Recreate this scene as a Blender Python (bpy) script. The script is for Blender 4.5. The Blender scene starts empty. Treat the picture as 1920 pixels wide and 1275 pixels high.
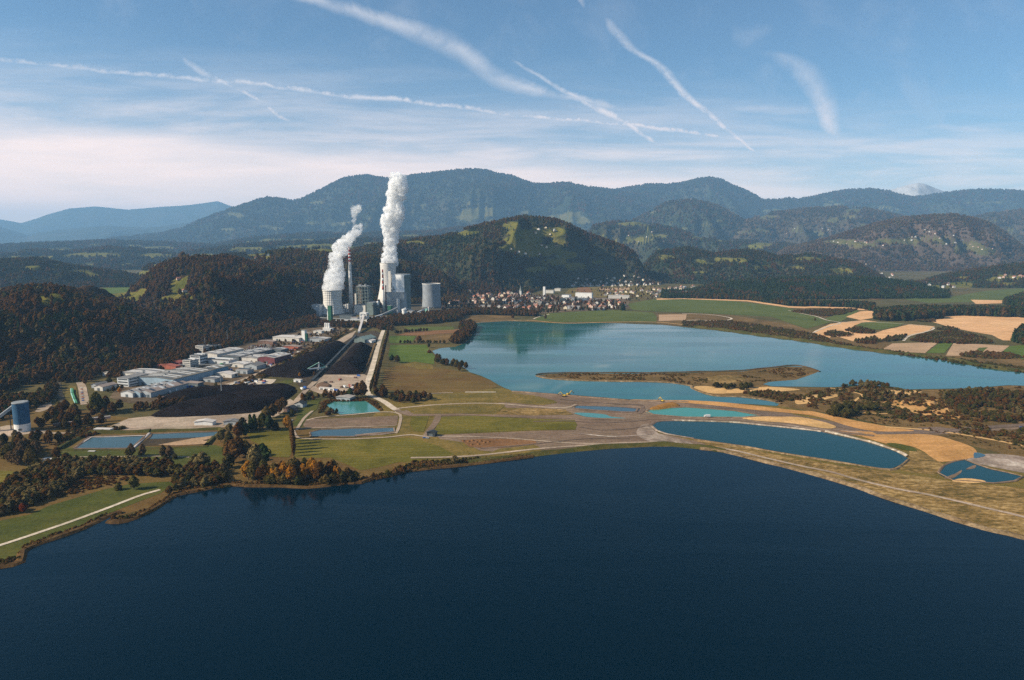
import bpy, bmesh, math, random
import numpy as np
from mathutils import Vector, Matrix
from mathutils.geometry import tessellate_polygon

SC = bpy.context.scene
COL = SC.collection
rnd = random.Random(7)
RNG = np.random.default_rng(11)

# ------------------------------------------------------------------ camera
CAM_H = 240.0            # metres above the plain
FPX = 1283.0             # focal length in pixels of a 1920 wide picture
PITCH = math.atan((637.5 - 455.0) / FPX)
cam_data = bpy.data.cameras.new('camera')
cam = bpy.data.objects.new('camera', cam_data)
COL.objects.link(cam)
cam.location = (0, 0, CAM_H)
cam.rotation_euler = (math.pi / 2 - PITCH, 0, 0)
cam_data.sensor_width = 36
cam_data.lens = 36 * FPX / 1920
cam_data.clip_start = 1
cam_data.clip_end = 200000
SC.camera = cam

# ------------------------------------------------------------------ sun, sky, exposure
SUN_EL = math.radians(33)
SUN_AZ = math.radians(-106)      # measured from the view direction (+Y), negative = left
sun_data = bpy.data.lights.new('sun', 'SUN')
sun_data.energy = 5.0
sun_data.angle = math.radians(0.5)
sun_data.color = (1.0, 0.89, 0.72)
sun = bpy.data.objects.new('sun', sun_data)
COL.objects.link(sun)
sd = Vector((math.sin(SUN_AZ) * math.cos(SUN_EL), math.cos(SUN_AZ) * math.cos(SUN_EL), math.sin(SUN_EL)))
sun.rotation_euler = sd.to_track_quat('Z', 'Y').to_euler()
sun.location = (-3000, 0, 2500)

VS = SC.view_settings
VS.view_transform = 'Standard'
VS.look = 'None'
VS.gamma = 1
VS.exposure = 0.6
SC.cycles.use_denoising = False
SC.cycles.max_bounces = 8
SC.cycles.diffuse_bounces = 2
SC.cycles.glossy_bounces = 2
SC.cycles.transmission_bounces = 2
SC.cycles.transparent_max_bounces = 12
SC.cycles.volume_bounces = 7
SC.cycles.caustics_reflective = False
SC.cycles.caustics_refractive = False

world = bpy.data.worlds.new('World')
SC.world = world
world.use_nodes = True
SKY_STRENGTH = 0.066
HAZE = 3.4e-5


class NG:
    """small helper to write node trees"""
    def __init__(self, tree):
        self.t = tree
        self.n = tree.nodes
        self.l = tree.links

    def new(self, typ, **kw):
        nd = self.n.new(typ)
        for k, v in kw.items():
            setattr(nd, k, v)
        return nd

    def set(self, sock, v):
        if hasattr(v, 'is_output') or isinstance(v, bpy.types.NodeSocket):
            self.l.new(v, sock)
        else:
            sock.default_value = v

    def math(self, op, a, b=0.0, c=None, clamp=False):
        nd = self.n.new('ShaderNodeMath')
        nd.operation = op
        nd.use_clamp = clamp
        self.set(nd.inputs[0], a)
        self.set(nd.inputs[1], b)
        if c is not None:
            self.set(nd.inputs[2], c)
        return nd.outputs[0]

    def smooth(self, v, a, b, lo=0.0, hi=1.0):
        nd = self.n.new('ShaderNodeMapRange')
        nd.interpolation_type = 'SMOOTHSTEP'
        self.set(nd.inputs[0], v)
        for i, q in enumerate((a, b, lo, hi)):
            self.set(nd.inputs[i + 1], q)
        return nd.outputs[0]

    def noise(self, vec, scale, detail=4, rough=0.55, dist=0.0):
        nd = self.n.new('ShaderNodeTexNoise')
        self.l.new(vec, nd.inputs['Vector'])
        nd.inputs['Scale'].default_value = scale
        nd.inputs['Detail'].default_value = detail
        nd.inputs['Roughness'].default_value = rough
        nd.inputs['Distortion'].default_value = dist
        return nd.outputs[0]

    def mapping(self, vec, scale=(1, 1, 1), rot=(0, 0, 0), loc=(0, 0, 0)):
        nd = self.n.new('ShaderNodeMapping')
        self.l.new(vec, nd.inputs[0])
        nd.inputs[1].default_value = loc
        nd.inputs[2].default_value = rot
        nd.inputs[3].default_value = scale
        return nd.outputs[0]

    def mix(self, fac, a, b, mode='MIX'):
        nd = self.n.new('ShaderNodeMix')
        nd.data_type = 'RGBA'
        nd.blend_type = mode
        self.set(nd.inputs[0], fac)
        for s, v in ((nd.inputs[6], a), (nd.inputs[7], b)):
            self.set(s, v if isinstance(v, bpy.types.NodeSocket) else (*v[:3], 1))
        return nd.outputs[2]

    def ramp(self, fac, stops, interp='LINEAR'):
        nd = self.n.new('ShaderNodeValToRGB')
        cr = nd.color_ramp
        cr.interpolation = interp
        while len(cr.elements) > 1:
            cr.elements.remove(cr.elements[-1])
        for i, (p, c) in enumerate(stops):
            e = cr.elements[0] if i == 0 else cr.elements.new(p)
            e.position = p
            e.color = (*c[:3], 1)
        self.set(nd.inputs[0], fac)
        return nd.outputs[0]

    def curve(self, v, pts):
        """float curve through (x, y) points; x and y in 0..1"""
        nd = self.n.new('ShaderNodeFloatCurve')
        cm = nd.mapping
        cm.use_clip = False
        c = cm.curves[0]
        while len(c.points) > 2:
            c.points.remove(c.points[1])
        c.points[0].location = pts[0]
        c.points[1].location = pts[-1]
        for p in pts[1:-1]:
            c.points.new(*p)
        cm.update()
        nd.inputs[0].default_value = 1.0
        self.set(nd.inputs[1], v)
        return nd.outputs[0]


def build_sky():
    g = NG(world.node_tree)
    g.n.clear()
    out = g.new('ShaderNodeOutputWorld')
    bg = g.new('ShaderNodeBackground')
    bg.inputs[1].default_value = SKY_STRENGTH
    g.l.new(bg.outputs[0], out.inputs[0])
    sky = g.new('ShaderNodeTexSky', sky_type='NISHITA')
    sky.sun_disc = False
    sky.sun_elevation = SUN_EL
    sky.sun_rotation = SUN_AZ
    sky.altitude = 300
    sky.air_density = 1.0
    sky.dust_density = 0.6
    sky.ozone_density = 1.6
    tc = g.new('ShaderNodeTexCoord')
    d = tc.outputs['Generated']
    sp = g.new('ShaderNodeSeparateXYZ')
    g.l.new(d, sp.inputs[0])
    x, y, z = sp.outputs
    ys = g.math('MAXIMUM', y, 0.02)
    a = g.math('DIVIDE', x, ys)              # tan(azimuth): fixed compass directions of the sky
    b = g.math('DIVIDE', z, ys)
    front = g.smooth(y, 0.05, 0.25)
    # to picture-like degrees so that the cloud streaks can be written down as numbers
    cp, sn = math.cos(PITCH), math.sin(PITCH)
    # gnomonic chart centred on a fixed direction of the sky
    dep = g.math('SUBTRACT', cp, g.math('MULTIPLY', b, sn))
    U = g.math('DIVIDE', a, dep)
    V = g.math('DIVIDE', g.math('ADD', g.math('MULTIPLY', b, cp), sn), dep)
    # chart units: 0..1 across / down
    px = g.math('ADD', g.math('MULTIPLY', U, FPX / 1920), 0.5)
    py = g.math('SUBTRACT', 637.5 / 1920, g.math('MULTIPLY', V, FPX / 1920))
    cmb = g.new('ShaderNodeCombineXYZ')
    g.l.new(px, cmb.inputs[0]); g.l.new(py, cmb.inputs[1])
    P = cmb.outputs[0]
    n_f = g.noise(P, 60, 6, 0.7)
    n_m = g.noise(P, 14, 5, 0.65, 0.4)
    n_s = g.noise(g.mapping(P, (3, 26, 1), (0, 0, -0.05)), 1.6, 6, 0.62, 0.3)   # cirrus fibres
    wob = g.math('MULTIPLY', g.math('SUBTRACT', n_m, 0.5), 0.016)
    wob2 = g.math('MULTIPLY', g.math('SUBTRACT', n_f, 0.5), 0.008)
    wb = g.math('ADD', wob, wob2)

    def trail(axis, pts, wid, inten, texture=n_f):
        """pts: (x, y) in 1920-wide chart units along the trail; axis 0: centre y(x), axis 1: centre x(y)"""
        p = [(q[axis] / 1920, q[1 - axis] / 1920) for q in pts]
        lo, hi = p[0][0], p[-1][0]
        prm, oth = (px, py) if axis == 0 else (py, px)
        t = g.math('DIVIDE', g.math('SUBTRACT', prm, lo), hi - lo)
        cen = g.curve(t, [((q[0] - lo) / (hi - lo), q[1]) for q in p])
        w = g.curve(t, [(i / (len(wid) - 1), .92 * v / 1920) for i, v in enumerate(wid)])
        s = g.curve(t, [(i / (len(inten) - 1), v) for i, v in enumerate(inten)])
        e = g.math('ABSOLUTE', g.math('SUBTRACT', g.math('ADD', oth, g.math('MULTIPLY', wb, 0.8)), cen))
        m = g.smooth(g.math('DIVIDE', e, w), 1.25, -0.1)
        m = g.math('MULTIPLY', m, s)
        m = g.math('MULTIPLY', m, g.smooth(texture, 0.30, 0.64, 0.26, 1.0))
        ins = g.math('MULTIPLY', g.smooth(t, -0.02, 0.06), g.smooth(t, 1.02, 0.95))
        return g.math('MULTIPLY', m, ins)

    tr = []
    tr.append(trail(0, [(540, -12), (640, 12), (720, 40), (800, 68), (860, 92), (895, 120), (930, 145), (990, 165), (1060, 180), (1140, 197)],
                    [15, 17, 19, 22, 31, 29, 18, 12, 8], [.55, .6, .55, .55, .5, .55, .7, .6, .3], n_m))
    tr.append(trail(0, [(-200, 95), (0, 112), (170, 129), (340, 145), (520, 163), (700, 184), (880, 203), (1060, 224), (1240, 243), (1420, 267)],
                    [9, 8, 8, 8, 8, 7, 7, 7, 7], [.4, .45, .6, .65, .7, .7, .7, .65, .5]))
    tr.append(trail(0, [(335, 104), (375, 132), (415, 152), (450, 170), (490, 192), (520, 215), (552, 227)],
                    [10, 13, 10, 7, 9, 9, 5], [.2, .45, .6, .6, .65, .6, .2]))
    tr.append(trail(0, [(955, 115), (1010, 142), (1060, 170), (1110, 200), (1160, 226), (1210, 256), (1262, 286)],
                    [5, 6, 8, 12, 12, 9, 6], [.1, .45, .6, .75, .7, .6, .25]))
    tr.append(trail(1, [(1140, 28), (1162, 65), (1190, 95), (1232, 120), (1262, 150), (1290, 180), (1325, 208), (1360, 240), (1392, 265), (1425, 292)],
                    [10, 16, 15, 14, 16, 15, 16, 15, 12, 6], [.1, .4, .5, .55, .65, .65, .7, .65, .6, .2]))
    tr.append(trail(1, [(1445, 95), (1490, 118), (1515, 145), (1540, 180), (1552, 210), (1560, 240), (1582, 280)],
                    [34, 40, 36, 34, 30, 24, 12], [.25, .4, .42, .45, .5, .4, .1], n_m))
    tr.append(trail(0, [(1370, 60), (1390, 68), (1425, 60), (1450, 52)], [20, 26, 20, 10], [.1, .2, .15, .05], n_m))
    tr.append(trail(1, [(1080, -20), (1086, -5), (1092, 6), (1096, 16)], [16, 14, 8, 4], [.5, .5, .3, .05]))
    tr.append(trail(0, [(1080, 187), (1110, 196), (1140, 202), (1165, 205)], [6, 16, 14, 6], [.1, .4, .4, .05], n_m))
    for (x0, x1, yy, w_, s_) in ((1150, 1420, 186, 7, .18), (1330, 1560, 208, 16, .3), (1150, 1370, 214, 9, .2), (1690, 1930, 242, 16, .28), (930, 1230, 187, 8, .2), (1080, 1240, 265, 8, .22),
                                 (1240, 1480, 300, 8, .2), (600, 900, 232, 7, .14)):
        tr.append(trail(0, [(x0, yy - 3), ((2 * x0 + x1) / 3, yy), ((x0 + 2 * x1) / 3, yy + 2), (x1, yy + 4)], [w_ * .3, w_, w_, w_ * .3], [0, s_, s_, 0], n_s))
    tot = tr[0]
    for q in tr[1:]:
        tot = g.math('MAXIMUM', tot, q)
    # broad veil low in the west: upper edge slopes down to the right
    edge = g.curve(px, [(0, 205 / 1920), (.15, 222 / 1920), (.3, 246 / 1920), (.45, 268 / 1920), (.6, 288 / 1920), (.8, 322 / 1920), (1, 335 / 1920)])
    dv = g.math('SUBTRACT', g.math('ADD', py, g.math('MULTIPLY', g.math('SUBTRACT', n_s, 0.5), 0.024)), edge)
    veil = g.smooth(dv, -0.012, 0.034)
    veil = g.math('MULTIPLY', veil, g.smooth(px, 1.2, -0.1, 0.62, 0.84))
    veil = g.math('MULTIPLY', veil, g.smooth(n_s, 0.2, 0.75, 0.72, 1.0))
    soft = g.math('MULTIPLY', g.smooth(dv, -0.10, 0.02), g.smooth(n_s, 0.33, 0.7, 0.16, 0.56))
    high = g.math('MULTIPLY', g.smooth(n_m, 0.45, 0.8), 0.10)
    veil = g.math('MAXIMUM', veil, g.math('MAXIMUM', soft, high))
    tot = g.math('MAXIMUM', tot, veil)
    tot = g.math('MULTIPLY', tot, front)
    other = g.math('MULTIPLY', g.math('SUBTRACT', 1.0, front), 0.10)
    tot = g.math('MAXIMUM', tot, other)
    up = g.smooth(z, -0.02, 0.0)
    tot = g.math('MULTIPLY', tot, up)
    # lift the clear blue a little and tint
    base = g.mix(1.0, sky.outputs[0], SKY_TINT, 'MULTIPLY')
    lum = g.mix(g.smooth(z, .03, .24), SKY_LOW, SKY_HIGH)
    col = g.mix(tot, base, lum)
    g.l.new(col, bg.inputs[0])


SKY_TINT = (0.78, 1.02, 1.14)
SKY_HIGH = (9.6, 9.2, 9.3)
SKY_LOW = (21.5, 14.6, 11.2)
build_sky()
world.cycles.sampling_method = 'MANUAL'
world.cycles.sample_map_resolution = 512


# ------------------------------------------------------------------ picture <-> world geometry (used to lay the map out)
_cp, _sp = math.cos(PITCH), math.sin(PITCH)


def ray(px, py):
    a = (px - 960) / FPX
    b = (637.5 - py) / FPX
    return (a, _cp + b * _sp, -_sp + b * _cp)


def G(px, py, z=0.0):
    d = ray(px, py)
    t = (z - CAM_H) / d[2]
    return (t * d[0], t * d[1])


def project(X, Y, Z):
    dep = Y * _cp - (Z - CAM_H) * _sp
    up = Y * _sp + (Z - CAM_H) * _cp
    return 960 + FPX * X / dep, 637.5 - FPX * up / dep


# ------------------------------------------------------------------ noise on arrays
_tab = np.random.default_rng(3).random((256, 256))


def vnoise(x, y):
    xi = np.floor(x).astype(int); yi = np.floor(y).astype(int)
    fx = x - xi; fy = y - yi
    fx = fx * fx * (3 - 2 * fx); fy = fy * fy * (3 - 2 * fy)
    x0 = xi & 255; x1 = (xi + 1) & 255; y0 = yi & 255; y1 = (yi + 1) & 255
    return (_tab[x0, y0] * (1 - fx) * (1 - fy) + _tab[x1, y0] * fx * (1 - fy) + _tab[x0, y1] * (1 - fx) * fy + _tab[x1, y1] * fx * fy)


def fbm(x, y, oct=4, gain=0.5):
    x = np.asarray(x, float); y = np.asarray(y, float)
    s = 0; a = 1.0; tot = 0
    for i in range(oct):
        s = s + a * vnoise(x * 2 ** i + 17.3 * i, y * 2 ** i + 9.1 * i)
        tot += a; a *= gain
    return s / tot


def ridged(x, y, oct=4):
    s = 0; a = 1.0; tot = 0
    for i in range(oct):
        s = s + a * (1 - np.abs(2 * vnoise(np.asarray(x) * 2 ** i + 5.7 * i, np.asarray(y) * 2 ** i + 31.1 * i) - 1))
        tot += a; a *= 0.5
    return s / tot


# ------------------------------------------------------------------ objects, tags
def tag(o, label=None, cat=None, group=None, kind=None):
    if label: o['label'] = label
    if cat: o['category'] = cat
    if group: o['group'] = group
    if kind: o['kind'] = kind
    return o


def link(name, me, parent=None):
    o = bpy.data.objects.new(name, me)
    COL.objects.link(o)
    if parent: o.parent = parent
    return o


def empty(name, loc, rz, label, cat, group=None):
    o = bpy.data.objects.new(name, None)
    COL.objects.link(o)
    o.location = loc
    o.rotation_euler = (0, 0, rz)
    o.empty_display_size = 2
    return tag(o, label, cat, group)


def copy_tree(root, loc, rz, s=1.0, label=None, group=None):
    r = root.copy(); COL.objects.link(r)
    r.location = loc; r.rotation_euler = (0, 0, rz)
    r.scale = s if hasattr(s, '__len__') else (s, s, s)
    if label: r['label'] = label
    if group: r['group'] = group
    for ch in KIDS.get(root.name, ()):
        c = ch.copy(); COL.objects.link(c); c.parent = r
    return r


KIDS = {}


class MB:
    """collects shapes and builds ONE mesh object"""
    def __init__(self):
        self.v = []; self.f = []; self.m = []; self.mi = 0

    def add(self, vs, fs):
        o = len(self.v)
        self.v += [tuple(p) for p in vs]
        self.f += [tuple(i + o for i in f) for f in fs]
        self.m += [self.mi] * len(fs)
        return self

    def box(self, c, s, rz=0.0):
        x, y, z = s[0] / 2, s[1] / 2, s[2] / 2
        ca, sa = math.cos(rz), math.sin(rz)
        vs = []
        for dz in (-z, z):
            for dx, dy in ((-x, -y), (x, -y), (x, y), (-x, y)):
                vs.append((c[0] + dx * ca - dy * sa, c[1] + dx * sa + dy * ca, c[2] + dz))
        return self.add(vs, [(3, 2, 1, 0), (4, 5, 6, 7), (0, 1, 5, 4), (1, 2, 6, 5), (2, 3, 7, 6), (3, 0, 4, 7)])

    def lathe(self, prof, n=32, c=(0, 0, 0), cap=True, flip=False):
        vs = []; fs = []
        for r, z in prof:
            for i in range(n):
                t = 2 * math.pi * i / n
                vs.append((c[0] + r * math.cos(t), c[1] + r * math.sin(t), c[2] + z))
        for j in range(len(prof) - 1):
            for i in range(n):
                k = (i + 1) % n
                fs.append((j * n + i, j * n + k, (j + 1) * n + k, (j + 1) * n + i))
        if cap:
            fs.append(tuple(range(n))[::-1]); fs.append(tuple((len(prof) - 1) * n + i for i in range(n)))
        return self.add(vs, fs)

    def tube(self, p0, p1, r0, r1=None, n=8):
        r1 = r0 if r1 is None else r1
        p0 = Vector(p0); p1 = Vector(p1)
        ax = (p1 - p0).normalized()
        u = ax.orthogonal().normalized(); w = ax.cross(u)
        vs = []
        for p, r in ((p0, r0), (p1, r1)):
            for i in range(n):
                t = 2 * math.pi * i / n
                vs.append(p + u * r * math.cos(t) + w * r * math.sin(t))
        fs = [(i, (i + 1) % n, n + (i + 1) % n, n + i) for i in range(n)]
        fs += [tuple(range(n))[::-1], tuple(range(n, 2 * n))]
        return self.add(vs, fs)

    def beam(self, p0, p1, w, h):
        """box-section bar from p0 to p1 (centre line)"""
        p0 = Vector(p0); p1 = Vector(p1)
        ax = (p1 - p0).normalized()
        side = ax.cross(Vector((0, 0, 1)))
        side = side.normalized() if side.length > 1e-4 else Vector((1, 0, 0))
        up = side.cross(ax).normalized()
        vs = []
        for p in (p0, p1):
            for a, b in ((-1, -1), (1, -1), (1, 1), (-1, 1)):
                vs.append(p + side * a * w / 2 + up * b * h / 2)
        return self.add(vs, [(3, 2, 1, 0), (4, 5, 6, 7), (0, 1, 5, 4), (1, 2, 6, 5), (2, 3, 7, 6), (3, 0, 4, 7)])

    def gable(self, w, d, z0, rise, over=0.6, thick=0.5, c=(0, 0)):
        """gable roof slab, ridge along local y"""
        x = w / 2 + over; y = d / 2 + over
        k = rise / (w / 2) * over
        vs = []
        for yy in (-y, y):
            vs += [(c[0] - x, c[1] + yy, z0 - k), (c[0], c[1] + yy, z0 + rise), (c[0] + x, c[1] + yy, z0 - k),
                   (c[0] + x, c[1] + yy, z0 - k + thick), (c[0], c[1] + yy, z0 + rise + thick), (c[0] - x, c[1] + yy, z0 - k + thick)]
        fs = [(0, 1, 4, 5), (1, 2, 3, 4), (11, 10, 7, 6), (10, 9, 8, 7), (5, 4, 10, 11), (4, 3, 9, 10), (1, 0, 6, 7), (2, 1, 7, 8), (0, 5, 11, 6), (3, 2, 8, 9)]
        return self.add(vs, fs)

    def hall(self, w, d, h, rise=0.0, c=(0, 0), z=0):
        """walls with gable ends, ridge along y"""
        x, y = w / 2, d / 2
        vs = [(c[0] - x, c[1] - y, z), (c[0] + x, c[1] - y, z), (c[0] + x, c[1] + y, z), (c[0] - x, c[1] + y, z)]
        vs += [(p[0], p[1], z + h) for p in vs[:4]]
        if rise > 0:
            vs += [(c[0], c[1] - y, z + h + rise), (c[0], c[1] + y, z + h + rise)]
            fs = [(0, 1, 5, 8, 4), (2, 3, 7, 9, 6), (1, 2, 6, 5), (3, 0, 4, 7), (4, 8, 9, 7), (8, 5, 6, 9), (3, 2, 1, 0)]
        else:
            fs = [(0, 1, 5, 4), (2, 3, 7, 6), (1, 2, 6, 5), (3, 0, 4, 7), (4, 5, 6, 7), (3, 2, 1, 0)]
        return self.add(vs, fs)

    def mesh(self, name, mats, smooth=False):
        me = bpy.data.meshes.new(name)
        me.from_pydata(self.v, [], self.f)
        for m in (mats if isinstance(mats, (list, tuple)) else [mats]):
            me.materials.append(m)
        if isinstance(mats, (list, tuple)) and len(mats) > 1:
            me.polygons.foreach_set('material_index', self.m)
        if smooth:
            me.polygons.foreach_set('use_smooth', [True] * len(me.polygons))
        me.update()
        return me

    def build(self, name, mats, parent=None, smooth=False):
        o = link(name, self.mesh(name, mats, smooth), parent)
        if parent is not None:
            KIDS.setdefault(parent.name, []).append(o)
        return o


# ------------------------------------------------------------------ materials
def new_mat(name):
    m = bpy.data.materials.new(name)
    m.use_nodes = True
    g = NG(m.node_tree)
    bs = g.n['Principled BSDF']
    return m, g, bs


def land(name, cols, s1=0.01, s2=0.12, rough=0.95, stretch=(1, 1, 1), rot=0.0, bump=0.0, contrast=(0.3, 0.7), rows=None, fine=0.5, warm=True, spec=0.12):
    """ground cover: colours spread by coarse and fine noise; rows=(spacing, angle, strength, colour) adds worked lines"""
    m, g, bs = new_mat(name)
    tc = g.new('ShaderNodeTexCoord')
    v = g.mapping(tc.outputs['Object'], stretch, (0, 0, rot))
    n1 = g.noise(v, s1, 5, 0.6, 0.6)
    n2 = g.noise(v, s2, 5, 0.65)
    f = g.math('ADD', g.math('MULTIPLY', n1, 1 - fine * .6), g.math('MULTIPLY', n2, fine * .6))
    f = g.smooth(f, *contrast)
    cols = [(c[0] * 1.03, c[1] * .88, c[2] * .60) if warm else (c[0], c[1] * .97, c[2] * .88) for c in cols]
    k = len(cols)
    col = g.ramp(f, [(i / max(1, k - 1), c) for i, c in enumerate(cols)])
    if rows:
        sp, ang, st, rc = rows
        w = g.new('ShaderNodeTexWave', wave_type='BANDS', bands_direction='X')
        g.l.new(g.mapping(tc.outputs['Object'], (1, 1, 1), (0, 0, ang)), w.inputs[0])
        w.inputs['Scale'].default_value = 1 / sp * 0.3
        w.inputs['Distortion'].default_value = 3.0
        w.inputs['Detail'].default_value = 2
        w.inputs['Detail Scale'].default_value = 0.4
        ff = g.math('MULTIPLY', g.smooth(w.outputs[1], 0.5, 0.95), st)
        ff = g.math('MULTIPLY', ff, g.smooth(n1, .35, .6))
        col = g.mix(ff, col, rc)
    n3 = g.noise(tc.outputs['Object'], 0.30, 5, 0.8)
    col = g.mix(1.0, col, g.ramp(n3, [(0.3, (.60, .60, .60)), (0.7, (1.38, 1.34, 1.28))]), 'MULTIPLY')
    n4 = g.noise(g.mapping(tc.outputs['Object'], (.5, 1.5, 1)), 0.03, 5, 0.7)
    col = g.mix(1.0, col, g.ramp(n4, [(0.3, (.76, .78, .72)), (0.7, (1.22, 1.18, 1.2))]), 'MULTIPLY')
    g.l.new(col, bs.inputs['Base Color'])
    bs.inputs['Roughness'].default_value = rough
    bs.inputs['Specular IOR Level'].default_value = spec
    if bump:
        b = g.new('ShaderNodeBump')
        b.inputs['Strength'].default_value = 0.8
        b.inputs['Distance'].default_value = bump
        g.l.new(n2, b.inputs['Height'])
        g.l.new(b.outputs[0], bs.inputs['Normal'])
    return m


def paint(name, col, var=0.15, scale=0.08, rough=0.7, streak=True, ribs=None):
    """walls, roofs, metal: one colour with stains and streaks"""
    m, g, bs = new_mat(name)
    tc = g.new('ShaderNodeTexCoord')
    v = tc.outputs['Object']
    n1 = g.noise(v, scale, 5, 0.65)
    n2 = g.noise(g.mapping(v, (1, 1, 0.12) if streak else (1, 1, 1)), scale * 5, 4, 0.6)
    f = g.math('ADD', g.math('MULTIPLY', n1, .5), g.math('MULTIPLY', n2, .5))
    lo = tuple(c * (1 - var * 1.6) for c in col); hi = tuple(min(1, c * (1 + var)) for c in col)
    c = g.ramp(g.smooth(f, .3, .7), [(0, lo), (1, hi)])
    if ribs:
        w = g.new('ShaderNodeTexWave', wave_type='BANDS', bands_direction=ribs[0])
        g.l.new(v, w.inputs[0])
        w.inputs['Scale'].default_value = ribs[1]
        c = g.mix(g.math('MULTIPLY', g.smooth(w.outputs[1], .6, .9), ribs[2]), c, tuple(q * .45 for q in col))
    g.l.new(c, bs.inputs['Base Color'])
    bs.inputs['Roughness'].default_value = rough
    bs.inputs['Specular IOR Level'].default_value = 0.25
    return m


def leafy(name, cols, var=0.45, trans=0.5):
    """foliage: colour differs per plant and per leaf clump"""
    m, g, bs = new_mat(name)
    oi = g.new('ShaderNodeObjectInfo')
    geo = g.new('ShaderNodeNewGeometry')
    cols = [(q[0] * 2.3, q[1] * 1.95, q[2] * 1.35) for q in cols]
    k = len(cols)
    c = g.ramp(oi.outputs['Random'], [(i / max(1, k - 1), q) for i, q in enumerate(cols)])
    isl = geo.outputs['Random Per Island']
    c = g.mix(1.0, c, g.ramp(isl, [(0, (1 - var,) * 3), (1, (1 + var, 1 + var * .9, 1 + var * .6))]), 'MULTIPLY')
    df = g.new('ShaderNodeBsdfDiffuse')
    tr = g.new('ShaderNodeBsdfTranslucent')
    mx = g.new('ShaderNodeMixShader')
    g.l.new(c, df.inputs[0]); g.l.new(c, tr.inputs[0])
    mx.inputs[0].default_value = trans
    g.l.new(df.outputs[0], mx.inputs[1]); g.l.new(tr.outputs[0], mx.inputs[2])
    g.l.new(mx.outputs[0], g.n['Material Output'].inputs[0])
    g.n.remove(bs)
    return m


def water(name, body, rough=0.08, wave=0.25, wscale=0.35, streak=0.0, spec=0.5, body2=None):
    m, g, bs = new_mat(name)
    tc = g.new('ShaderNodeTexCoord')
    v = tc.outputs['Object']
    big = g.noise(g.mapping(v, (1, 2.4, 1), (0, 0, 0.2)), 0.004, 5, 0.6, 1.2)
    if body2:
        g.l.new(g.mix(g.smooth(big, .35, .65), body, body2), bs.inputs['Base Color'])
    else:
        bs.inputs['Base Color'].default_value = (*body, 1)
    bs.inputs['IOR'].default_value = 1.33
    bs.inputs['Specular IOR Level'].default_value = spec
    if streak:
        st = g.noise(g.mapping(v, (0.35, 1.6, 1), (0, 0, 0.06)), 0.006, 4, 0.5, 0.8)
        g.l.new(g.smooth(st, .42, .58, rough, rough + streak), bs.inputs['Roughness'])
    else:
        bs.inputs['Roughness'].default_value = rough
    n = g.noise(v, wscale, 4, 0.7)
    b = g.new('ShaderNodeBump')
    b.inputs['Strength'].default_value = 1.0
    b.inputs['Distance'].default_value = wave
    if streak:
        st2 = g.noise(g.mapping(v, (0.3, 1.5, 1), (0, 0, 0.06)), 0.005, 4, 0.5, 0.8)
        g.l.new(g.math('MULTIPLY', n, g.smooth(st2, .44, .56, .12, 1.0)), b.inputs['Height'])
    else:
        g.l.new(n, b.inputs['Height'])
    g.l.new(b.outputs[0], bs.inputs['Normal'])
    return m


# ------------------------------------------------------------------ sheets, strips, mounds
def smooth_px(pts, n=4, closed=True):
    out = []
    m = len(pts)
    rng = range(m if closed else m - 1)
    for i in rng:
        p0 = pts[(i - 1) % m] if closed or i > 0 else pts[0]
        p1 = pts[i]; p2 = pts[(i + 1) % m]
        p3 = pts[(i + 2) % m] if closed or i + 2 < m else pts[-1]
        for k in range(n):
            t = k / n
            q = []
            for a in range(2):
                q.append(0.5 * (2 * p1[a] + (p2[a] - p0[a]) * t + (2 * p0[a] - 5 * p1[a] + 4 * p2[a] - p3[a]) * t * t + (3 * p1[a] - p0[a] - 3 * p2[a] + p3[a]) * t ** 3))
            out.append(tuple(q))
    if not closed: out.append(pts[-1])
    return out


def densify(w, step):
    out = []
    m = len(w)
    for i in range(m):
        a = w[i]; b = w[(i + 1) % m]
        L = math.hypot(b[0] - a[0], b[1] - a[1])
        k = max(1, min(60, int(L / step)))
        for j in range(k):
            t = j / k
            out.append((a[0] + (b[0] - a[0]) * t, a[1] + (b[1] - a[1]) * t))
    return out


def wobble(w, amp, seed=0.0):
    if amp <= 0: return w
    A = np.array(w)
    n1 = fbm(A[:, 0] / 25 + seed, A[:, 1] / 25 + 3.1 * seed, 4) - 0.5
    n2 = fbm(A[:, 0] / 25 + 77 + seed, A[:, 1] / 25 + 40, 4) - 0.5
    return [tuple(p) for p in A + np.stack([n1, n2], 1) * amp * 2]


def outline(pts_px, smooth=0, step=8, amp=1.5, z=0.0):
    p = smooth_px(pts_px, smooth) if smooth else pts_px
    w = [G(q[0], q[1], z) for q in p]
    return wobble(densify(w, step), amp, (pts_px[0][0] * .013) % 7)


NSHEET = [0]


def sheet(name, pts_px, z, mat, label, cat, smooth=0, step=8, amp=1.5, kind='structure', world_pts=None):
    if z > 0:
        NSHEET[0] += 1
        z += NSHEET[0] * .0007
    w = world_pts or outline(pts_px, smooth, step, amp, z)
    vs = [(p[0], p[1], z) for p in w]
    tris = tessellate_polygon([[Vector(v) for v in vs]])
    fs = []
    for t in tris:
        a, b, c = (Vector(vs[i]) for i in t)
        if (b - a).cross(c - a).z < 0: t = (t[0], t[2], t[1])
        fs.append(tuple(t))
    me = bpy.data.meshes.new(name)
    me.from_pydata(vs, [], fs)
    me.materials.append(mat)
    o = link(name, me)
    return tag(o, label, cat, None, kind)


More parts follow.
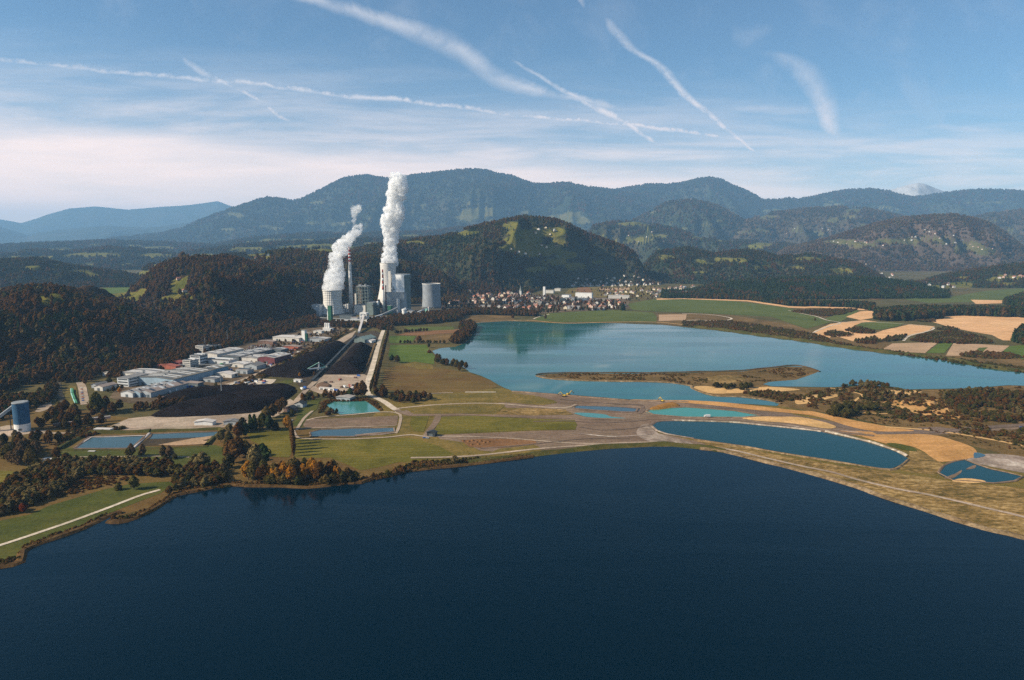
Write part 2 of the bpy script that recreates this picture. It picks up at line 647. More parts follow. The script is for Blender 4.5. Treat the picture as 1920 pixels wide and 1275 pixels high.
def strip(name, pts_px, width, z, mat, label, cat, smooth=4, amp=0.4, kind='structure', prof=None):
    """ribbon along a line of picture points; prof = list of (offset fraction, height) gives it a cross-section (bank, dike)"""
    NSHEET[0] += 1
    z += NSHEET[0] * .0007
    p = smooth_px(pts_px, smooth, False) if smooth else pts_px
    w = [G(q[0], q[1], z) for q in p]
    d = [w[0]]
    for a, b in zip(w, w[1:]):
        L = math.hypot(b[0] - a[0], b[1] - a[1])
        k = max(1, int(L / 12))
        for j in range(1, k + 1):
            d.append((a[0] + (b[0] - a[0]) * j / k, a[1] + (b[1] - a[1]) * j / k))
    d = wobble(d, amp, 2.2)
    prof = prof or [(-1, 0), (1, 0)]
    vs = []; fs = []
    m = len(prof)
    for i, q in enumerate(d):
        a = d[max(0, i - 1)]; b = d[min(len(d) - 1, i + 1)]
        tx, ty = b[0] - a[0], b[1] - a[1]
        L = math.hypot(tx, ty) or 1
        nx, ny = ty / L, -tx / L
        wv = width / 2 * (1 + 0.16 * amp * (math.sin(i * .7) + math.sin(i * 1.9 + 1)) * .5)
        for f, h in prof:
            hh = h * (1 + 0.25 * math.sin(i * 1.3) * (1 if h else 0))
            vs.append((q[0] + nx * f * wv, q[1] + ny * f * wv, z + hh))
    for i in range(len(d) - 1):
        for j in range(m - 1):
            fs.append((i * m + j, i * m + j + 1, (i + 1) * m + j + 1, (i + 1) * m + j))
    me = bpy.data.meshes.new(name)
    me.from_pydata(vs, [], fs)
    me.materials.append(mat)
    me.update()
    if me.polygons and sum(p.normal.z for p in me.polygons) < 0: me.flip_normals()
    o = link(name, me)
    return tag(o, label, cat, None, kind)


BANK = [(-1, -0.3), (-0.35, 1), (0.35, 1), (1, -0.3)]


def in_poly(x, y, poly):
    P = np.asarray(poly, float)
    inside = np.zeros(np.shape(x), bool)
    j = len(P) - 1
    for i in range(len(P)):
        xi, yi = P[i]; xj, yj = P[j]
        c = ((yi > y) != (yj > y)) & (x < (xj - xi) * (y - yi) / ((yj - yi) or 1e-9) + xi)
        inside ^= c
        j = i
    return inside


def edge_dist(x, y, poly):
    P = np.asarray(poly, float)
    best = np.full(np.shape(x), 1e9)
    for i in range(len(P)):
        a = P[i - 1]; b = P[i]
        d = b - a; L = max(d @ d, 1e-9)
        t = np.clip(((x - a[0]) * d[0] + (y - a[1]) * d[1]) / L, 0, 1)
        best = np.minimum(best, np.hypot(x - a[0] - t * d[0], y - a[1] - t * d[1]))
    return best


def mound(name, pts_px, hmax, slope, mat, label, cat, res=4.0, rough=0.8, kind=None, smooth=3, z=0.0):
    """heap with sloping sides over an outline"""
    w = outline(pts_px, smooth, 8, 1.0, z)
    A = np.array(w)
    x0, y0 = A.min(0); x1, y1 = A.max(0)
    nx = int((x1 - x0) / res) + 2; ny = int((y1 - y0) / res) + 2
    X, Y = np.meshgrid(np.linspace(x0, x1, nx), np.linspace(y0, y1, ny))
    ins = in_poly(X, Y, w)
    d = edge_dist(X, Y, w)
    hh = np.minimum(d * slope, hmax)
    hh = hmax * (1 - np.exp(-hh / hmax * 1.6)) / (1 - math.exp(-1.6))
    hh = hh * (0.82 + 0.36 * fbm(X / 30, Y / 30, 3)) + rough * (fbm(X / 7, Y / 7, 3) - .5) * np.clip(d / 6, 0, 1)
    Z = np.where(ins, hh, -0.6) + z
    vs = np.stack([X.ravel(), Y.ravel(), Z.ravel()], 1)
    idx = np.arange(nx * ny).reshape(ny, nx)
    keep = ins[:-1, :-1] | ins[1:, :-1] | ins[:-1, 1:] | ins[1:, 1:]
    q = np.stack([idx[:-1, :-1][keep], idx[:-1, 1:][keep], idx[1:, 1:][keep], idx[1:, :-1][keep]], 1)
    me = bpy.data.meshes.new(name)
    me.from_pydata(vs.tolist(), [], q.tolist())
    me.materials.append(mat)
    me.polygons.foreach_set('use_smooth', [True] * len(me.polygons))
    o = link(name, me)
    return tag(o, label, cat, None, kind)

# ------------------------------------------------------------------ hills and mountains
class Layer:
    """one ridge: crest line given as (px, py, distance), foot line as (px, distance)"""
    def __init__(s, name, crest, toe, Lb, amp=0.25, lam=None, crestn=0.02, sharp=1.0, ends=0.04, raise_=0.0):
        s.name = name
        us = []; zs = []; ys = []
        for px, py, yc in crest:
            d = ray(px, py)
            t = yc / d[1]
            us.append(t * d[0] / yc); zs.append(CAM_H + t * d[2] + raise_); ys.append(yc)
        s.u = np.array(us); s.z = np.array(zs); s.y = np.array(ys)
        s.tu = np.array([(p - 960) / FPX / 0.99 for p, _ in toe]); s.ty = np.array([q for _, q in toe], float)
        s.Lb = Lb; s.amp = amp; s.lam = lam or float(s.y.mean()) / 9
        s.crestn = crestn; s.sharp = sharp; s.ends = ends
        s.umin, s.umax = s.u[0], s.u[-1]
        s.ymin = s.ty.min(); s.ymax = s.y.max() + Lb

    def height(s, X, Y, full=False):
        Y = np.maximum(Y, 1.0)
        u = X / Y
        zc = np.interp(u, s.u, s.z); yc = np.interp(u, s.u, s.y); yt = np.interp(u, s.tu, s.ty)
        w = np.clip((u - s.umin) / s.ends, 0, 1) * np.clip((s.umax - u) / s.ends, 0, 1)
        zc = zc * w
        q = np.where(Y < yc, (yc - Y) / np.maximum(yc - yt, 10), (Y - yc) / s.Lb)
        q = np.clip(q, 0, 1)
        p = 0.5 + 0.5 * np.cos(math.pi * q)
        p = p ** s.sharp
        n = ridged(X / (s.lam * .75) + 3.3 + .5 * fbm(X / s.lam, Y / s.lam, 2), Y / (s.lam * 1.7) + 1.7, 4)
        n = np.clip((n - 0.60) * 2.2, -.7, .7)
        n2 = fbm(X / s.lam * 3 + 11, Y / s.lam * 3, 4) - 0.5
        mid = 4 * p * (1 - p) * np.clip(1.5 * (1 - p) + .15, 0, 1)
        h = zc * (p + s.amp * n * mid + 0.35 * s.amp * n2 * mid) + zc * s.crestn * n2 * 2 * p
        los = CAM_H + (zc - CAM_H) * Y / yc          # nothing on the near side stands above the crest
        h = np.where(Y < yc, np.minimum(h, los + .004 * zc * n2), h)
        h = np.where(q >= 1, -4, h)
        if full: return h, q, Y < yc + 0.12 * s.Lb
        return h


LY = {}


# the farther ranges stand farther off (and are larger) than their first survey
FAR_OFF = dict(far_range=1.75, distant_hills=1.75, snowy_peak=1.75, mountain_ridge=1.8, cone_mountain=1.8, church_hill=1.6, wooded_hills=1.6, bare_hill=1.35, foothills=1.4, rolling_hills=1.5, rolling_country=1.35)


def L(name, crest, toe, Lb, **k):
    f = FAR_OFF.get(name, 1.0)
    if 'lam' in k: k['lam'] *= f
    LY[name] = Layer(name, [(a, b, c * f) for a, b, c in crest], [(a, b * f) for a, b in toe], Lb * f, **k)


def gy(py):
    return G(960, py)[1]


# far blue ranges
L('far_range', [(-500, 400, 17000), (-200, 405, 17000), (0, 411, 17000), (40, 418, 17000), (70, 409, 17000), (90, 402, 17000), (130, 391, 17000), (180, 387, 17000), (240, 393, 17000), (300, 388, 17000), (360, 384, 17000),
                (408, 377, 17000), (440, 389, 17000), (500, 395, 17000), (620, 405, 17000)], [(-500, 14500), (700, 14500)], 3500, amp=0.3, lam=2200, crestn=0.012)
L('distant_hills', [(-500, 428, 13500), (-200, 424, 13500), (-60, 430, 13500), (0, 425, 13500), (50, 440, 13500), (90, 434, 13500), (140, 428, 13500), (200, 423, 13500), (280, 427, 13500), (350, 418, 13500), (420, 410, 13500),
                    (520, 420, 13500)], [(-500, 11000), (600, 11000)], 2500, amp=0.4, lam=1500, crestn=0.02)
L('snowy_peak', [(1560, 372, 11500), (1640, 362, 11500), (1665, 357, 11500), (1690, 350, 11500), (1708, 345, 11500), (1722, 342.5, 11500), (1735, 345, 11500), (1752, 352, 11500), (1775, 361, 11500), (1830, 372, 11500)],
  [(1500, 10300), (1900, 10300)], 1500, amp=0.25, lam=500, crestn=0.008)
# main mountain wall
L('mountain_ridge', [(180, 452, 9000), (300, 440, 9000), (340, 431, 9000), (370, 417, 9000), (400, 405, 9000), (440, 391, 9000), (470, 381, 9000), (500, 373, 9000), (520, 374, 9000), (545, 379, 9000), (562, 377, 9000), (585, 366, 9000), (605, 356, 9000), (640, 338, 9000),
                     (665, 333, 9000), (690, 331, 9000), (722, 337, 9000), (750, 335, 9000), (780, 330, 9000), (830, 325, 9000), (865, 321, 9000), (890, 320, 9000), (915, 322, 9000), (935, 328, 9000), (960, 332, 9000), (982, 341, 9000),
                     (1000, 347, 9000), (1022, 348, 9000), (1040, 346, 9000), (1062, 345, 9000), (1100, 353, 9000), (1150, 359, 9000), (1200, 368, 9000), (1260, 384, 9000), (1320, 402, 9000), (1400, 430, 9000)],
  [(180, 6900), (600, 6900), (1000, 6600), (1400, 7000)], 2500, amp=0.36, lam=950, crestn=0.014, ends=0.02)
L('cone_mountain', [(1080, 380, 9600), (1130, 364, 9600), (1160, 357, 9600), (1195, 351, 9600), (1220, 347, 9600), (1250, 349, 9600), (1280, 345, 9600), (1305, 339, 9600), (1332, 335, 9600), (1352, 339, 9600), (1375, 350, 9600), (1405, 362, 9600),
                    (1430, 377, 9600), (1470, 376, 9600), (1480, 373, 9600), (1490, 376, 9600), (1500, 376, 9600), (1525, 371, 9600), (1550, 365, 9600), (1590, 358, 9600), (1630, 357, 9600), (1665, 360, 9600), (1685, 367, 9600), (1712, 371, 9600),
                    (1740, 368, 9600), (1790, 362, 9600), (1830, 358, 9600), (1880, 359, 9600), (1920, 361, 9600), (2000, 358, 9600), (2150, 365, 9600), (2400, 380, 9600)],
  [(1080, 7400), (1500, 7400), (2400, 7200)], 2600, amp=0.36, lam=900, crestn=0.014, ends=0.02)
# middle hills, right
L('church_hill', [(1120, 440, 6900), (1180, 418, 6900), (1215, 401, 6900), (1245, 384, 6900), (1270, 378, 6900), (1295, 376, 6900), (1320, 380, 6900), (1345, 388, 6900), (1370, 400, 6900), (1400, 418, 6900), (1450, 440, 6900)],
  [(1120, 5900), (1450, 5900)], 1200, amp=0.5, lam=420, crestn=0.015)
L('wooded_hills', [(1340, 435, 7000), (1380, 420, 7000), (1420, 409, 7000), (1450, 401, 7000), (1500, 394, 7000), (1555, 391, 7000), (1620, 392, 7000), (1660, 401, 7000), (1720, 412, 7000), (1800, 415, 7000), (1860, 402, 7000), (1920, 396, 7000), (2050, 400, 7000), (2300, 410, 7000)],
  [(1340, 5400), (2300, 5400)], 1300, amp=0.6, lam=480, crestn=0.03)
L('bare_hill', [(1420, 480, 5300), (1480, 466, 5300), (1540, 452, 5300), (1590, 437, 5300), (1640, 421, 5300), (1690, 411, 5300), (1740, 406, 5300), (1785, 404, 5300), (1820, 409, 5300), (1855, 420, 5300), (1885, 437, 5300), (1905, 455, 5300), (1935, 478, 5300), (1980, 500, 5300)],
  [(1420, 4250), (1980, 4250)], 1100, amp=0.5, lam=360, crestn=0.012)
L('foothills', [(1060, 440, 5900), (1110, 426, 5900), (1150, 418, 5900), (1190, 415, 5900), (1230, 424, 5900), (1270, 432, 5900), (1320, 447, 5900), (1370, 452, 5900), (1430, 455, 5900), (1500, 462, 5900), (1560, 480, 5900)],
  [(1060, 4700), (1560, 4700)], 900, amp=0.7, lam=360, crestn=0.03)
L('low_forest_hills', [(1180, 490, 4700), (1230, 474, 4700), (1290, 466, 4700), (1340, 478, 4700), (1400, 470, 4700), (1460, 482, 4700), (1520, 478, 4700), (1580, 490, 4700), (1660, 502, 4700)],
  [(1180, 4100), (1290, 4000), (1400, 3750), (1660, 3900)], 500, amp=0.45, lam=320, crestn=0.05)
L('edge_hill', [(1700, 535, 4200), (1740, 525, 4200), (1790, 514, 4200), (1840, 506, 4200), (1900, 498, 4200), (1980, 490, 4200), (2100, 485, 4200), (2350, 490, 4200)], [(1700, 3650), (1850, 3650), (2350, 3300)], 700, amp=0.4, lam=300, crestn=0.03)
L('pine_ridge', [(1240, 556, 3350), (1290, 547, 3350), (1340, 536, 3350), (1400, 529, 3350), (1470, 525, 3350), (1540, 523, 3350), (1620, 523, 3350), (1680, 529, 3350), (1730, 538, 3350), (1780, 552, 3350)],
  [(1240, 2950), (1500, 2900), (1780, 2960)], 380, amp=0.15, lam=300, crestn=0.03, ends=0.02)
# left rolling country
L('rolling_hills', [(-500, 462, 7200), (-200, 458, 7200), (0, 461, 7200), (100, 457, 7200), (200, 453, 7200), (300, 456, 7200), (400, 461, 7200), (440, 453, 7200), (480, 447, 7200), (540, 443, 7200), (600, 439, 7200), (660, 442, 7200), (720, 437, 7200), (800, 437, 7200), (850, 430, 7200),
                    (900, 425, 7200), (1000, 430, 7200), (1080, 440, 7200)], [(-500, 5600), (1080, 5600)], 1000, amp=0.6, lam=480, crestn=0.05)
L('rolling_country', [(-500, 470, 5600), (-200, 474, 5600), (0, 478, 5600), (60, 471, 5600), (130, 474, 5600), (200, 466, 5600), (260, 469, 5600), (330, 476, 5600), (400, 468, 5600), (450, 461, 5600), (520, 456, 5600), (580, 455, 5600), (640, 452, 5600), (700, 450, 5600), (760, 448, 5600),
                      (820, 446, 5600), (880, 452, 5600)], [(-500, 4500), (880, 4500)], 800, amp=0.6, lam=400, crestn=0.06)
L('forest_ridge', [(-500, 490, 4200), (-200, 485, 4200), (0, 489, 4200), (80, 487, 4200), (133, 500, 4200), (183, 507, 4200), (233, 513, 4200), (262, 522, 4200), (300, 535, 4200)], [(-500, 3500), (300, 3700)], 600, amp=0.4, lam=300, crestn=0.04)
L('hamlet_ridge', [(230, 505, 4300), (300, 494, 4300), (360, 486, 4300), (420, 479, 4300), (470, 477, 4300), (530, 472, 4300), (600, 466, 4300), (660, 470, 4300), (720, 463, 4300), (800, 470, 4300)], [(230, 3700), (800, 3500)], 600, amp=0.4, lam=330, crestn=0.05)
L('meadow_hill', [(600, 480, 4100), (650, 474, 4100), (700, 462, 4100), (760, 453, 4100), (820, 447, 4100), (850, 440, 4100), (875, 430, 4100), (920, 421, 4100), (955, 413, 4100), (985, 408, 4100), (1020, 411, 4100), (1045, 416, 4100), (1070, 425, 4100), (1100, 440, 4100), (1140, 454, 4100),
                  (1170, 464, 4100), (1195, 480, 4100), (1215, 505, 4100), (1240, 530, 4100)], [(600, 3000), (800, 3050), (900, 3150), (1000, 3350), (1040, 3650), (1080, 3820), (1240, 3950)], 900, amp=0.75, lam=420, crestn=0.03)
L('plant_hill', [(430, 500, 3200), (470, 485, 3200), (505, 478, 3200), (540, 474, 3200), (590, 478, 3200), (640, 482, 3200), (700, 484, 3200), (760, 495, 3200), (820, 512, 3200), (880, 530, 3200)], [(430, 2600), (650, 2560), (880, 2750)], 600, amp=0.85, lam=320, crestn=0.04)
# near wooded hills on the left
L('autumn_hill', [(150, 580, 2650), (197, 566, 2650), (233, 553, 2650), (253, 543, 2650), (277, 520, 2650), (300, 504, 2650), (317, 496, 2650), (338, 489, 2650), (360, 487, 2650), (390, 487, 2650), (417, 486, 2650), (445, 490, 2650), (467, 496, 2650), (517, 504, 2650),
                  (567, 511, 2650), (600, 524, 2650), (630, 535, 2650), (680, 548, 2650), (760, 570, 2650)], [(150, 1900), (250, 1800), (330, 1730), (400, gy(641)), (500, gy(616)), (580, gy(598)), (640, 2420), (760, 2560)], 500, amp=1.15, lam=300, crestn=0.05)
L('near_hill', [(-600, 505, 1900), (-300, 525, 1900), (-100, 545, 1900), (0, 558, 1900), (33, 549, 1900), (70, 546, 1900), (100, 545, 1900), (133, 550, 1900), (167, 559, 1900), (200, 569, 1900), (233, 577, 1900), (270, 592, 1900), (310, 606, 1900), (350, 617, 1900), (420, 640, 1900)],
  [(-600, 900), (-200, 980), (0, gy(742)), (100, gy(715)), (200, gy(692)), (300, gy(668)), (350, gy(655)), (420, gy(640))], 420, amp=1.15, lam=270, crestn=0.05, ends=0.02)


def H_all(X, Y):
    X = np.asarray(X, float); Y = np.asarray(Y, float)
    h = np.full(np.shape(X), 0.0)
    U = X / np.maximum(Y, 1)
    for l in LY.values():
        k = (Y > l.ymin) & (Y < l.ymax) & (U > l.umin) & (U < l.umax)
        if k.any(): h[k] = np.maximum(h[k], l.height(X[k], Y[k]))
    return h


def hit(px, py):
    """first point of the land along the line of sight"""
    d = np.array(ray(px, py))
    t = np.geomspace(800, 18000, 480)
    X = d[0] * t; Y = d[1] * t; Z = CAM_H + d[2] * t
    below = Z < H_all(X, Y)
    i = int(np.argmax(below))
    if not below[i]: i = len(t) - 1
    return float(X[i]), float(Y[i]), float(H_all(X[i:i + 1], Y[i:i + 1])[0])


# clearings: picture-space ellipses (cx, cy, rx, ry) that become patches of meadow lying on the slopes
MEADOW = {
    'near_hill': [(93, 562, 24, 11), (60, 612, 10, 3), (70, 655, 9, 4)],
    'autumn_hill': [(335, 537, 18, 14), (348, 525, 10, 7), (318, 563, 22, 7), (235, 556, 34, 9), (340, 556, 22, 6), (268, 548, 12, 6)],
    'meadow_hill': [(962, 424, 16, 8), (1005, 438, 52, 8), (985, 452, 36, 9), (1030, 432, 32, 6), (1010, 470, 44, 11), (1060, 478, 18, 7), (1035, 492, 24, 6), (955, 466, 22, 6), (870, 436, 26, 4), (1075, 500, 18, 7), (1048, 455, 14, 6), (780, 455, 20, 3), (1010, 505, 22, 5), (1120, 492, 10, 4)],
    'mountain_ridge': [(905, 397, 34, 7), (940, 392, 22, 5), (880, 408, 20, 5), (1062, 410, 36, 7), (1090, 414, 14, 5), (985, 400, 12, 4), (880, 381, 8, 3), (930, 405, 20, 3), (440, 403, 18, 4), (590, 381, 14, 3), (640, 420, 26, 3), (560, 415, 14, 3), (700, 410, 12, 3), (770, 425, 20, 3), (430, 430, 14, 3), (500, 425, 12, 3)],
    'cone_mountain': [(1450, 395, 16, 3), (1560, 385, 14, 3), (1180, 372, 10, 2), (1860, 380, 16, 3)],
    'church_hill': [(1290, 377, 5, 2), (1225, 398, 7, 3), (1215, 432, 20, 3)],
    'wooded_hills': [(1440, 408, 20, 4), (1430, 402, 10, 3), (1600, 395, 18, 4), (1560, 412, 10, 3), (1500, 430, 14, 3), (1425, 432, 12, 4), (1530, 440, 22, 4)],
    'bare_hill': [(1690, 452, 44, 5), (1745, 449, 40, 4), (1820, 462, 28, 8), (1850, 472, 22, 7), (1800, 470, 14, 6), (1580, 455, 34, 6), (1620, 460, 30, 5), (1770, 452, 20, 5), (1560, 440, 10, 4)],
    'foothills': [(1200, 420, 44, 4), (1190, 450, 30, 5), (1230, 442, 12, 4), (1150, 455, 14, 4), (1320, 440, 16, 4), (1355, 452, 18, 4), (1420, 462, 20, 5), (1450, 455, 16, 4)],
    'low_forest_hills': [(1515, 486, 26, 4), (1360, 487, 22, 4), (1245, 482, 14, 4), (1310, 510, 16, 2), (1580, 507, 24, 5), (1430, 500, 18, 3)],
    'edge_hill': [(1765, 546, 40, 9), (1850, 548, 34, 5), (1800, 535, 26, 5), (1905, 520, 30, 4), (1870, 524, 14, 5), (1715, 524, 22, 6)],
    'rolling_hills': [(640, 448, 40, 3), (560, 452, 30, 3), (760, 444, 30, 3), (100, 468, 40, 3), (300, 465, 30, 3), (420, 466, 24, 3), (860, 440, 30, 3)],
    'rolling_country': [(60, 482, 50, 3), (180, 478, 44, 4), (290, 480, 30, 4), (380, 480, 22, 4), (470, 468, 40, 4), (540, 464, 24, 3), (600, 462, 40, 4), (650, 466, 30, 4), (160, 497, 20, 3), (720, 458, 34, 3)],
    'forest_ridge': [(150, 510, 18, 3), (60, 500, 20, 2), (105, 497, 12, 2)],
    'hamlet_ridge': [(490, 478, 26, 4), (560, 472, 24, 4), (610, 470, 26, 4), (310, 497, 22, 4), (370, 492, 22, 4), (265, 512, 22, 4), (320, 505, 26, 3), (430, 486, 16, 3)],
    'plant_hill': [(500, 484, 18, 3)],
    'pine_ridge': [],
}


_mr = random.Random(41)
for _n, _k, _x, _y, _rx, _ry in (('rolling_country', 34, (0, 860), (470, 500), (8, 34), (1.2, 3.2)), ('rolling_hills', 26, (0, 1000), (446, 474), (10, 36), (1, 2.6)), ('hamlet_ridge', 14, (250, 760), (472, 500), (8, 24), (1.5, 3.5)),
                               ('foothills', 16, (1090, 1520), (425, 470), (6, 22), (1.5, 4)), ('low_forest_hills', 10, (1200, 1640), (482, 515), (6, 18), (1.2, 3)), ('wooded_hills', 20, (1380, 1900), (405, 450), (6, 20), (1.5, 4)),
                               ('church_hill', 6, (1190, 1400), (410, 440), (5, 12), (1.5, 3)), ('mountain_ridge', 18, (360, 1100), (385, 430), (6, 16), (1, 2.6)), ('cone_mountain', 10, (1200, 1850), (375, 400), (5, 14), (1, 2.4)), ('forest_ridge', 8, (0, 250), (495, 520), (6, 18), (1, 2.4)),
                               ('edge_hill', 8, (1720, 1920), (515, 545), (8, 22), (1.5, 4))):
    for _ in range(_k):
        MEADOW[_n].append((_mr.uniform(*_x), _mr.uniform(*_y), _mr.uniform(*_rx), _mr.uniform(*_ry)))


def meadow_at(name, X, Y, Z):
    m = np.zeros(np.shape(X))
    px, py = project(X, Y, Z)
    k = LY[name].lam / 5
    jx = (fbm(X / k, Y / k, 3) - .5) * 22; jy = (fbm(X / k + 40, Y / k + 9, 3) - .5) * 5
    for cx, cy, rx, ry in MEADOW.get(name, ()):
        d = ((px + jx - cx) / rx) ** 2 + ((py + jy - cy) / ry) ** 2
        m = np.maximum(m, np.clip(1.6 - d, 0, 1))
    return m


def hill_mat(name, woods, grass, s):
    m, g, bs = new_mat(name)
    tc = g.new('ShaderNodeTexCoord')
    v = tc.outputs['Object']
    n1 = g.noise(v, s, 5, 0.6)
    n2 = g.noise(v, s * 14, 5, 0.7)
    f = g.math('ADD', g.math('MULTIPLY', n1, .55), g.math('MULTIPLY', n2, .45))
    k = len(woods)
    c = g.ramp(g.smooth(f, .32, .68), [(i / (k - 1), q) for i, q in enumerate(woods)])
    at = g.new('ShaderNodeAttribute', attribute_name='meadow')
    n3 = g.noise(v, s * 5, 3, 0.6)
    gcol = g.ramp(n3, [(.35, grass[0]), (.65, grass[1])])
    c = g.mix(g.smooth(at.outputs['Fac'], .35, .6), c, gcol)
    g.l.new(c, bs.inputs['Base Color'])
    bs.inputs['Roughness'].default_value = 1
    bs.inputs['Specular IOR Level'].default_value = 0.0
    b = g.new('ShaderNodeBump')
    b.inputs['Strength'].default_value = 0.7
    b.inputs['Distance'].default_value = 12
    g.l.new(n2, b.inputs['Height'])
    g.l.new(b.outputs[0], bs.inputs['Normal'])
    return m


GR = ((.085, .090, .018), (.15, .125, .03))
GRD = ((.062, .066, .024), (.11, .095, .036))
HM = {
    'near': hill_mat('autumn_wood_floor', [(.02, .018, .01), (.05, .03, .015), (.07, .035, .014)], GR, .004),
    'mid': hill_mat('mixed_wood_floor', [(.018, .026, .016), (.035, .04, .02), (.06, .045, .025)], GR, .003),
    'right': hill_mat('leafless_wood_floor', [(.03, .03, .02), (.055, .045, .028), (.08, .055, .038)], GRD, .003),
    'far': hill_mat('mountain_forest', [(.014, .022, .014), (.03, .036, .02), (.055, .045, .028)], GRD, .0016),
    'bare': hill_mat('brown_hill_forest', [(.05, .04, .028), (.085, .058, .042), (.11, .075, .055)], GRD, .003),
    'rock': hill_mat('pale_rock', [(.28, .26, .25), (.42, .40, .39), (.55, .53, .52)], GRD, .002),
}
LM = {
    'far_range': ('far', 'pale blue far mountain range beyond the rolling country', 360, 46),
    'distant_hills': ('far', 'blue hazy hills in front of the far mountain range', 360, 46),
    'snowy_peak': ('rock', 'pale bare rocky peak showing above the wooded ridge', 120, 50),
    'mountain_ridge': ('far', 'long dark forested mountain ridge behind the power plant', 620, 110),
    'cone_mountain': ('far', 'cone shaped wooded mountain and the ridge right of it', 620, 110),
    'church_hill': ('far', 'round wooded hill below the cone shaped mountain', 240, 60),
    'wooded_hills': ('right', 'broken wooded hills under the ridge with the pale peak', 420, 70),
    'bare_hill': ('bare', 'reddish brown wooded hill with a line of houses across it', 320, 80),
    'foothills': ('mid', 'dark foothills with small meadows below the mountain ridge', 320, 70),
    'low_forest_hills': ('mid', 'low dark forest behind the housing estate', 260, 60),
    'edge_hill': ('mid', 'low wooded hill with meadows at its foot beyond the conifer belt', 260, 60),
    'pine_ridge': ('mid', 'low ridge covered with dark conifers behind the tan fields', 300, 50),
    'rolling_hills': ('mid', 'rolling hills fading to blue at the foot of the mountains', 420, 80),
    'rolling_country': ('mid', 'rolling green and wooded country beyond the autumn hill', 400, 80),
    'forest_ridge': ('mid', 'dark forest ridge beyond the nearest wooded hill', 240, 60),
    'hamlet_ridge': ('mid', 'patchy ridge of meadows and woods behind the autumn hill', 260, 60),
    'meadow_hill': ('mid', 'dark wooded hill with green meadows on its top behind the town', 420, 120),
    'plant_hill': ('near', 'brown wooded slope rising behind the cooling towers', 260, 80),
    'autumn_hill': ('near', 'brown wooded hill with a small clearing beside the power plant', 320, 110),
    'near_hill': ('near', 'steep brown wooded hill above the industrial estate', 300, 110),
}
NAME = {'far_range': 'mountains', 'distant_hills': 'hills', 'snowy_peak': 'mountain', 'mountain_ridge': 'mountains', 'cone_mountain': 'mountain'}


def build_layer(l):
    mk, label, nu, ny = LM[l.name]
    u = np.linspace(l.umin, l.umax, nu)
    yt = np.interp(u, l.tu, l.ty); yc = np.interp(u, l.u, l.y)
    s = np.linspace(0, 1, ny)
    # rows run from the foot to behind the crest
    k = 0.72
    Y = np.where(s[:, None] < k, yt + (yc - yt) * (s[:, None] / k), yc + l.Lb * (s[:, None] - k) / (1 - k))
    X = u[None, :] * Y
    Z = l.height(X, Y)
    Z = np.where(Z < 0.5, Z - 3, Z)
    md = meadow_at(l.name, X, Y, Z)
    idx = np.arange(nu * ny).reshape(ny, nu)
    q = np.stack([idx[:-1, :-1].ravel(), idx[:-1, 1:].ravel(), idx[1:, 1:].ravel(), idx[1:, :-1].ravel()], 1)
    nm = NAME.get(l.name, 'hill')
    me = bpy.data.meshes.new(nm)
    me.from_pydata(np.stack([X.ravel(), Y.ravel(), Z.ravel()], 1).tolist(), [], q.tolist())
    me.attributes.new('meadow', 'FLOAT', 'POINT').data.foreach_set('value', md.ravel())
    me.polygons.foreach_set('use_smooth', [True] * len(me.polygons))
    me.materials.append(HM[mk])
    o = link(nm, me)
    tag(o, label, 'hill' if nm in ('hill', 'hills') else 'mountain', None, 'structure')


for l in LY.values():
    build_layer(l)

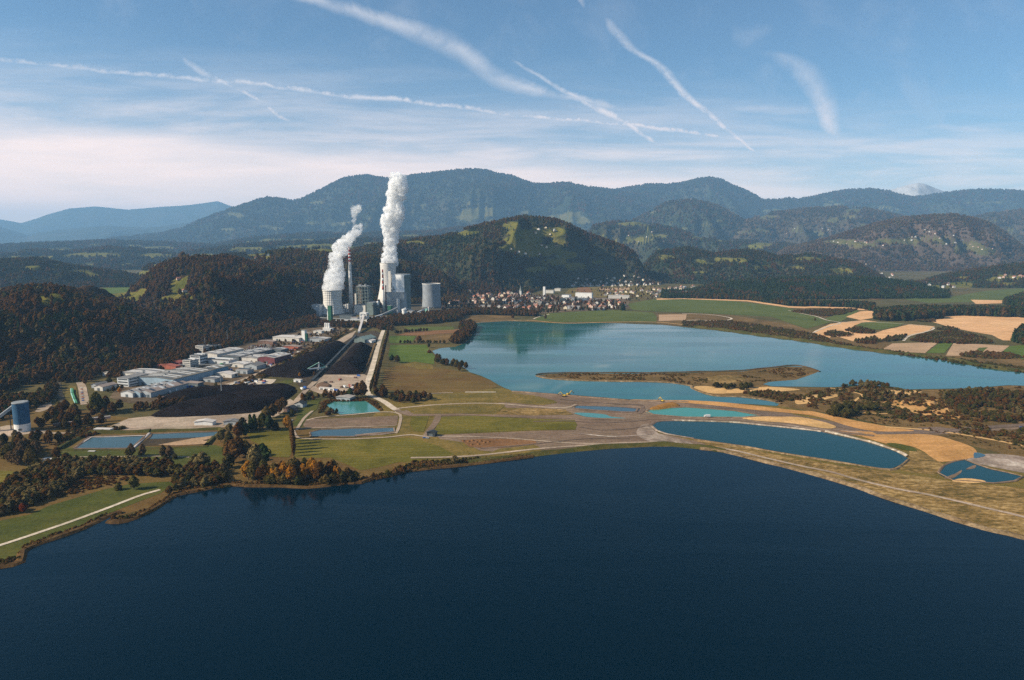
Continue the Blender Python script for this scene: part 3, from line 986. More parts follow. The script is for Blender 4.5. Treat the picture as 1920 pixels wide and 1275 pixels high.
# ------------------------------------------------------------------ plants: meshes
def crown(name, seed, n, leaf, shape, core=0.75):
    """unit-height foliage: a broken inner mass and many small leaf-clump faces through and around it"""
    r = random.Random(seed)
    vs = []; fs = []

    def prof(t):     # radius at height t (0..1 of crown) for the outline
        if shape == 'cone': return 0.24 * (1 - t) ** 0.85 + 0.012
        if shape == 'column': return 0.105 * (math.sin(math.pi * min(1, t * .92 + .08)) ** 0.55)
        if shape == 'bush': return 0.55 * math.sqrt(max(0, 1 - t ** 2))
        return 0.31 * (math.sin(math.pi * (t ** .8 * .9 + .07)) ** 0.75)
    z0 = {'cone': 0.06, 'column': 0.06, 'bush': 0.0}.get(shape, 0.16)
    lob = [(r.uniform(0, 6.28), r.uniform(.1, .9), r.uniform(.45, 1)) for _ in range(7)]

    def rad(a, t):
        k = 0.68 + 0.13 * math.sin(a * 3 + seed) + 0.10 * math.sin(a * 5 + 9 * t + seed * 2)
        for la, lt, ls in lob:
            da = math.cos(a - la)
            k += 0.42 * ls * max(0, da) ** 6 * math.exp(-((t - lt) / .13) ** 2)
        return prof(t) * k
    # core
    nr, na = (6, 7)
    for i in range(nr + 1):
        t = i / nr
        for j in range(na):
            a = 6.283 * j / na + i * .4
            q = rad(a, t) * core * r.uniform(.75, 1.05)
            vs.append((q * math.cos(a), q * math.sin(a), z0 + (1 - z0) * (t * .93 + .02)))
    for i in range(nr):
        for j in range(na):
            k = (j + 1) % na
            fs.append((i * na + j, i * na + k, (i + 1) * na + k, (i + 1) * na + j))
    # leaf clumps
    for _ in range(n):
        t = r.random() ** (0.8 if shape != 'cone' else 1.25)
        a = r.uniform(0, 6.283)
        q = rad(a, t) * (r.uniform(.7, 1.12))
        p = Vector((q * math.cos(a), q * math.sin(a), z0 + (1 - z0) * t))
        nrm = Vector((math.cos(a) * (1 if shape != 'cone' else .7), math.sin(a) * (1 if shape != 'cone' else .7), (t - .4) * 1.4 + r.uniform(-.5, .9)))
        nrm = (nrm + Vector((r.uniform(-.7, .7), r.uniform(-.7, .7), r.uniform(-.5, .5)))).normalized()
        x = nrm.orthogonal().normalized()
        x.rotate(Matrix.Rotation(r.uniform(0, 6.28), 3, nrm))
        y = nrm.cross(x)
        s = leaf * r.uniform(.6, 1.3)
        o = len(vs)
        for dx, dy in ((-1, -.7), (.9, -1), (1.1, .8), (-.7, 1)):
            vs.append(p + x * s * dx * r.uniform(.7, 1.2) + y * s * dy * r.uniform(.7, 1.2))
        fs.append((o, o + 1, o + 2, o + 3))
    me = bpy.data.meshes.new(name)
    me.from_pydata([tuple(v) for v in vs], [], fs)
    me.update()
    return me


def trunk_mesh(name, h, r, limbs=4, seed=0):
    q = random.Random(seed)
    b = MB()
    b.tube((0, 0, -.02), (0, 0, h), r, r * .45, 7)
    for i in range(limbs):
        a = 6.28 * i / limbs + q.uniform(-.4, .4); z = h * q.uniform(.35, .85)
        b.tube((0, 0, z), (math.cos(a) * h * .35, math.sin(a) * h * .35, z + h * .3), r * .4, r * .12, 5)
    return b.mesh(name, BARK)


BARK = paint('bark', (.09, .07, .05), .3, .8, .9)
# leaf colours
LEAF = {
    'autumn': leafy('autumn_leaves', [(.040, .026, .010), (.052, .029, .010), (.060, .031, .010), (.068, .034, .011), (.044, .030, .011), (.056, .028, .010), (.036, .027, .010), (.074, .037, .011)]),
    'mixed': leafy('mixed_wood_leaves', [(.022, .026, .012), (.030, .033, .014), (.027, .027, .013), (.042, .038, .015), (.055, .036, .015), (.022, .025, .012)]),
    'conifer': leafy('conifer_needles', [(.008, .018, .010), (.012, .024, .012), (.018, .028, .013), (.010, .017, .011)], .4, .08),
    'olive': leafy('olive_leaves', [(.045, .048, .018), (.06, .055, .022), (.075, .06, .028), (.05, .042, .02), (.038, .045, .016)]),
    'willow': leafy('grey_willow_leaves', [(.085, .08, .045), (.10, .09, .055), (.075, .062, .038), (.07, .07, .03)]),
    'brown': leafy('brown_leaves', [(.060, .037, .016), (.050, .031, .014), (.068, .041, .017), (.048, .036, .016)]),
    'yellow': leafy('yellow_leaves', [(.21, .11, .015), (.17, .085, .014), (.14, .085, .018), (.24, .13, .02), (.12, .062, .016)]),
    'bushes': leafy('scrub_leaves', [(.036, .040, .014), (.048, .048, .018), (.042, .038, .015), (.032, .038, .015), (.055, .046, .019)]),
    'russet': leafy('russet_leaves', [(.062, .032, .013), (.075, .038, .015), (.055, .034, .014), (.05, .03, .013)]),
    'bare': leafy('leafless_twigs', [(.075, .055, .042), (.09, .065, .05), (.06, .048, .035), (.055, .05, .03)], .4),
    'red': leafy('red_leaves', [(.10, .026, .012), (.085, .024, .012)]),
    'dry': leafy('dry_reed', [(.10, .065, .03), (.075, .045, .02), (.13, .085, .04), (.06, .05, .02)]),
}
_pm = {}


def plant_mesh(shape, leaf, n, size, seed, core=0.75):
    k = (shape, leaf, n, seed)
    if k not in _pm:
        me = crown('foliage', seed, n, size, shape, core)
        me.materials.append(LEAF[leaf])
        _pm[k] = me
    return _pm[k]


def proto(shape, leaf, n, size, seed, core=0.78):
    """unlinked source for scattered masses"""
    return bpy.data.objects.new('foliage', plant_mesh(shape, leaf, n, size, seed, core))


# ------------------------------------------------------------------ scattered masses (woods, scrub)
def scatter(name, P, S, K, protos, label, cat):
    """one object: plants at points P, sizes S (n,3), choice K"""
    n = len(P)
    if not n: return None
    me = bpy.data.meshes.new(name)
    me.from_pydata(np.asarray(P, float).tolist(), [], [])
    me.attributes.new('size', 'FLOAT_VECTOR', 'POINT').data.foreach_set('vector', np.asarray(S, float).ravel())
    rt = np.zeros((n, 3)); rt[:, 2] = RNG.random(n) * 6.283; rt[:, 0] = (RNG.random(n) - .5) * .1
    me.attributes.new('turn', 'FLOAT_VECTOR', 'POINT').data.foreach_set('vector', rt.ravel())
    me.attributes.new('pick', 'INT', 'POINT').data.foreach_set('value', np.asarray(K, int))
    o = link(name, me)
    t = bpy.data.node_groups.new('plants', 'GeometryNodeTree')
    t.interface.new_socket('Geometry', in_out='INPUT', socket_type='NodeSocketGeometry')
    t.interface.new_socket('Geometry', in_out='OUTPUT', socket_type='NodeSocketGeometry')
    g = NG(t)
    gi = g.new('NodeGroupInput'); go = g.new('NodeGroupOutput'); jn = g.new('GeometryNodeJoinGeometry')

    def attr(nm, typ):
        a = g.new('GeometryNodeInputNamedAttribute', data_type=typ)
        a.inputs[0].default_value = nm
        return a.outputs[0]
    pick = attr('pick', 'INT'); size = attr('size', 'FLOAT_VECTOR'); turn = attr('turn', 'FLOAT_VECTOR')
    for i, p in enumerate(protos):
        oi = g.new('GeometryNodeObjectInfo'); oi.inputs['Object'].default_value = p
        cmpn = g.new('FunctionNodeCompare', data_type='INT', operation='EQUAL')
        ins = [s for s in cmpn.inputs if s.type == 'INT']
        g.l.new(pick, ins[0]); ins[1].default_value = i
        ip = g.new('GeometryNodeInstanceOnPoints')
        g.l.new(gi.outputs[0], ip.inputs['Points'])
        g.l.new(cmpn.outputs[0], ip.inputs['Selection'])
        g.l.new(oi.outputs['Geometry'], ip.inputs['Instance'])
        g.l.new(turn, ip.inputs['Rotation'])
        g.l.new(size, ip.inputs['Scale'])
        g.l.new(ip.outputs[0], jn.inputs[0])
    g.l.new(jn.outputs[0], go.inputs[0])
    md = o.modifiers.new('plants', 'NODES')
    md.node_group = t
    return tag(o, label, cat, None, 'stuff')


FP = {
    'autumn': [proto('round', 'autumn', 70, .09, 1, .95), proto('round', 'brown', 70, .09, 2, .95), proto('round', 'olive', 70, .09, 3, .95), proto('cone', 'conifer', 80, .06, 4)],
    'mixed': [proto('round', 'mixed', 46, .10, 5, .85), proto('cone', 'conifer', 50, .075, 6, .85), proto('round', 'autumn', 46, .10, 7, .85)],
    'pine': [proto('cone', 'conifer', 60, .07, 8, .85), proto('round', 'conifer', 60, .09, 9, .8), proto('round', 'brown', 60, .08, 10)],
    'bare': [proto('round', 'bare', 40, .11, 11, .85), proto('round', 'mixed', 40, .11, 12, .85), proto('round', 'autumn', 40, .1, 13, .85)],
}


def wood(lname, spacing, size, kind, wts, label, xmargin=160, flat=1.0, lift=0.0):
    l = LY[lname]
    f = FAR_OFF.get(lname, 1.0)
    spacing *= f; size *= f
    pad = xmargin / FPX
    u0 = max(l.umin, -960 / FPX / .99 - pad); u1 = min(l.umax, 960 / FPX / .99 + pad)
    y0, y1 = l.ymin, l.y.max() + 0.14 * l.Lb
    area = (u1 - u0) * (y1 ** 2 - y0 ** 2) / 2
    n = int(area / spacing ** 2)
    u = RNG.uniform(u0, u1, n)
    Y = np.sqrt(RNG.uniform(y0 ** 2, y1 ** 2, n))
    X = u * Y
    h, q, front = l.height(X, Y, True)
    al = H_all(X, Y)
    h = np.maximum(h, 0)
    ok = front & (h >= al - 2) & (q < 0.97)
    X, Y, h = X[ok], Y[ok], h[ok]
    md = meadow_at(lname, X, Y, h)
    ok = (md < 0.30) | (RNG.random(len(X)) < .03)
    X, Y, h = X[ok], Y[ok], h[ok]
    n = len(X)
    grp = fbm(X / (spacing * 9), Y / (spacing * 9), 3)
    r = np.clip((grp - .5) * 2.2 + .5 + (RNG.random(n) - .5) * .75, 0, .999)
    cw = np.cumsum(wts) / sum(wts)
    K = np.searchsorted(cw, r)
    s = size * RNG.uniform(.7, 1.3, n)
    S = np.stack([s * flat * RNG.uniform(.85, 1.3, n), s * flat * RNG.uniform(.85, 1.3, n), s * RNG.uniform(.85, 1.15, n)], 1)
    P = np.stack([X, Y, h - .06 * s + lift], 1)
    scatter('forest', P, S, K, FP[kind], label, 'forest')
    return n


nt = 0
nt += wood('near_hill', 9.5, 18, 'autumn', [3.4, 2.6, 1.4, .8], 'dense brown and dark green autumn forest on the steep hill above the industrial estate')
nt += wood('autumn_hill', 10.5, 18, 'autumn', [3.4, 3, 1.4, .7], 'rust brown autumn forest on the hill with a clearing beside the power plant')
nt += wood('plant_hill', 12, 18, 'autumn', [2, 2, 3, 1.5], 'brown forest on the slope right behind the cooling towers')
nt += wood('meadow_hill', 13, 17, 'autumn', [2.4, 1.6, 3, 1.3], 'dark forest on the hill with meadows behind the town')
nt += wood('pine_ridge', 9, 15, 'pine', [5, 2, .4], 'dark conifer forest on the low ridge behind the tan fields')
nt += wood('forest_ridge', 14, 17, 'mixed', [3, 3, .6], 'dark forest on the ridge beyond the nearest wooded hill')
nt += wood('hamlet_ridge', 14, 17, 'mixed', [3, 2, 1.4], 'patches of woodland on the ridge behind the autumn hill')
nt += wood('edge_hill', 14, 17, 'mixed', [3, 3, .6], 'dark woodland on the low hill beyond the conifer belt')
nt += wood('low_forest_hills', 15, 18, 'mixed', [3, 3, .6], 'dark low forest behind the housing estate')
nt += wood('rolling_country', 20, 21, 'mixed', [3, 2, 1], 'woods on the rolling country beyond the autumn hill', flat=1.2)
nt += wood('rolling_hills', 25, 25, 'mixed', [3, 2, .8], 'bluish woods on the rolling hills below the mountains', flat=1.2)
nt += wood('foothills', 20, 21, 'mixed', [3, 2, .8], 'dark woods on the foothills below the mountain ridge', flat=1.2)
nt += wood('bare_hill', 17, 18, 'bare', [4, 1, 1.2], 'reddish brown leafless wood on the hill with a line of houses', flat=1.2)
nt += wood('church_hill', 24, 24, 'bare', [2, 3, .6], 'forest on the round hill below the cone shaped mountain', flat=1.2)
nt += wood('wooded_hills', 25, 25, 'bare', [3, 2.2, .8], 'brownish woods on the broken hills under the ridge', flat=1.2)
nt += wood('mountain_ridge', 34, 30, 'mixed', [3, 2, .5], 'forest covering the long mountain ridge', flat=1.4)
nt += wood('cone_mountain', 36, 30, 'mixed', [3, 2, .5], 'forest covering the cone shaped mountain and its ridge', flat=1.4)
print('forest trees', nt)

# ------------------------------------------------------------------ ground covers
M = {}
M['ground'] = land('valley_ground', [(.05, .055, .022), (.085, .08, .035), (.12, .10, .05)], .004, .05, contrast=(.3, .7))
M['lawn'] = land('lawn', [(.042, .062, .011), (.060, .078, .016), (.085, .092, .022)], .02, .2)
M['meadow'] = land('mown_meadow', [(.070, .074, .010), (.105, .106, .016), (.15, .13, .024)], .015, .12, rows=(9, 1.45, .35, (.15, .15, .045)))
M['crop'] = land('green_crop', [(.06, .09, .022), (.08, .115, .03), (.10, .13, .04)], .006, .08, rows=(14, .6, .25, (.06, .085, .02)))
M['bright'] = land('bright_green_crop', [(.055, .105, .018), (.075, .13, .022), (.09, .14, .03)], .01, .1)
M['dry'] = land('dry_grass', [(.055, .055, .012), (.145, .095, .030), (.26, .17, .065), (.42, .30, .15)], .025, .16, contrast=(.32, .68), fine=1.0, stretch=(.7, 1.4, 1), rot=.4, warm=False)
M['drygreen'] = land('dry_green_grass', [(.07, .075, .022), (.11, .10, .03), (.16, .13, .045), (.22, .17, .07)], .012, .1, contrast=(.25, .75), fine=.8)
M['marsh'] = land('brown_fallow', [(.080, .052, .022), (.115, .078, .03), (.12, .092, .034), (.15, .105, .05)], .012, .12, contrast=(.28, .72))
M['scrub'] = land('dry_scrub', [(.06, .045, .02), (.10, .075, .032), (.15, .105, .05), (.22, .16, .09)], .014, .11, contrast=(.25, .75), fine=.8)
M['russet'] = land('russet_reeds', [(.05, .025, .012), (.10, .045, .018), (.14, .06, .022)], .03, .2, contrast=(.25, .75))
M['tan'] = land('tan_field', [(.52, .30, .155), (.63, .375, .20), (.72, .45, .25)], .008, .09, rows=(16, .9, .35, (.38, .22, .11)), warm=False)
M['pinkfield'] = land('pale_stubble', [(.32, .22, .14), (.40, .27, .18), (.46, .32, .21)], .01, .12, rows=(7, 1.2, .35, (.27, .18, .11)), warm=False)
M['plough'] = land('ploughed_earth', [(.15, .085, .05), (.19, .11, .065), (.22, .13, .08)], .01, .1, rows=(7, 1.5, .4, (.12, .07, .045)))
M['mud'] = land('tracked_mud', [(.115, .078, .058), (.165, .115, .085), (.22, .16, .12), (.29, .22, .17)], .012, .06, contrast=(.25, .78), rows=(8, 1.2, .5, (.10, .07, .055)), warm=False)
M['darkmud'] = land('dark_haul_road', [(.11, .08, .068), (.15, .11, .09), (.19, .14, .115)], .02, .15, rows=(6, 1.3, .5, (.09, .066, .057)), warm=False)
M['ochre'] = land('ochre_sand', [(.35, .205, .095), (.42, .255, .125), (.49, .31, .165)], .02, .12)
M['palesand'] = land('pale_sand', [(.42, .29, .17), (.52, .37, .22), (.60, .44, .28)], .02, .1)
M['pit'] = land('sand_pit', [(.34, .20, .09), (.48, .31, .16), (.58, .40, .23)], .02, .08, bump=2.0)
M['gravel'] = land('pale_gravel_yard', [(.24, .18, .145), (.34, .27, .22), (.44, .36, .30)], .012, .08, warm=False)
M['white'] = land('white_gravel', [(.42, .36, .30), (.52, .45, .39), (.60, .54, .48)], .03, .2, warm=False)
M['chalk'] = land('white_ash_stain', [(.16, .12, .10), (.34, .28, .25), (.62, .57, .54)], .03, .09, contrast=(.35, .75), warm=False)
M['asphalt'] = land('asphalt', [(.055, .055, .058), (.075, .073, .072), (.095, .09, .085)], .03, .2)
M['yard'] = land('works_yard', [(.055, .045, .038), (.11, .09, .078), (.20, .165, .14)], .02, .1)
M['coal'] = land('coal', [(.008, .006, .0065), (.013, .010, .011), (.020, .016, .018)], .03, .25, bump=.5, rough=1.0, warm=False, spec=0.0)
M['concrete'] = paint('pale_concrete', (.42, .36, .32), .2, .05)
M['track'] = land('dark_track', [(.03, .027, .025), (.05, .042, .036), (.07, .058, .048)], .02, .2)
M['shorebrown'] = land('shore_sedge', [(.045, .028, .014), (.08, .05, .022), (.13, .09, .045)], .05, .3, bump=.6, contrast=(.25, .75))
M['shoretan'] = land('sandy_shore', [(.06, .042, .02), (.13, .09, .05), (.21, .15, .09), (.33, .25, .17)], .03, .15, bump=.5, contrast=(.22, .75), fine=.9, warm=False)
M['stones'] = land('white_riprap', [(.20, .16, .13), (.34, .29, .25), (.60, .55, .50)], .12, .5, contrast=(.35, .7), bump=.8, warm=False)
M['dikegrass'] = land('dike_grass', [(.035, .05, .012), (.06, .065, .02), (.10, .085, .035)], .03, .2, bump=.5)
W = {}
W['lake'] = water('dark_lake_water', (.0000, .0080, .0160), .06, .25, .22, .05, spec=.14)
W['farlake'] = water('turquoise_lake_water', (.018, .080, .080), .02, .045, .25, .10, body2=(.02, .105, .095), spec=.36)
W['deep'] = water('deep_teal_pond_water', (.0015, .034, .040), .08, .16, .3, spec=.15)
W['teal'] = water('turquoise_pond_water', (.05, .19, .165), .06, .12, .3)
W['jade'] = water('jade_pond_water', (.035, .20, .145), .06, .12, .3)
W['greyblue'] = water('grey_blue_pond_water', (.03, .065, .075), .06, .12, .3)
W['basin'] = water('settling_basin_water', (.032, .062, .058), .06, .12, .3)

# the valley floor reaches beyond the mountains
sheet('ground', None, 0.0, M['ground'], 'wide flat valley floor of grass and brown vegetation', 'ground',
      world_pts=[(-40000, -2500), (40000, -2500), (40000, 41500), (-40000, 41500)])

Z1, Z2, Z3, Z4, Z5 = .12, .24, .36, .48, .60

# --- lakes
SHORE = [(-300, 1130), (-120, 1090), (0, 1064), (37, 1056), (42, 1036), (65, 1023), (99, 1011), (130, 1001), (158, 991), (203, 968), (226, 962), (209, 970), (206, 980), (222, 983), (248, 974), (282, 960), (313, 940), (333, 929), (357, 923), (381, 920), (400, 916),
         (418, 912), (460, 912), (525, 913), (576, 915), (613, 912), (651, 907), (676, 906), (690, 901), (701, 897), (734, 893), (751, 887), (777, 883), (815, 878), (852, 875), (880, 872), (940, 865), (1000, 857), (1052, 851), (1130, 843), (1221, 838), (1260, 838),
         (1312, 843), (1359, 849), (1417, 864), (1498, 884), (1524, 891), (1602, 914), (1654, 935), (1732, 959), (1811, 985), (1863, 999), (1920, 1012), (2100, 1062), (2400, 1150)]
sh = outline(SHORE, 0, 7, 1.2)
# keep only the shore itself, close the lake far behind the camera
A_ = [p for p in sh]
lake_w = [G(*SHORE[0])] + [p for p in wobble(densify([G(*q) for q in SHORE], 7)[:-60], 1.2, 1.0)] + [G(*SHORE[-1]), (900, -1500), (-900, -1500)]
sheet('lake', None, Z3, W['lake'], 'large dark blue lake filling the lower half of the view', 'lake', world_pts=lake_w)

FAR = [(890, 606), (901, 605), (950, 602), (987, 603), (1041, 606), (1106, 605), (1153, 606), (1200, 608), (1240, 609), (1280, 613), (1347, 620), (1427, 631), (1480, 637), (1520, 643), (1547, 648), (1613, 657), (1680, 665), (1747, 672), (1787, 678), (1847, 690), (1920, 699), (2050, 716), (2200, 735),
       (2050, 726), (1920, 723), (1889, 722), (1837, 727), (1811, 728), (1760, 729), (1701, 730), (1680, 726), (1665, 724), (1610, 723), (1558, 726), (1498, 725), (1446, 724), (1430, 720), (1442, 716), (1493, 712), (1518, 703), (1535, 697), (1525, 692), (1506, 688), (1477, 687), (1430, 691), (1390, 696),
       (1312, 698), (1234, 700), (1180, 701), (1130, 700), (1065, 700), (1030, 701), (1008, 703), (1031, 709), (1104, 713), (1170, 716), (1234, 715), (1270, 718), (1294, 722), (1300, 728), (1318, 736), (1338, 741), (1391, 743), (1443, 750), (1464, 756), (1458, 761), (1391, 757), (1286, 752), (1230, 751), (1182, 749),
       (1130, 745), (1078, 741), (1000, 735), (960, 733), (935, 722), (920, 712), (900, 704), (880, 697), (865, 686), (845, 682), (832, 678), (818, 667), (811, 658), (824, 653), (855, 650), (872, 643), (882, 633), (888, 622), (885, 613)]
sheet('lake', FAR, Z3, W['farlake'], 'bright blue turquoise lake between the town and the sandy spit', 'lake', step=7, amp=2.0)

# --- land of the middle ground
sheet('spit', [(1006, 704), (1031, 699), (1130, 698), (1234, 698), (1312, 696), (1390, 694), (1477, 685), (1510, 686), (1538, 696), (1525, 703), (1495, 714), (1442, 718), (1440, 725), (1500, 727), (1560, 727), (1665, 725), (1701, 731), (1811, 730), (1890, 723), (1920, 722), (2150, 728), (2150, 900),
               (1920, 862), (1830, 838), (1700, 805), (1560, 775), (1460, 762), (1443, 752), (1391, 745), (1338, 743), (1300, 730), (1290, 724), (1234, 717), (1104, 715), (1031, 711)], Z1, M['scrub'],
      'scrubby sandy spit of land in front of the turquoise lake', 'spit', step=7, amp=2)
sheet('bank', [(735, 745), (830, 738), (900, 730), (940, 727), (970, 734), (1000, 736), (1078, 742), (1182, 750), (1290, 753), (1391, 758), (1470, 762), (1560, 782), (1700, 812), (1830, 845), (1950, 885), (2200, 960), (2400, 1150), (2100, 1066), (1920, 1014), (1811, 987), (1654, 937), (1498, 886), (1417, 866), (1312, 845), (1221, 840),
               (1130, 845), (1000, 858), (880, 873), (800, 878), (720, 880), (690, 840), (700, 780)], Z1 + .02, M['drygreen'], 'strip of dry grass between the two lakes', 'ground', step=8, amp=1.5)
sheet('mud_flat', [(930, 752), (960, 738), (1000, 737), (1078, 743), (1182, 751), (1290, 755), (1391, 762), (1470, 772), (1570, 797), (1640, 806), (1740, 806), (1880, 796), (1930, 796), (1930, 803), (1750, 815), (1660, 818), (1560, 815), (1500, 806), (1400, 792), (1260, 790), (1222, 796), (1234, 812), (1300, 826), (1365, 836), (1330, 842),
                   (1221, 836), (1130, 841), (1000, 852), (900, 845), (870, 830), (830, 826), (815, 816), (900, 812), (1000, 808), (1080, 806), (1075, 790), (1000, 785), (900, 779), (826, 781), (770, 778), (750, 772), (770, 766), (870, 776), (960, 778), (1070, 778), (1060, 768), (1000, 765), (950, 765)],
      Z2, M['mud'], 'bare earth works crossed by wheel tracks between the lakes', 'ground', step=8, amp=2)
sheet('road', [(1182, 750), (1247, 751), (1289, 757), (1400, 776), (1500, 790), (1600, 806), (1720, 812), (1800, 806), (1760, 800), (1640, 806), (1540, 786), (1420, 771), (1300, 755)], Z3, M['darkmud'], 'dark grey haul road beside the ochre sand', 'road', amp=1.0)
OCH = [(1182, 749), (1247, 750), (1330, 752), (1420, 761), (1500, 770), (1524, 771), (1587, 785), (1680, 802), (1714, 808), (1654, 809), (1602, 802), (1545, 784), (1500, 776), (1420, 769), (1330, 759), (1250, 753)]
sheet('sand_bank', OCH, Z4, M['ochre'], 'long thin strip of ochre sand along the haul road', 'sand', smooth=3)
sheet('sand_bank', [(1566, 808), (1641, 810), (1745, 815), (1790, 826), (1824, 839), (1832, 853), (1815, 860), (1766, 866), (1748, 858), (1732, 847), (1706, 836), (1662, 832), (1615, 818)], Z4, M['ochre'], 'broad field of ochre sand at the end of the haul road', 'sand', smooth=3)
sheet('sand_bank', [(1391, 783), (1440, 781), (1498, 782), (1540, 790), (1566, 799), (1560, 803), (1538, 802), (1480, 793), (1420, 789)], Z4, M['palesand'], 'pale sand patch above the long dark pond', 'sand', smooth=3)
sheet('sand_pit', [(1654, 755), (1680, 749), (1720, 750), (1759, 749), (1775, 758), (1779, 771), (1805, 784), (1761, 784), (1693, 768)], Z3, M['pit'], 'pale open sand pit in the brown scrub', 'sand', smooth=3, amp=3)
sheet('sand_bank', [(1300, 725), (1325, 724), (1390, 729), (1440, 725), (1500, 730), (1475, 733), (1400, 736), (1338, 738), (1312, 732)], Z3, M['palesand'], 'pale sandy shore of the inlet behind the spit', 'sand', smooth=3, amp=3)
sheet('sand_bank', [(1325, 707), (1365, 704), (1400, 708), (1388, 716), (1345, 720), (1330, 714)], Z3, M['dry'], 'dry pale patch on the spit', 'sand', smooth=3, amp=3)
sheet('sand_bank', [(1490, 748), (1520, 741), (1560, 738), (1570, 743), (1530, 752), (1495, 758)], Z3, M['palesand'], 'streak of pale sand beside the dark bushes', 'sand', smooth=3, amp=4)
sheet('sand_bank', [(1660, 733), (1700, 731), (1730, 735), (1700, 741), (1670, 740)], Z3, M['palesand'], 'small sand patch behind the bushes near the turquoise lake', 'sand', smooth=3, amp=4)
sheet('gravel_bank', [(1810, 864), (1850, 850), (1935, 860), (1960, 886), (1920, 886), (1885, 880), (1845, 872)], Z3, M['chalk'], 'whitish gravel bank beside the small marsh pond', 'sand', smooth=3, amp=2)
sheet('ground', [(1221, 797), (1234, 812), (1290, 828), (1300, 836), (1270, 834), (1220, 828), (1195, 815), (1200, 800), (1212, 795)], Z3, M['chalk'], 'white stained earth at the end of the long pond', 'ground', smooth=3, amp=2)
sheet('verge', [(1300, 826), (1330, 824), (1360, 827), (1420, 845), (1500, 861), (1600, 876), (1665, 885), (1740, 895), (1800, 905), (1920, 915), (2200, 960), (2400, 1150), (1920, 1012), (1740, 960), (1654, 935), (1560, 903), (1498, 884), (1417, 864), (1359, 848), (1330, 842), (1320, 832)], Z2 + .05, M['dry'],
      'tan dry grass dike along the right shore', 'ground', step=8)
sheet('verge', [(1688, 875), (1706, 850), (1700, 838), (1735, 850), (1766, 868), (1770, 878), (1755, 888), (1720, 886), (1690, 881)], Z3 + .03, M['dry'], 'dry grass spit at the end of the long pond', 'ground', smooth=3)
sheet('grass_patch', [(1662, 832), (1680, 831), (1710, 838), (1718, 846), (1690, 842)], Z4 + .05, M['lawn'], 'small green patch beside the ochre sand', 'grass', smooth=3)
POND = [(1221, 797), (1226, 791), (1240, 789), (1260, 789), (1365, 792), (1420, 797), (1500, 805), (1540, 810), (1602, 823), (1640, 833), (1680, 847), (1700, 857), (1703, 863), (1691, 870), (1665, 880), (1650, 879), (1602, 869), (1560, 863), (1498, 853), (1417, 839), (1365, 831), (1299, 822), (1250, 813), (1232, 807)]
sheet('pond', POND, Z4 + .03, W['deep'], 'long dark teal pond right of the earth works', 'pond', smooth=3, amp=1)
sheet('pond', [(1211, 771), (1221, 765), (1286, 763), (1340, 767), (1378, 770), (1427, 779), (1391, 783), (1286, 782), (1225, 777)], Z4, W['jade'], 'jade green pond above the long dark pond', 'pond', smooth=3, amp=1)
sheet('pond', [(1074, 763), (1082, 760), (1125, 761), (1175, 763), (1198, 766), (1193, 772), (1160, 772), (1130, 770), (1078, 766)], Z4, W['greyblue'], 'small grey blue pond in the bare earth', 'pond', smooth=3, amp=.6)
sheet('pond', [(1076, 774), (1104, 774), (1135, 777), (1146, 781), (1174, 784), (1140, 784), (1104, 782), (1090, 779)], Z4, W['teal'], 'narrow turquoise pool below the grey blue pond', 'pond', smooth=3, amp=.6)
sheet('pond', [(1758, 886), (1769, 872), (1790, 865), (1811, 862), (1830, 870), (1855, 879), (1890, 886), (1918, 893), (1902, 901), (1863, 906), (1820, 902), (1785, 900)], Z4, W['deep'], 'small marsh pond at the right edge', 'pond', smooth=3, amp=1.5)
sheet('sand_bank', [(1784, 902), (1800, 897), (1835, 899), (1850, 904), (1820, 906)], Z5, M['palesand'], 'pale sand bar at the lower edge of the marsh pond', 'sand', smooth=3, amp=2)
sheet('sand_bank', [(1812, 880), (1822, 874), (1830, 872), (1828, 878)], Z5, M['mud'], 'small mud bar in the middle of the marsh pond', 'sand', smooth=3, amp=1)
sheet('sand_bank', [(1770, 896), (1790, 888), (1803, 881), (1800, 888), (1785, 897)], Z4 + .1, M['mud'], 'thin brown bar of mud in the marsh pond', 'sand', smooth=3)
sheet('pond', [(1826, 848), (1840, 850), (1848, 854), (1835, 858), (1826, 858)], Z4, W['greyblue'], 'tiny inlet at the tip of the ochre sand', 'pond', smooth=2)

# --- fields left of the far lake
sheet('field', [(716, 728), (722, 692), (755, 683), (815, 688), (880, 699), (922, 714), (934, 726), (890, 734), (830, 737), (760, 736)], Z2, M['marsh'], 'broad brown fallow field below the poplar avenue', 'field', amp=3)
sheet('field', [(732, 647), (799, 646), (806, 657), (815, 667), (814, 683), (778, 678), (753, 681), (728, 668)], Z2, M['bright'], 'bright green field beside the poplar avenue', 'field', amp=1)
sheet('field', [(755, 684), (778, 678), (811, 684), (813, 692), (785, 692)], Z3, M['drygreen'], 'pale wedge of dry grass below the bright green field', 'field', amp=1)
sheet('field', [(730, 630), (780, 630), (774, 640), (761, 644), (730, 643)], Z2, M['bright'], 'small green field under the ploughed strip', 'field', amp=1)
sheet('field', [(742, 628), (767, 622), (863, 617), (858, 624), (782, 629)], Z2, M['plough'], 'long brown ploughed strip near the lake', 'field', amp=1)
sheet('field', [(782, 629), (858, 625), (838, 643), (776, 641)], Z2, M['scrub'], 'tan field next to the ploughed strip', 'field', amp=1)
sheet('field', [(757, 613), (849, 612), (853, 618), (771, 621)], Z2, M['crop'], 'narrow green field below the wood at the plant', 'field', amp=1)
sheet('ground', [(855, 590), (880, 590), (960, 592), (965, 602), (893, 606), (870, 600)], Z2, M['scrub'], 'brown earth at the head of the turquoise lake', 'ground', amp=2)
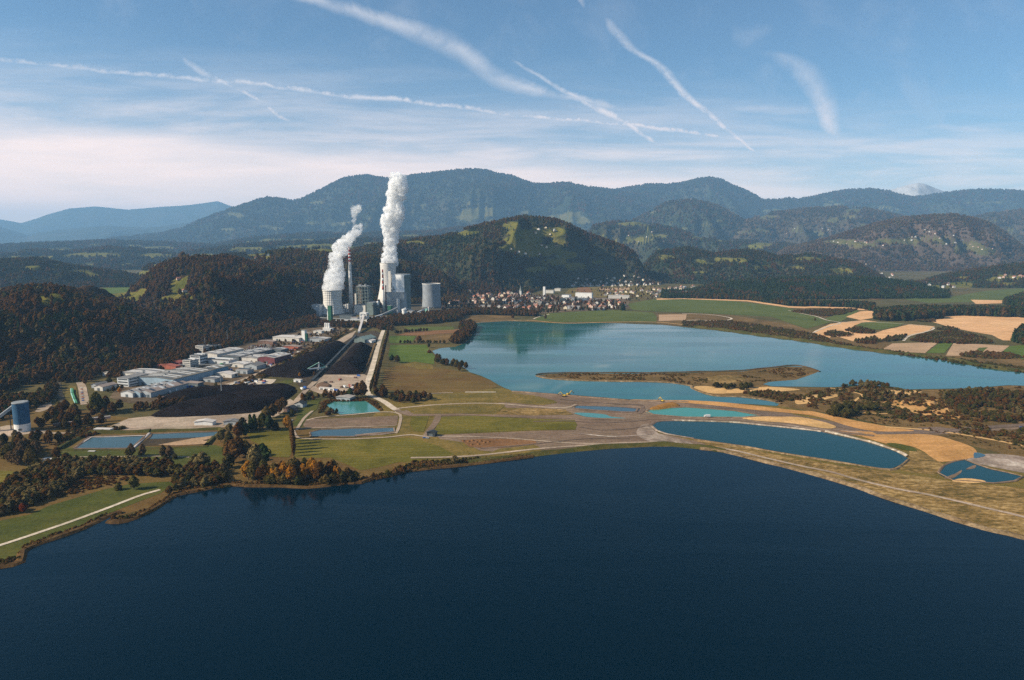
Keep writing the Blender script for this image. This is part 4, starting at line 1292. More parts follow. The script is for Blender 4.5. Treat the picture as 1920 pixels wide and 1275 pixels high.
# far green fields by the town
sheet('field', [(1000, 598), (1028, 587), (1080, 584), (1148, 581), (1224, 586), (1231, 594), (1231, 603), (1106, 603), (1054, 604), (1010, 601)], Z2, M['crop'], 'flat green field between the town and the lake', 'field', amp=1.5)
sheet('field', [(1177, 570), (1211, 563), (1245, 560), (1330, 561), (1400, 567), (1478, 577), (1520, 590), (1557, 604), (1513, 616), (1487, 608), (1447, 594), (1372, 590), (1300, 586), (1228, 584), (1185, 581)], Z2, M['crop'], 'long sloping green field right of the town', 'field', amp=2)
sheet('path', [(1230, 560), (1280, 558), (1400, 562), (1480, 574), (1600, 578), (1600, 581), (1480, 577), (1400, 565), (1280, 560.5), (1232, 562)], Z3, M['tan'], 'tan strip along the top of the long green field', 'path', amp=.5)
sheet('ground', [(1231, 588), (1290, 587), (1372, 591), (1420, 598), (1487, 609), (1513, 618), (1560, 626), (1545, 646), (1500, 640), (1427, 630), (1347, 619), (1280, 612), (1231, 607)], Z2 + .02, M['scrub'], 'brown scrub slope on the far lake shore', 'ground', amp=3)
sheet('ground', [(1235, 590), (1288, 589), (1285, 600), (1235, 602)], Z3, M['pinkfield'], 'patch of bare pinkish earth beside the green field', 'ground', amp=2)
sheet('field', [(1547, 597), (1575, 588), (1613, 580), (1603, 588), (1576, 603), (1555, 603)], Z3, M['crop'], 'narrow green field under the scrub strip', 'field', amp=1)
sheet('field', [(1487, 580), (1550, 574), (1613, 578), (1575, 588), (1547, 596), (1520, 590)], Z3, M['scrub'], 'dark brown scrub strip beneath the tan ribbon', 'field', amp=3)
sheet('field', [(1483, 577), (1540, 573), (1600, 577), (1640, 582), (1593, 581), (1540, 577)], Z4, M['tan'], 'thin tan ribbon field in front of the conifers', 'field', amp=1)
sheet('field', [(1586, 594), (1612, 584), (1640, 582), (1638, 596), (1613, 600)], Z4, M['tan'], 'small tan field left of the conifer belt', 'field', amp=1)
sheet('field', [(1757, 594), (1800, 591), (1913, 594), (2100, 596), (2300, 610), (2100, 660), (1960, 640), (1880, 638), (1860, 628), (1813, 620), (1780, 613), (1747, 603)], Z3, M['tan'], 'large tan field below the conifer belt', 'field', amp=2)
sheet('field', [(1518, 628), (1528, 620), (1557, 607), (1620, 600), (1645, 603), (1605, 613), (1600, 619), (1640, 627), (1620, 641), (1575, 638), (1540, 632)], Z3, M['tan'], 'tan field with dark bushes near the far shore', 'field', amp=2)
sheet('field', [(1605, 636), (1657, 619), (1707, 608), (1753, 612), (1740, 620), (1707, 630), (1657, 636), (1625, 641)], Z4, M['tan'], 'tan field between two farm tracks', 'field', amp=2)
sheet('field', [(1605, 609), (1633, 603), (1697, 606), (1657, 617), (1608, 619)], Z4, M['crop'], 'dark green field beside the farm track', 'field', smooth=2, amp=1)
sheet('ground', [(1545, 646), (1560, 628), (1600, 640), (1660, 640), (1673, 643), (1653, 657), (1613, 653)], Z3, M['scrub'], 'brown shore scrub below the tan fields', 'ground', amp=3)
sheet('field', [(1652, 656), (1673, 644), (1760, 641), (1734, 662), (1690, 660)], Z4, M['pinkfield'], 'pinkish stubble field on the far shore', 'field', amp=1)
sheet('field', [(1761, 643), (1787, 643), (1770, 662), (1736, 662)], Z4, M['bright'], 'narrow green field between two stubble fields', 'field', amp=1)
sheet('field', [(1788, 643), (1893, 648), (1878, 660), (1800, 667), (1773, 667)], Z4, M['pinkfield'], 'pale stubble field with a green corner', 'field', amp=1)
sheet('field', [(1835, 652), (1852, 651), (1842, 660), (1825, 662)], Z5, M['crop'], 'small green corner in the pale stubble field', 'field', amp=1)
sheet('field', [(1893, 649), (1925, 646), (2150, 650), (2150, 690), (1925, 675), (1873, 663)], Z4, M['bright'], 'green field at the right edge above the lake', 'field', amp=1)
sheet('ground', [(1734, 663), (1780, 668), (1880, 664), (1925, 676), (2150, 692), (2200, 735), (1920, 697), (1847, 688), (1787, 676)], Z3, M['scrub'], 'brown scrub along the right part of the far shore', 'ground', amp=3)
sheet('field', [(1590, 550), (1640, 549), (1685, 558), (1640, 562), (1600, 556)], Z3, M['plough'], 'brown field between two belts of conifers', 'field', amp=1)
sheet('field', [(1690, 557), (1760, 560), (1850, 545), (1920, 540), (2000, 545), (1940, 562), (1850, 566), (1740, 568), (1700, 562)], Z2, M['crop'], 'distant green fields beyond the conifer belt', 'field', amp=4)
sheet('field', [(1820, 562), (1880, 563), (1900, 568), (1830, 570)], Z3, M['tan'], 'distant tan strip beyond the conifer belt', 'field', amp=2)
# valley behind the town
sheet('field', [(1056, 554), (1068, 541), (1100, 535), (1160, 533), (1225, 536), (1290, 545), (1240, 555), (1130, 558)], Z2, M['drygreen'], 'green fields in the valley behind the town', 'field', amp=4)
sheet('field', [(1078, 545), (1085, 538), (1103, 537), (1110, 546), (1105, 552)], Z3, M['plough'], 'brown ploughed field behind the white factory', 'field', amp=2)
sheet('field', [(1122, 541), (1180, 539), (1180, 543), (1128, 545)], Z3, M['pinkfield'], 'pale strip field in the valley behind the town', 'field', amp=1)
sheet('ground', [(820, 560), (900, 550), (1000, 552), (1060, 553), (1180, 560), (1180, 578), (1030, 588), (900, 588), (830, 580)], Z1, M['yard'], 'greyish ground among the houses of the town', 'ground', amp=6)
sheet('field', [(170, 552), (190, 540), (250, 538), (255, 546), (200, 552)], Z2, M['bright'], 'bright green fields behind the nearest wooded hill', 'field', amp=6)
sheet('field', [(20, 552), (40, 540), (80, 542), (60, 554)], Z2, M['crop'], 'small green field left behind the wooded hill', 'field', amp=6)

# --- left foreground: lawns, basins, meadow
sheet('ground', [(-300, 990), (-200, 860), (-100, 800), (0, 760), (120, 760), (210, 780), (420, 800), (560, 800), (700, 840), (760, 870), (700, 900), (640, 908), (525, 915), (460, 914), (381, 922), (313, 942), (209, 972), (99, 1013), (0, 1066), (-250, 1125)], Z1, M['marsh'],
      'brown rough ground under the trees on the left shore', 'ground', amp=2)
sheet('meadow', [(-300, 1060), (-120, 1000), (0, 976), (56, 965), (93, 948), (141, 934), (198, 917), (240, 908), (282, 905), (318, 903), (325, 908), (300, 925), (230, 952), (160, 983), (100, 1003), (45, 1030), (30, 1050), (-100, 1080), (-300, 1124)], Z2, M['lawn'],
      'smooth green meadow with a white path on the lower left shore', 'meadow', amp=1)
sheet('meadow', [(-100, 884), (0, 882), (28, 884), (47, 889), (30, 898), (0, 907), (-100, 925)], Z2, M['meadow'], 'small meadow behind the thicket at the left edge', 'meadow', smooth=2)
sheet('lawn', [(92, 850), (112, 840), (200, 838), (330, 838), (405, 834), (425, 842), (425, 866), (395, 876), (330, 874), (260, 870), (150, 868), (120, 870), (112, 862)], Z2, M['lawn'], 'dark green lawn in front of the settling basins', 'lawn', amp=1)
sheet('meadow', [(463, 812), (500, 806), (545, 801), (551, 820), (545, 852), (541, 858), (510, 856), (490, 835), (470, 826)], Z2, M['meadow'], 'green meadow left of the poplar row', 'meadow', amp=1)
sheet('meadow', [(548, 822), (575, 823), (640, 824), (764, 821), (792, 825), (826, 838), (852, 852), (800, 862), (746, 867), (710, 876), (676, 882), (650, 870), (620, 858), (550, 858)], Z2, M['meadow'], 'broad mown meadow right of the poplar row', 'meadow', amp=1)
sheet('meadow', [(792, 826), (815, 822), (860, 828), (880, 850), (870, 862), (852, 853), (826, 838)], Z2 + .04, M['drygreen'], 'rougher grass at the end of the mown meadow', 'meadow', amp=2)
sheet('meadow', [(571, 752), (601, 747), (596, 764), (585, 775), (565, 800), (548, 797), (560, 775)], Z2, M['lawn'], 'narrow green slope above the dry basin', 'lawn', amp=1.5)
sheet('meadow', [(772, 780), (804, 780), (800, 795), (794, 810), (777, 808), (768, 795)], Z3, M['meadow'], 'small green patch left of the dirt track', 'meadow', amp=1)
sheet('meadow', [(824, 781), (900, 779), (1000, 785), (1078, 787), (1082, 796), (1078, 806), (1000, 806), (900, 811), (814, 814)], Z3, M['meadow'], 'long green field between dirt tracks', 'meadow', amp=1.5)
sheet('meadow', [(756, 765), (800, 758), (880, 756), (948, 758), (935, 772), (870, 775), (775, 776)], Z3, M['drygreen'], 'strip of green below the brown fallow field', 'meadow', amp=2)
sheet('meadow', [(860, 750), (900, 743), (960, 738), (1000, 741), (1040, 751), (1045, 755), (1020, 760), (960, 755), (900, 753)], Z3, M['drygreen'], 'grass patch beside the far lake shore', 'meadow', amp=2)
sheet('meadow', [(940, 768), (1000, 765), (1058, 768), (1075, 777), (1000, 779), (930, 777)], Z3, M['dry'], 'pale dry patch beside the haul tracks', 'meadow', amp=2)
sheet('ground', [(862, 826), (900, 823), (1000, 823), (1006, 832), (940, 840), (880, 838)], Z3, M['plough'], 'bare brown patch with small spoil heaps near the shore', 'ground', amp=2)
sheet('meadow', [(935, 842), (1000, 834), (1012, 838), (1015, 848), (940, 858), (890, 862)], Z3, M['drygreen'], 'rough grass above the near lake shore', 'meadow', amp=2)

# settling basins with raised rims
sheet('pond', [(138, 841), (169, 819), (272, 816), (262, 828), (246, 840)], Z4, W['basin'], 'square blue settling basin, the left one', 'pond', amp=.4)
sheet('pond', [(277, 823), (285, 813), (350, 811), (408, 809), (416, 811), (398, 819)], Z4, W['basin'], 'square blue settling basin, the right one', 'pond', amp=.4)
sheet('ground', [(254, 838), (277, 822), (330, 821), (396, 819), (384, 833), (330, 834), (260, 836)], Z3, M['track'], 'dark drained floor of the right settling basin', 'ground', amp=.4)
sheet('ramp', [(296, 834), (360, 822), (398, 817), (404, 819), (380, 826), (392, 827), (386, 832), (330, 835)], Z4 + .1, M['pinkfield'], 'pinkish concrete ramp inside the right settling basin', 'ramp', amp=.3)
strip('embankment', [(110, 843), (140, 826), (169, 812), (230, 811), (282, 809)], 12, 0, M['dikegrass'], 'grassy rim around the left settling basin', 'embankment', 0, .3, prof=[(-1, 0), (-.3, 3), (.3, 3), (1, 0)])
strip('embankment', [(282, 809), (340, 807), (412, 805), (418, 808), (400, 822), (388, 835)], 9, 0, M['dikegrass'], 'grassy rim around the right settling basin', 'embankment', 0, .3, prof=[(-1, 0), (-.3, 2.4), (.3, 2.4), (1, 0)])
strip('embankment', [(248, 842), (262, 829), (280, 812)], 4, Z4, M['concrete'], 'pale concrete wall between the two settling basins', 'embankment', 0, 0, prof=[(-1, 0), (-.5, .6), (.5, .6), (1, 0)])
strip('slope', [(150, 833), (171, 820.5), (272, 817.5)], 4, 0, M['concrete'], 'pale concrete edge of the left settling basin', 'embankment', 0, 0, prof=[(-1, 0.3), (0, 1), (1, 0.8)])
strip('embankment', [(112, 845), (250, 843), (390, 837)], 9, 0, M['dikegrass'], 'low grass bank in front of the settling basins', 'embankment', 0, .2, prof=[(-1, 0), (-.2, 1), (.2, 1), (1, 0)])

# turquoise pond and dry basin
sheet('pond', [(611, 758), (626, 753), (686, 752), (700, 762), (713, 772), (690, 774), (638, 777), (622, 768)], Z4, W['teal'], 'square turquoise pond below the road end', 'pond', amp=.6)
sheet('pond', [(581, 810), (601, 805), (660, 803), (739, 802), (741, 809), (700, 814), (664, 818), (583, 819)], Z4, W['greyblue'], 'long grey blue pond with mud bars', 'pond', amp=1)
sheet('ground', [(568, 796), (575, 786), (640, 784), (746, 779), (744, 797), (690, 799), (600, 802), (572, 802)], Z3, M['mud'], 'dry brown basin between the two ponds', 'ground', amp=1)
sheet('sand_bank', [(662, 816), (690, 812), (735, 809), (738, 812), (700, 816)], Z5, M['chalk'], 'whitish mud bar in the long grey blue pond', 'sand', smooth=2, amp=1)
strip('slope', [(600, 757), (612, 751), (688, 750), (704, 757), (716, 770)], 8, 0, M['shorebrown'], 'brown reed bank around the turquoise pond', 'embankment', 0, 1, prof=BANK)

# --- industrial ground
sheet('ground', [(205, 745), (225, 720), (300, 690), (350, 668), (400, 648), (470, 636), (540, 622), (600, 612), (640, 612), (648, 622), (580, 660), (530, 690), (480, 712), (420, 735), (340, 752), (240, 756)], Z2, M['yard'], 'grey works yards among the factory halls', 'ground', amp=2)
sheet('ground', [(205, 800), (240, 785), (300, 778), (330, 782), (430, 778), (480, 774), (545, 748), (556, 755), (520, 780), (480, 790), (440, 800), (330, 806), (230, 806)], Z2, M['gravel'], 'pale gravel yard in front of the coal heap', 'ground', amp=2)
sheet('ground', [(584, 709), (600, 703), (680, 701), (690, 705), (680, 725), (672, 738), (640, 742), (600, 738), (580, 730)], Z2, M['gravel'], 'pale pinkish gravel yard below the coal heap', 'ground', amp=2)
sheet('ground', [(415, 728), (440, 716), (480, 710), (518, 711), (512, 718), (490, 726)], Z3, M['white'], 'pale storage yard edged with orange earth', 'ground', amp=1)
sheet('lawn', [(502, 726), (535, 712), (550, 712), (548, 718), (520, 726)], Z3, M['lawn'], 'small green wedge between the two coal heaps', 'lawn', amp=1)
sheet('ground', [(600, 660), (660, 625), (705, 620), (716, 626), (700, 650), (690, 705), (584, 712)], Z1 + .05, M['track'], 'dark ground under the coal stockyard', 'ground', amp=2)
sheet('ground', [(620, 645), (655, 625), (668, 620), (660, 632), (640, 645)], Z3, M['gravel'], 'pale ground at the top of the coal yard', 'ground', amp=1)
sheet('ground', [(575, 618), (600, 600), (680, 590), (760, 592), (820, 588), (850, 585), (840, 560), (700, 555), (600, 570), (570, 600)], Z1, M['asphalt'], 'dark paved ground of the power plant', 'ground', amp=2)
sheet('ground', [(0, 800), (30, 798), (62, 806), (100, 806), (60, 812), (20, 818), (-20, 818)], Z3, M['gravel'], 'pale yard at the foot of the blue silo', 'ground', smooth=2)
sheet('ground', [(66, 770), (80, 757), (95, 755), (96, 762), (84, 770), (70, 772)], Z3, M['gravel'], 'pale lay-by behind the blue silo', 'ground', smooth=2)
sheet('verge', [(122, 758), (122, 735), (130, 722), (143, 725), (146, 745), (150, 758)], Z3, M['drygreen'], 'grass verge under the green pipes', 'grass', amp=1)
sheet('ground', [(560, 724), (552, 712), (600, 690), (640, 668), (660, 640), (668, 632), (664, 645), (640, 676), (604, 706), (590, 724)], Z2, M['track'], 'dark track bed between the coal heaps', 'ground', amp=.5)

# --- roads and paths
strip('path', [(-300, 1118), (0, 1022), (70, 999), (140, 975), (210, 949), (262, 929), (300, 918)], 4.2, Z4, M['white'], 'white footpath along the meadow on the lower left shore', 'path', 4, 0)
strip('path', [(113, 857), (200, 856), (300, 855), (355, 857)], 2.2, Z4, M['gravel'], 'thin pale path across the lawn by the basins', 'path', 3, .2)
strip('road', [(719, 619), (714, 632), (708, 652), (702, 675), (696, 696), (691, 714), (689, 735), (692, 740), (706, 746), (722, 754), (736, 764), (748, 771)], 10, Z4, M['white'], 'straight white gravel road beside the coal yard', 'road', 4, .15)
strip('road', [(742, 768), (770, 778), (806, 778), (870, 777), (960, 781), (1060, 783), (1180, 786), (1300, 784), (1420, 791), (1540, 806), (1640, 817)], 9, Z4, M['mud'], 'brown dirt track across the earth works', 'road', 4, .4)
strip('road', [(822, 778), (818, 790), (806, 806), (798, 820)], 9, Z4, M['mud'], 'short dirt track between two green patches', 'road', 4, .3)
strip('road', [(550, 806), (556, 818), (572, 822), (640, 823), (720, 820), (768, 815), (800, 818), (870, 818), (960, 822), (1060, 830), (1140, 832)], 4, Z4 + .04, M['gravel'], 'pale gravel road along the mown meadow', 'road', 4, .3)
strip('path', [(575, 788), (600, 782), (660, 777), (720, 772), (750, 777), (748, 800), (742, 812)], 4, Z4, M['gravel'], 'pale track around the dry basin', 'path', 3, .3)
strip('path', [(556, 806), (570, 784), (586, 770)], 4, Z4, M['gravel'], 'pale concrete steps of track above the dry basin', 'path', 3, .3)
strip('path', [(560, 803), (640, 801), (742, 798)], 3, Z4, M['gravel'], 'pale dam between the dry basin and the long pond', 'path', 2, .3)
strip('path', [(742, 766), (800, 760), (880, 756), (940, 757), (1000, 762), (1060, 764), (1080, 758)], 5, Z4, M['gravel'], 'pale farm track below the brown fallow field', 'path', 4, .3)
strip('path', [(872, 735), (900, 735), (930, 735)], 5, Z4, M['white'], 'short white track at the corner of the fallow field', 'path', 2, .2)
strip('road', [(770, 858), (880, 855), (1000, 842), (1080, 836), (1150, 831), (1222, 829), (1290, 833), (1365, 842), (1430, 857), (1500, 873), (1560, 885), (1604, 898), (1680, 916), (1740, 927), (1811, 943), (1865, 956), (1920, 969), (2150, 1030)], 5, Z5, M['gravel'],
      'pale path running along the dike of the near lake', 'path', 4, .3)
strip('path', [(1279, 588), (1320, 589), (1350, 592), (1372, 597), (1355, 601), (1310, 600), (1278, 601)], 7, Z4, M['white'], 'white looping farm track on the far shore', 'path', 4, .2)
strip('path', [(1478, 582), (1500, 587), (1530, 593), (1550, 600), (1575, 605), (1556, 611), (1530, 621), (1518, 629), (1519, 637)], 6, Z5, M['white'], 'white farm track winding down to the far shore', 'path', 4, .2)
strip('path', [(1575, 604), (1640, 604), (1700, 608), (1750, 614), (1735, 622), (1706, 629), (1694, 639)], 6, Z5, M['white'], 'white farm track between the tan fields', 'path', 4, .2)
strip('path', [(985, 602), (1000, 601), (1060, 606), (1140, 604), (1232, 604), (1300, 611)], 7, Z4, M['palesand'], 'pale shore path below the flat green field', 'path', 4, .2)
strip('path', [(1000, 598), (1010, 594), (1030, 589)], 5, Z4, M['white'], 'pale lane from the town to the lake', 'path', 2, .2)
strip('path', [(1556, 727), (1600, 735), (1617, 741), (1607, 748), (1590, 762), (1593, 770), (1640, 775), (1672, 775)], 4, Z4, M['palesand'], 'thin sandy path between the dark bushes', 'path', 4, .6)
strip('path', [(1660, 800), (1740, 806), (1800, 814), (1870, 826), (1920, 836), (2000, 850)], 6, Z4, M['palesand'], 'pale sandy track at the right of the ochre sand', 'path', 4, .3)
strip('road', [(1640, 812), (1740, 810), (1840, 802), (1930, 796), (2050, 792)], 12, Z4 + .02, M['darkmud'], 'dark dirt road leading to the right edge', 'road', 3, .3)
strip('road', [(120, 756), (110, 735), (108, 716), (100, 705), (80, 700)], 9, Z3, M['asphalt'], 'grey asphalt road curving below the wooded hill', 'road', 3, 0)
strip('road', [(160, 758), (157, 742), (154, 726), (150, 716)], 12, Z3, M['gravel'], 'pale parking strip beside the green pipes', 'road', 3, .2)
strip('road', [(20, 806), (60, 810), (120, 812), (150, 808), (205, 803), (300, 801), (420, 797)], 7, Z3 + .05, M['gravel'], 'pale service road behind the settling basins', 'road', 3, .4)
strip('road', [(300, 750), (370, 738), (420, 722), (470, 706), (520, 680), (570, 658), (610, 640), (650, 622), (665, 612)], 8, Z3, M['gravel'], 'pale service road between the halls and the coal heap', 'road', 3, .3)
strip('embankment', [(440, 724), (490, 704), (540, 676), (590, 650), (620, 636), (660, 620)], 16, 0, M['scrub'], 'brown grassy embankment between the factory and the coal heap', 'embankment', 3, .5, prof=[(-1, 0), (-.4, 2.5), (.4, 2.5), (1, 0)])
strip('road', [(548, 762), (562, 744), (575, 730), (590, 716), (600, 708)], 9, Z4, M['gravel'], 'pale lane past the small houses under the trees', 'road', 3, .2)
strip('embankment', [(678, 702), (690, 680), (698, 660), (704, 645)], 8, 0, M['marsh'], 'brown bank between the coal heap and the white road', 'embankment', 3, .4, prof=[(-1, 0), (-.4, 2), (.4, 2), (1, 0)])
strip('path', [(505, 724), (470, 728), (430, 732), (410, 735)], 4, Z4, M['plough'], 'line of orange earth at the edge of the storage yard', 'path', 3, .5)

for pts_, w_, mt_, lab_ in (([(1000, 790), (1060, 789), (1120, 792), (1180, 790), (1215, 786)], 4, 'darkmud', 'upper wheel track across the bare earth'), ([(1085, 800), (1130, 806), (1180, 803), (1210, 799)], 3, 'darkmud', 'curved wheel track in the bare earth beside the long pond'),
                            ([(1085, 812), (1140, 818), (1200, 816), (1225, 812)], 4, 'chalk', 'pale wheel track in the bare earth near the dike'), ([(1050, 748), (1100, 753), (1160, 757), (1205, 759)], 5, 'darkmud', 'dark track along the inlet of the turquoise lake'),
                            ([(1198, 775), (1206, 768), (1204, 760)], 6, 'darkmud', 'short track between the small ponds'), ([(900, 840), (960, 836), (1040, 828), (1100, 822), (1180, 822)], 3, 'darkmud', 'long rut on the bare earth above the dike'),
                            ([(1450, 793), (1520, 803), (1570, 806), (1620, 812)], 3, 'chalk', 'pale rut beside the haul road'), ([(1500, 866), (1560, 880), (1640, 902), (1740, 922), (1840, 944), (1930, 966)], 2, 'dry', 'faint rut beside the dike path'),
                            ([(744, 745), (770, 742), (800, 738), (850, 736)], 3, 'gravel', 'faint track across the fallow field')):
    strip('path', pts_, w_, Z4 + .06, M[mt_], lab_, 'path', 4, .8)

# --- shores: sloping banks
strip('shore', [(-120, 1092), (0, 1063), (37, 1055), (43, 1035), (65, 1022), (99, 1010), (158, 990), (203, 967), (228, 961)], 9, Z3, M['shorebrown'], 'dark brown sedge bank on the lower left shore', 'shore', 2, 1.2, prof=[(-1, -.5), (-.3, 1.6), (.4, 1.4), (1, -.5)])
strip('shore', [(206, 977), (225, 979), (250, 972), (284, 957), (313, 938), (335, 927), (381, 918), (420, 910), (460, 910)], 9, Z3, M['shorebrown'], 'dark sedge bank in front of the left thicket', 'shore', 2, 1.2, prof=[(-1, -.5), (-.3, 1.6), (.4, 1.4), (1, -.5)])
strip('shore', [(460, 911), (525, 912), (576, 914), (613, 911), (651, 906), (676, 905), (701, 896), (734, 892), (751, 886), (777, 882), (852, 874), (880, 871), (940, 864), (1000, 856)], 7, Z3, M['shorebrown'], 'dark brown bank below the yellow grove', 'shore', 2, 1.0, prof=[(-1, -.5), (-.3, 1.6), (.4, 1.4), (1, -.5)])
strip('shore', [(880, 870), (1000, 854), (1052, 848), (1130, 840), (1221, 835), (1260, 835), (1312, 840), (1359, 847)], 12, Z2, M['dikegrass'], 'green slope of the dike above the near lake', 'shore', 3, .5, prof=[(-1, 2.5), (-.5, 2.6), (1, -.3)])
strip('shore', [(1312, 841.5), (1359, 847.5), (1417, 862.5), (1498, 882.5), (1602, 912.5), (1654, 932), (1732, 956.5), (1811, 982), (1863, 997), (1920, 1010), (2150, 1074)], 7, Z3, M['shoretan'], 'tan and brown stony edge of the right shore', 'shore', 3, 1.0, prof=[(-1, 1.6), (-.2, 1.4), (1, -.3)])
strip('shore', [(1260, 788), (1365, 791), (1420, 796), (1500, 804), (1540, 809)], 2.5, Z4, M['stones'], 'white stones on the upper edge of the long pond', 'shore', 3, .5, prof=BANK)
strip('shore', [(1548, 809), (1602, 821.5), (1640, 831.5), (1680, 845), (1702, 856)], 4.5, Z4, M['stones'], 'row of white boulders beside the ochre sand', 'shore', 3, .8, prof=[(-1, 0), (-.3, 1.6), (.3, 1.4), (1, 0)])
strip('shore', [(1703, 862), (1691, 872), (1668, 881), (1602, 871), (1498, 855), (1417, 841), (1365, 833), (1299, 824)], 4, Z4, M['shoretan'], 'tan edge on the lower side of the long pond', 'shore', 3, .6, prof=BANK)
strip('shore', [(1006, 704.5), (1031, 710), (1104, 714), (1234, 716), (1294, 723), (1300, 729), (1338, 742), (1391, 744), (1443, 751), (1466, 757)], 7, Z3, M['shoretan'], 'pale edge of the inlet under the spit', 'shore', 3, 1.5, prof=BANK)
strip('shore', [(1006, 702.5), (1031, 699.5), (1130, 698.5), (1234, 698.5), (1312, 696.5), (1390, 694.5), (1477, 685.5), (1508, 687), (1538, 697)], 6, Z3, M['shorebrown'], 'dark edge on the far side of the spit', 'shore', 3, 1.5, prof=BANK)
strip('shore', [(1300, 613.5), (1347, 618), (1427, 629), (1520, 641), (1547, 646), (1613, 655), (1680, 663), (1747, 670), (1787, 676), (1847, 688), (1920, 697)], 18, Z2, M['dikegrass'], 'steep dark green bank of the far shore', 'shore', 3, 1.5, prof=[(-1, 4), (-.4, 4), (1, -.3)])
strip('shore', [(960, 734), (1000, 736.5), (1078, 742.5), (1182, 750.5), (1290, 753.5)], 6, Z3, M['mud'], 'brown earth edge of the inlet by the earth works', 'shore', 3, .8, prof=BANK)
strip('shore', [(888, 608), (901, 604), (950, 601), (987, 602)], 8, Z3, M['shoretan'], 'sandy shore at the head of the far lake', 'shore', 3, .8, prof=BANK)

for pts_, mt_, w_, lab_ in (
        ([(1211, 771), (1221, 765), (1286, 763), (1340, 767), (1378, 770), (1427, 779), (1391, 783), (1286, 782), (1225, 777), (1211, 771)], 'mud', 5, 'brown earth rim of the jade pond'),
        ([(1074, 763), (1082, 760), (1125, 761), (1175, 763), (1198, 766), (1193, 772), (1160, 772), (1130, 770), (1078, 766), (1074, 763)], 'darkmud', 5, 'dark earth rim of the small grey blue pond'),
        ([(1221, 797), (1226, 791), (1240, 789), (1265, 788.5)], 'darkmud', 5, 'dark earth rim at the round end of the long pond'),
        ([(1221, 797), (1232, 807), (1250, 813), (1299, 822)], 'chalk', 4, 'white stained rim at the lower end of the long pond'),
        ([(1758, 886), (1769, 872), (1790, 865), (1811, 862), (1830, 870), (1855, 879), (1890, 886), (1918, 893), (1902, 901), (1863, 906), (1820, 902), (1785, 900), (1758, 886)], 'mud', 2.5, 'muddy rim of the marsh pond'),
        ([(581, 810), (601, 805), (660, 803), (739, 802), (741, 809), (700, 814), (664, 818), (583, 819), (581, 810)], 'mud', 3, 'muddy rim of the long grey blue pond'),
        ([(138, 841), (169, 819), (272, 816), (262, 828), (246, 840), (138, 841)], 'darkmud', 4, 'dark lining of the left settling basin'),
        ([(277, 823), (285, 813), (350, 811), (408, 809), (416, 811), (398, 819)], 'darkmud', 3, 'dark lining of the right settling basin')):
    strip('shore', pts_, w_, Z4 + .02, M[mt_], lab_, 'shore', 0, 2.0, prof=[(-1, 0), (-.3, .7), (.4, .5), (1, .02)])

# --- heaps
mound('coal_heap', [(283, 779), (314, 765), (345, 757), (372, 752), (416, 743), (472, 734), (514, 730), (552, 730), (556, 735), (541, 748), (520, 758), (493, 768), (481, 773), (431, 777), (368, 781), (306, 783)], 11, .35, M['coal'], 'big black coal heap in front of the factory halls', 'coal heap')
mound('coal_heap', [(296, 752), (330, 738), (380, 731), (430, 727), (490, 726), (530, 723), (552, 726), (548, 731), (500, 732), (440, 738), (390, 747), (340, 756)], 10, .4, M['coal'], 'dark coal heap lying behind the biggest one', 'coal heap')
mound('coal_heap', [(481, 704), (510, 693), (545, 679), (580, 662), (609, 649), (628, 645), (650, 646), (640, 660), (620, 677), (600, 694), (583, 706), (560, 709), (520, 707)], 14, .45, M['coal'], 'long coal heap left of the conveyor track', 'coal heap')
mound('coal_heap', [(610, 701), (622, 688), (645, 668), (661, 650), (680, 649), (698, 652), (694, 667), (689, 685), (684, 698), (678, 702), (645, 703)], 17, .5, M['coal'], 'tall coal heap between the conveyor track and the white road', 'coal heap')
mound('spoil_heap', [(592, 722), (605, 718), (622, 722), (618, 728), (598, 729)], 3, .6, land('rubble', [(.06, .045, .04), (.13, .09, .08), (.2, .15, .13)], .1, .4), 'low rubble heap in the gravel yard', 'heap', res=2)
mound('spoil_heap', [(1215, 768), (1235, 760), (1262, 756), (1276, 762), (1255, 766), (1232, 769)], 4, .5, land('ochre_spoil', [(.22, .12, .04), (.30, .18, .07)], .1, .4), 'ochre spoil heap at the end of the jade pond', 'heap', res=3)
for i_, (hx, hy) in enumerate(((868, 827), (878, 828), (886, 826), (893, 829), (901, 827), (908, 830), (916, 829), (897, 833), (884, 834))):
    mound('spoil_heap', [(hx - 4, hy + 1), (hx, hy - 1.6), (hx + 4, hy + 1), (hx, hy + 2)], 2.4, .8, M['plough'], 'small earth heap in the bare patch near the shore', 'heap', res=1.2, smooth=2)['group'] = 'small earth heaps in the bare patch'
mound('sand_heap', [(1686, 757), (1691, 752), (1698, 754), (1694, 759)], 4, .8, M['pit'], 'steep dark sand mound in the sand pit', 'heap', res=2, smooth=2)
mound('sand_heap', [(1734, 760), (1745, 754), (1757, 757), (1748, 763)], 4, .8, M['pit'], 'broad sand mound at the right of the sand pit', 'heap', res=2, smooth=2)

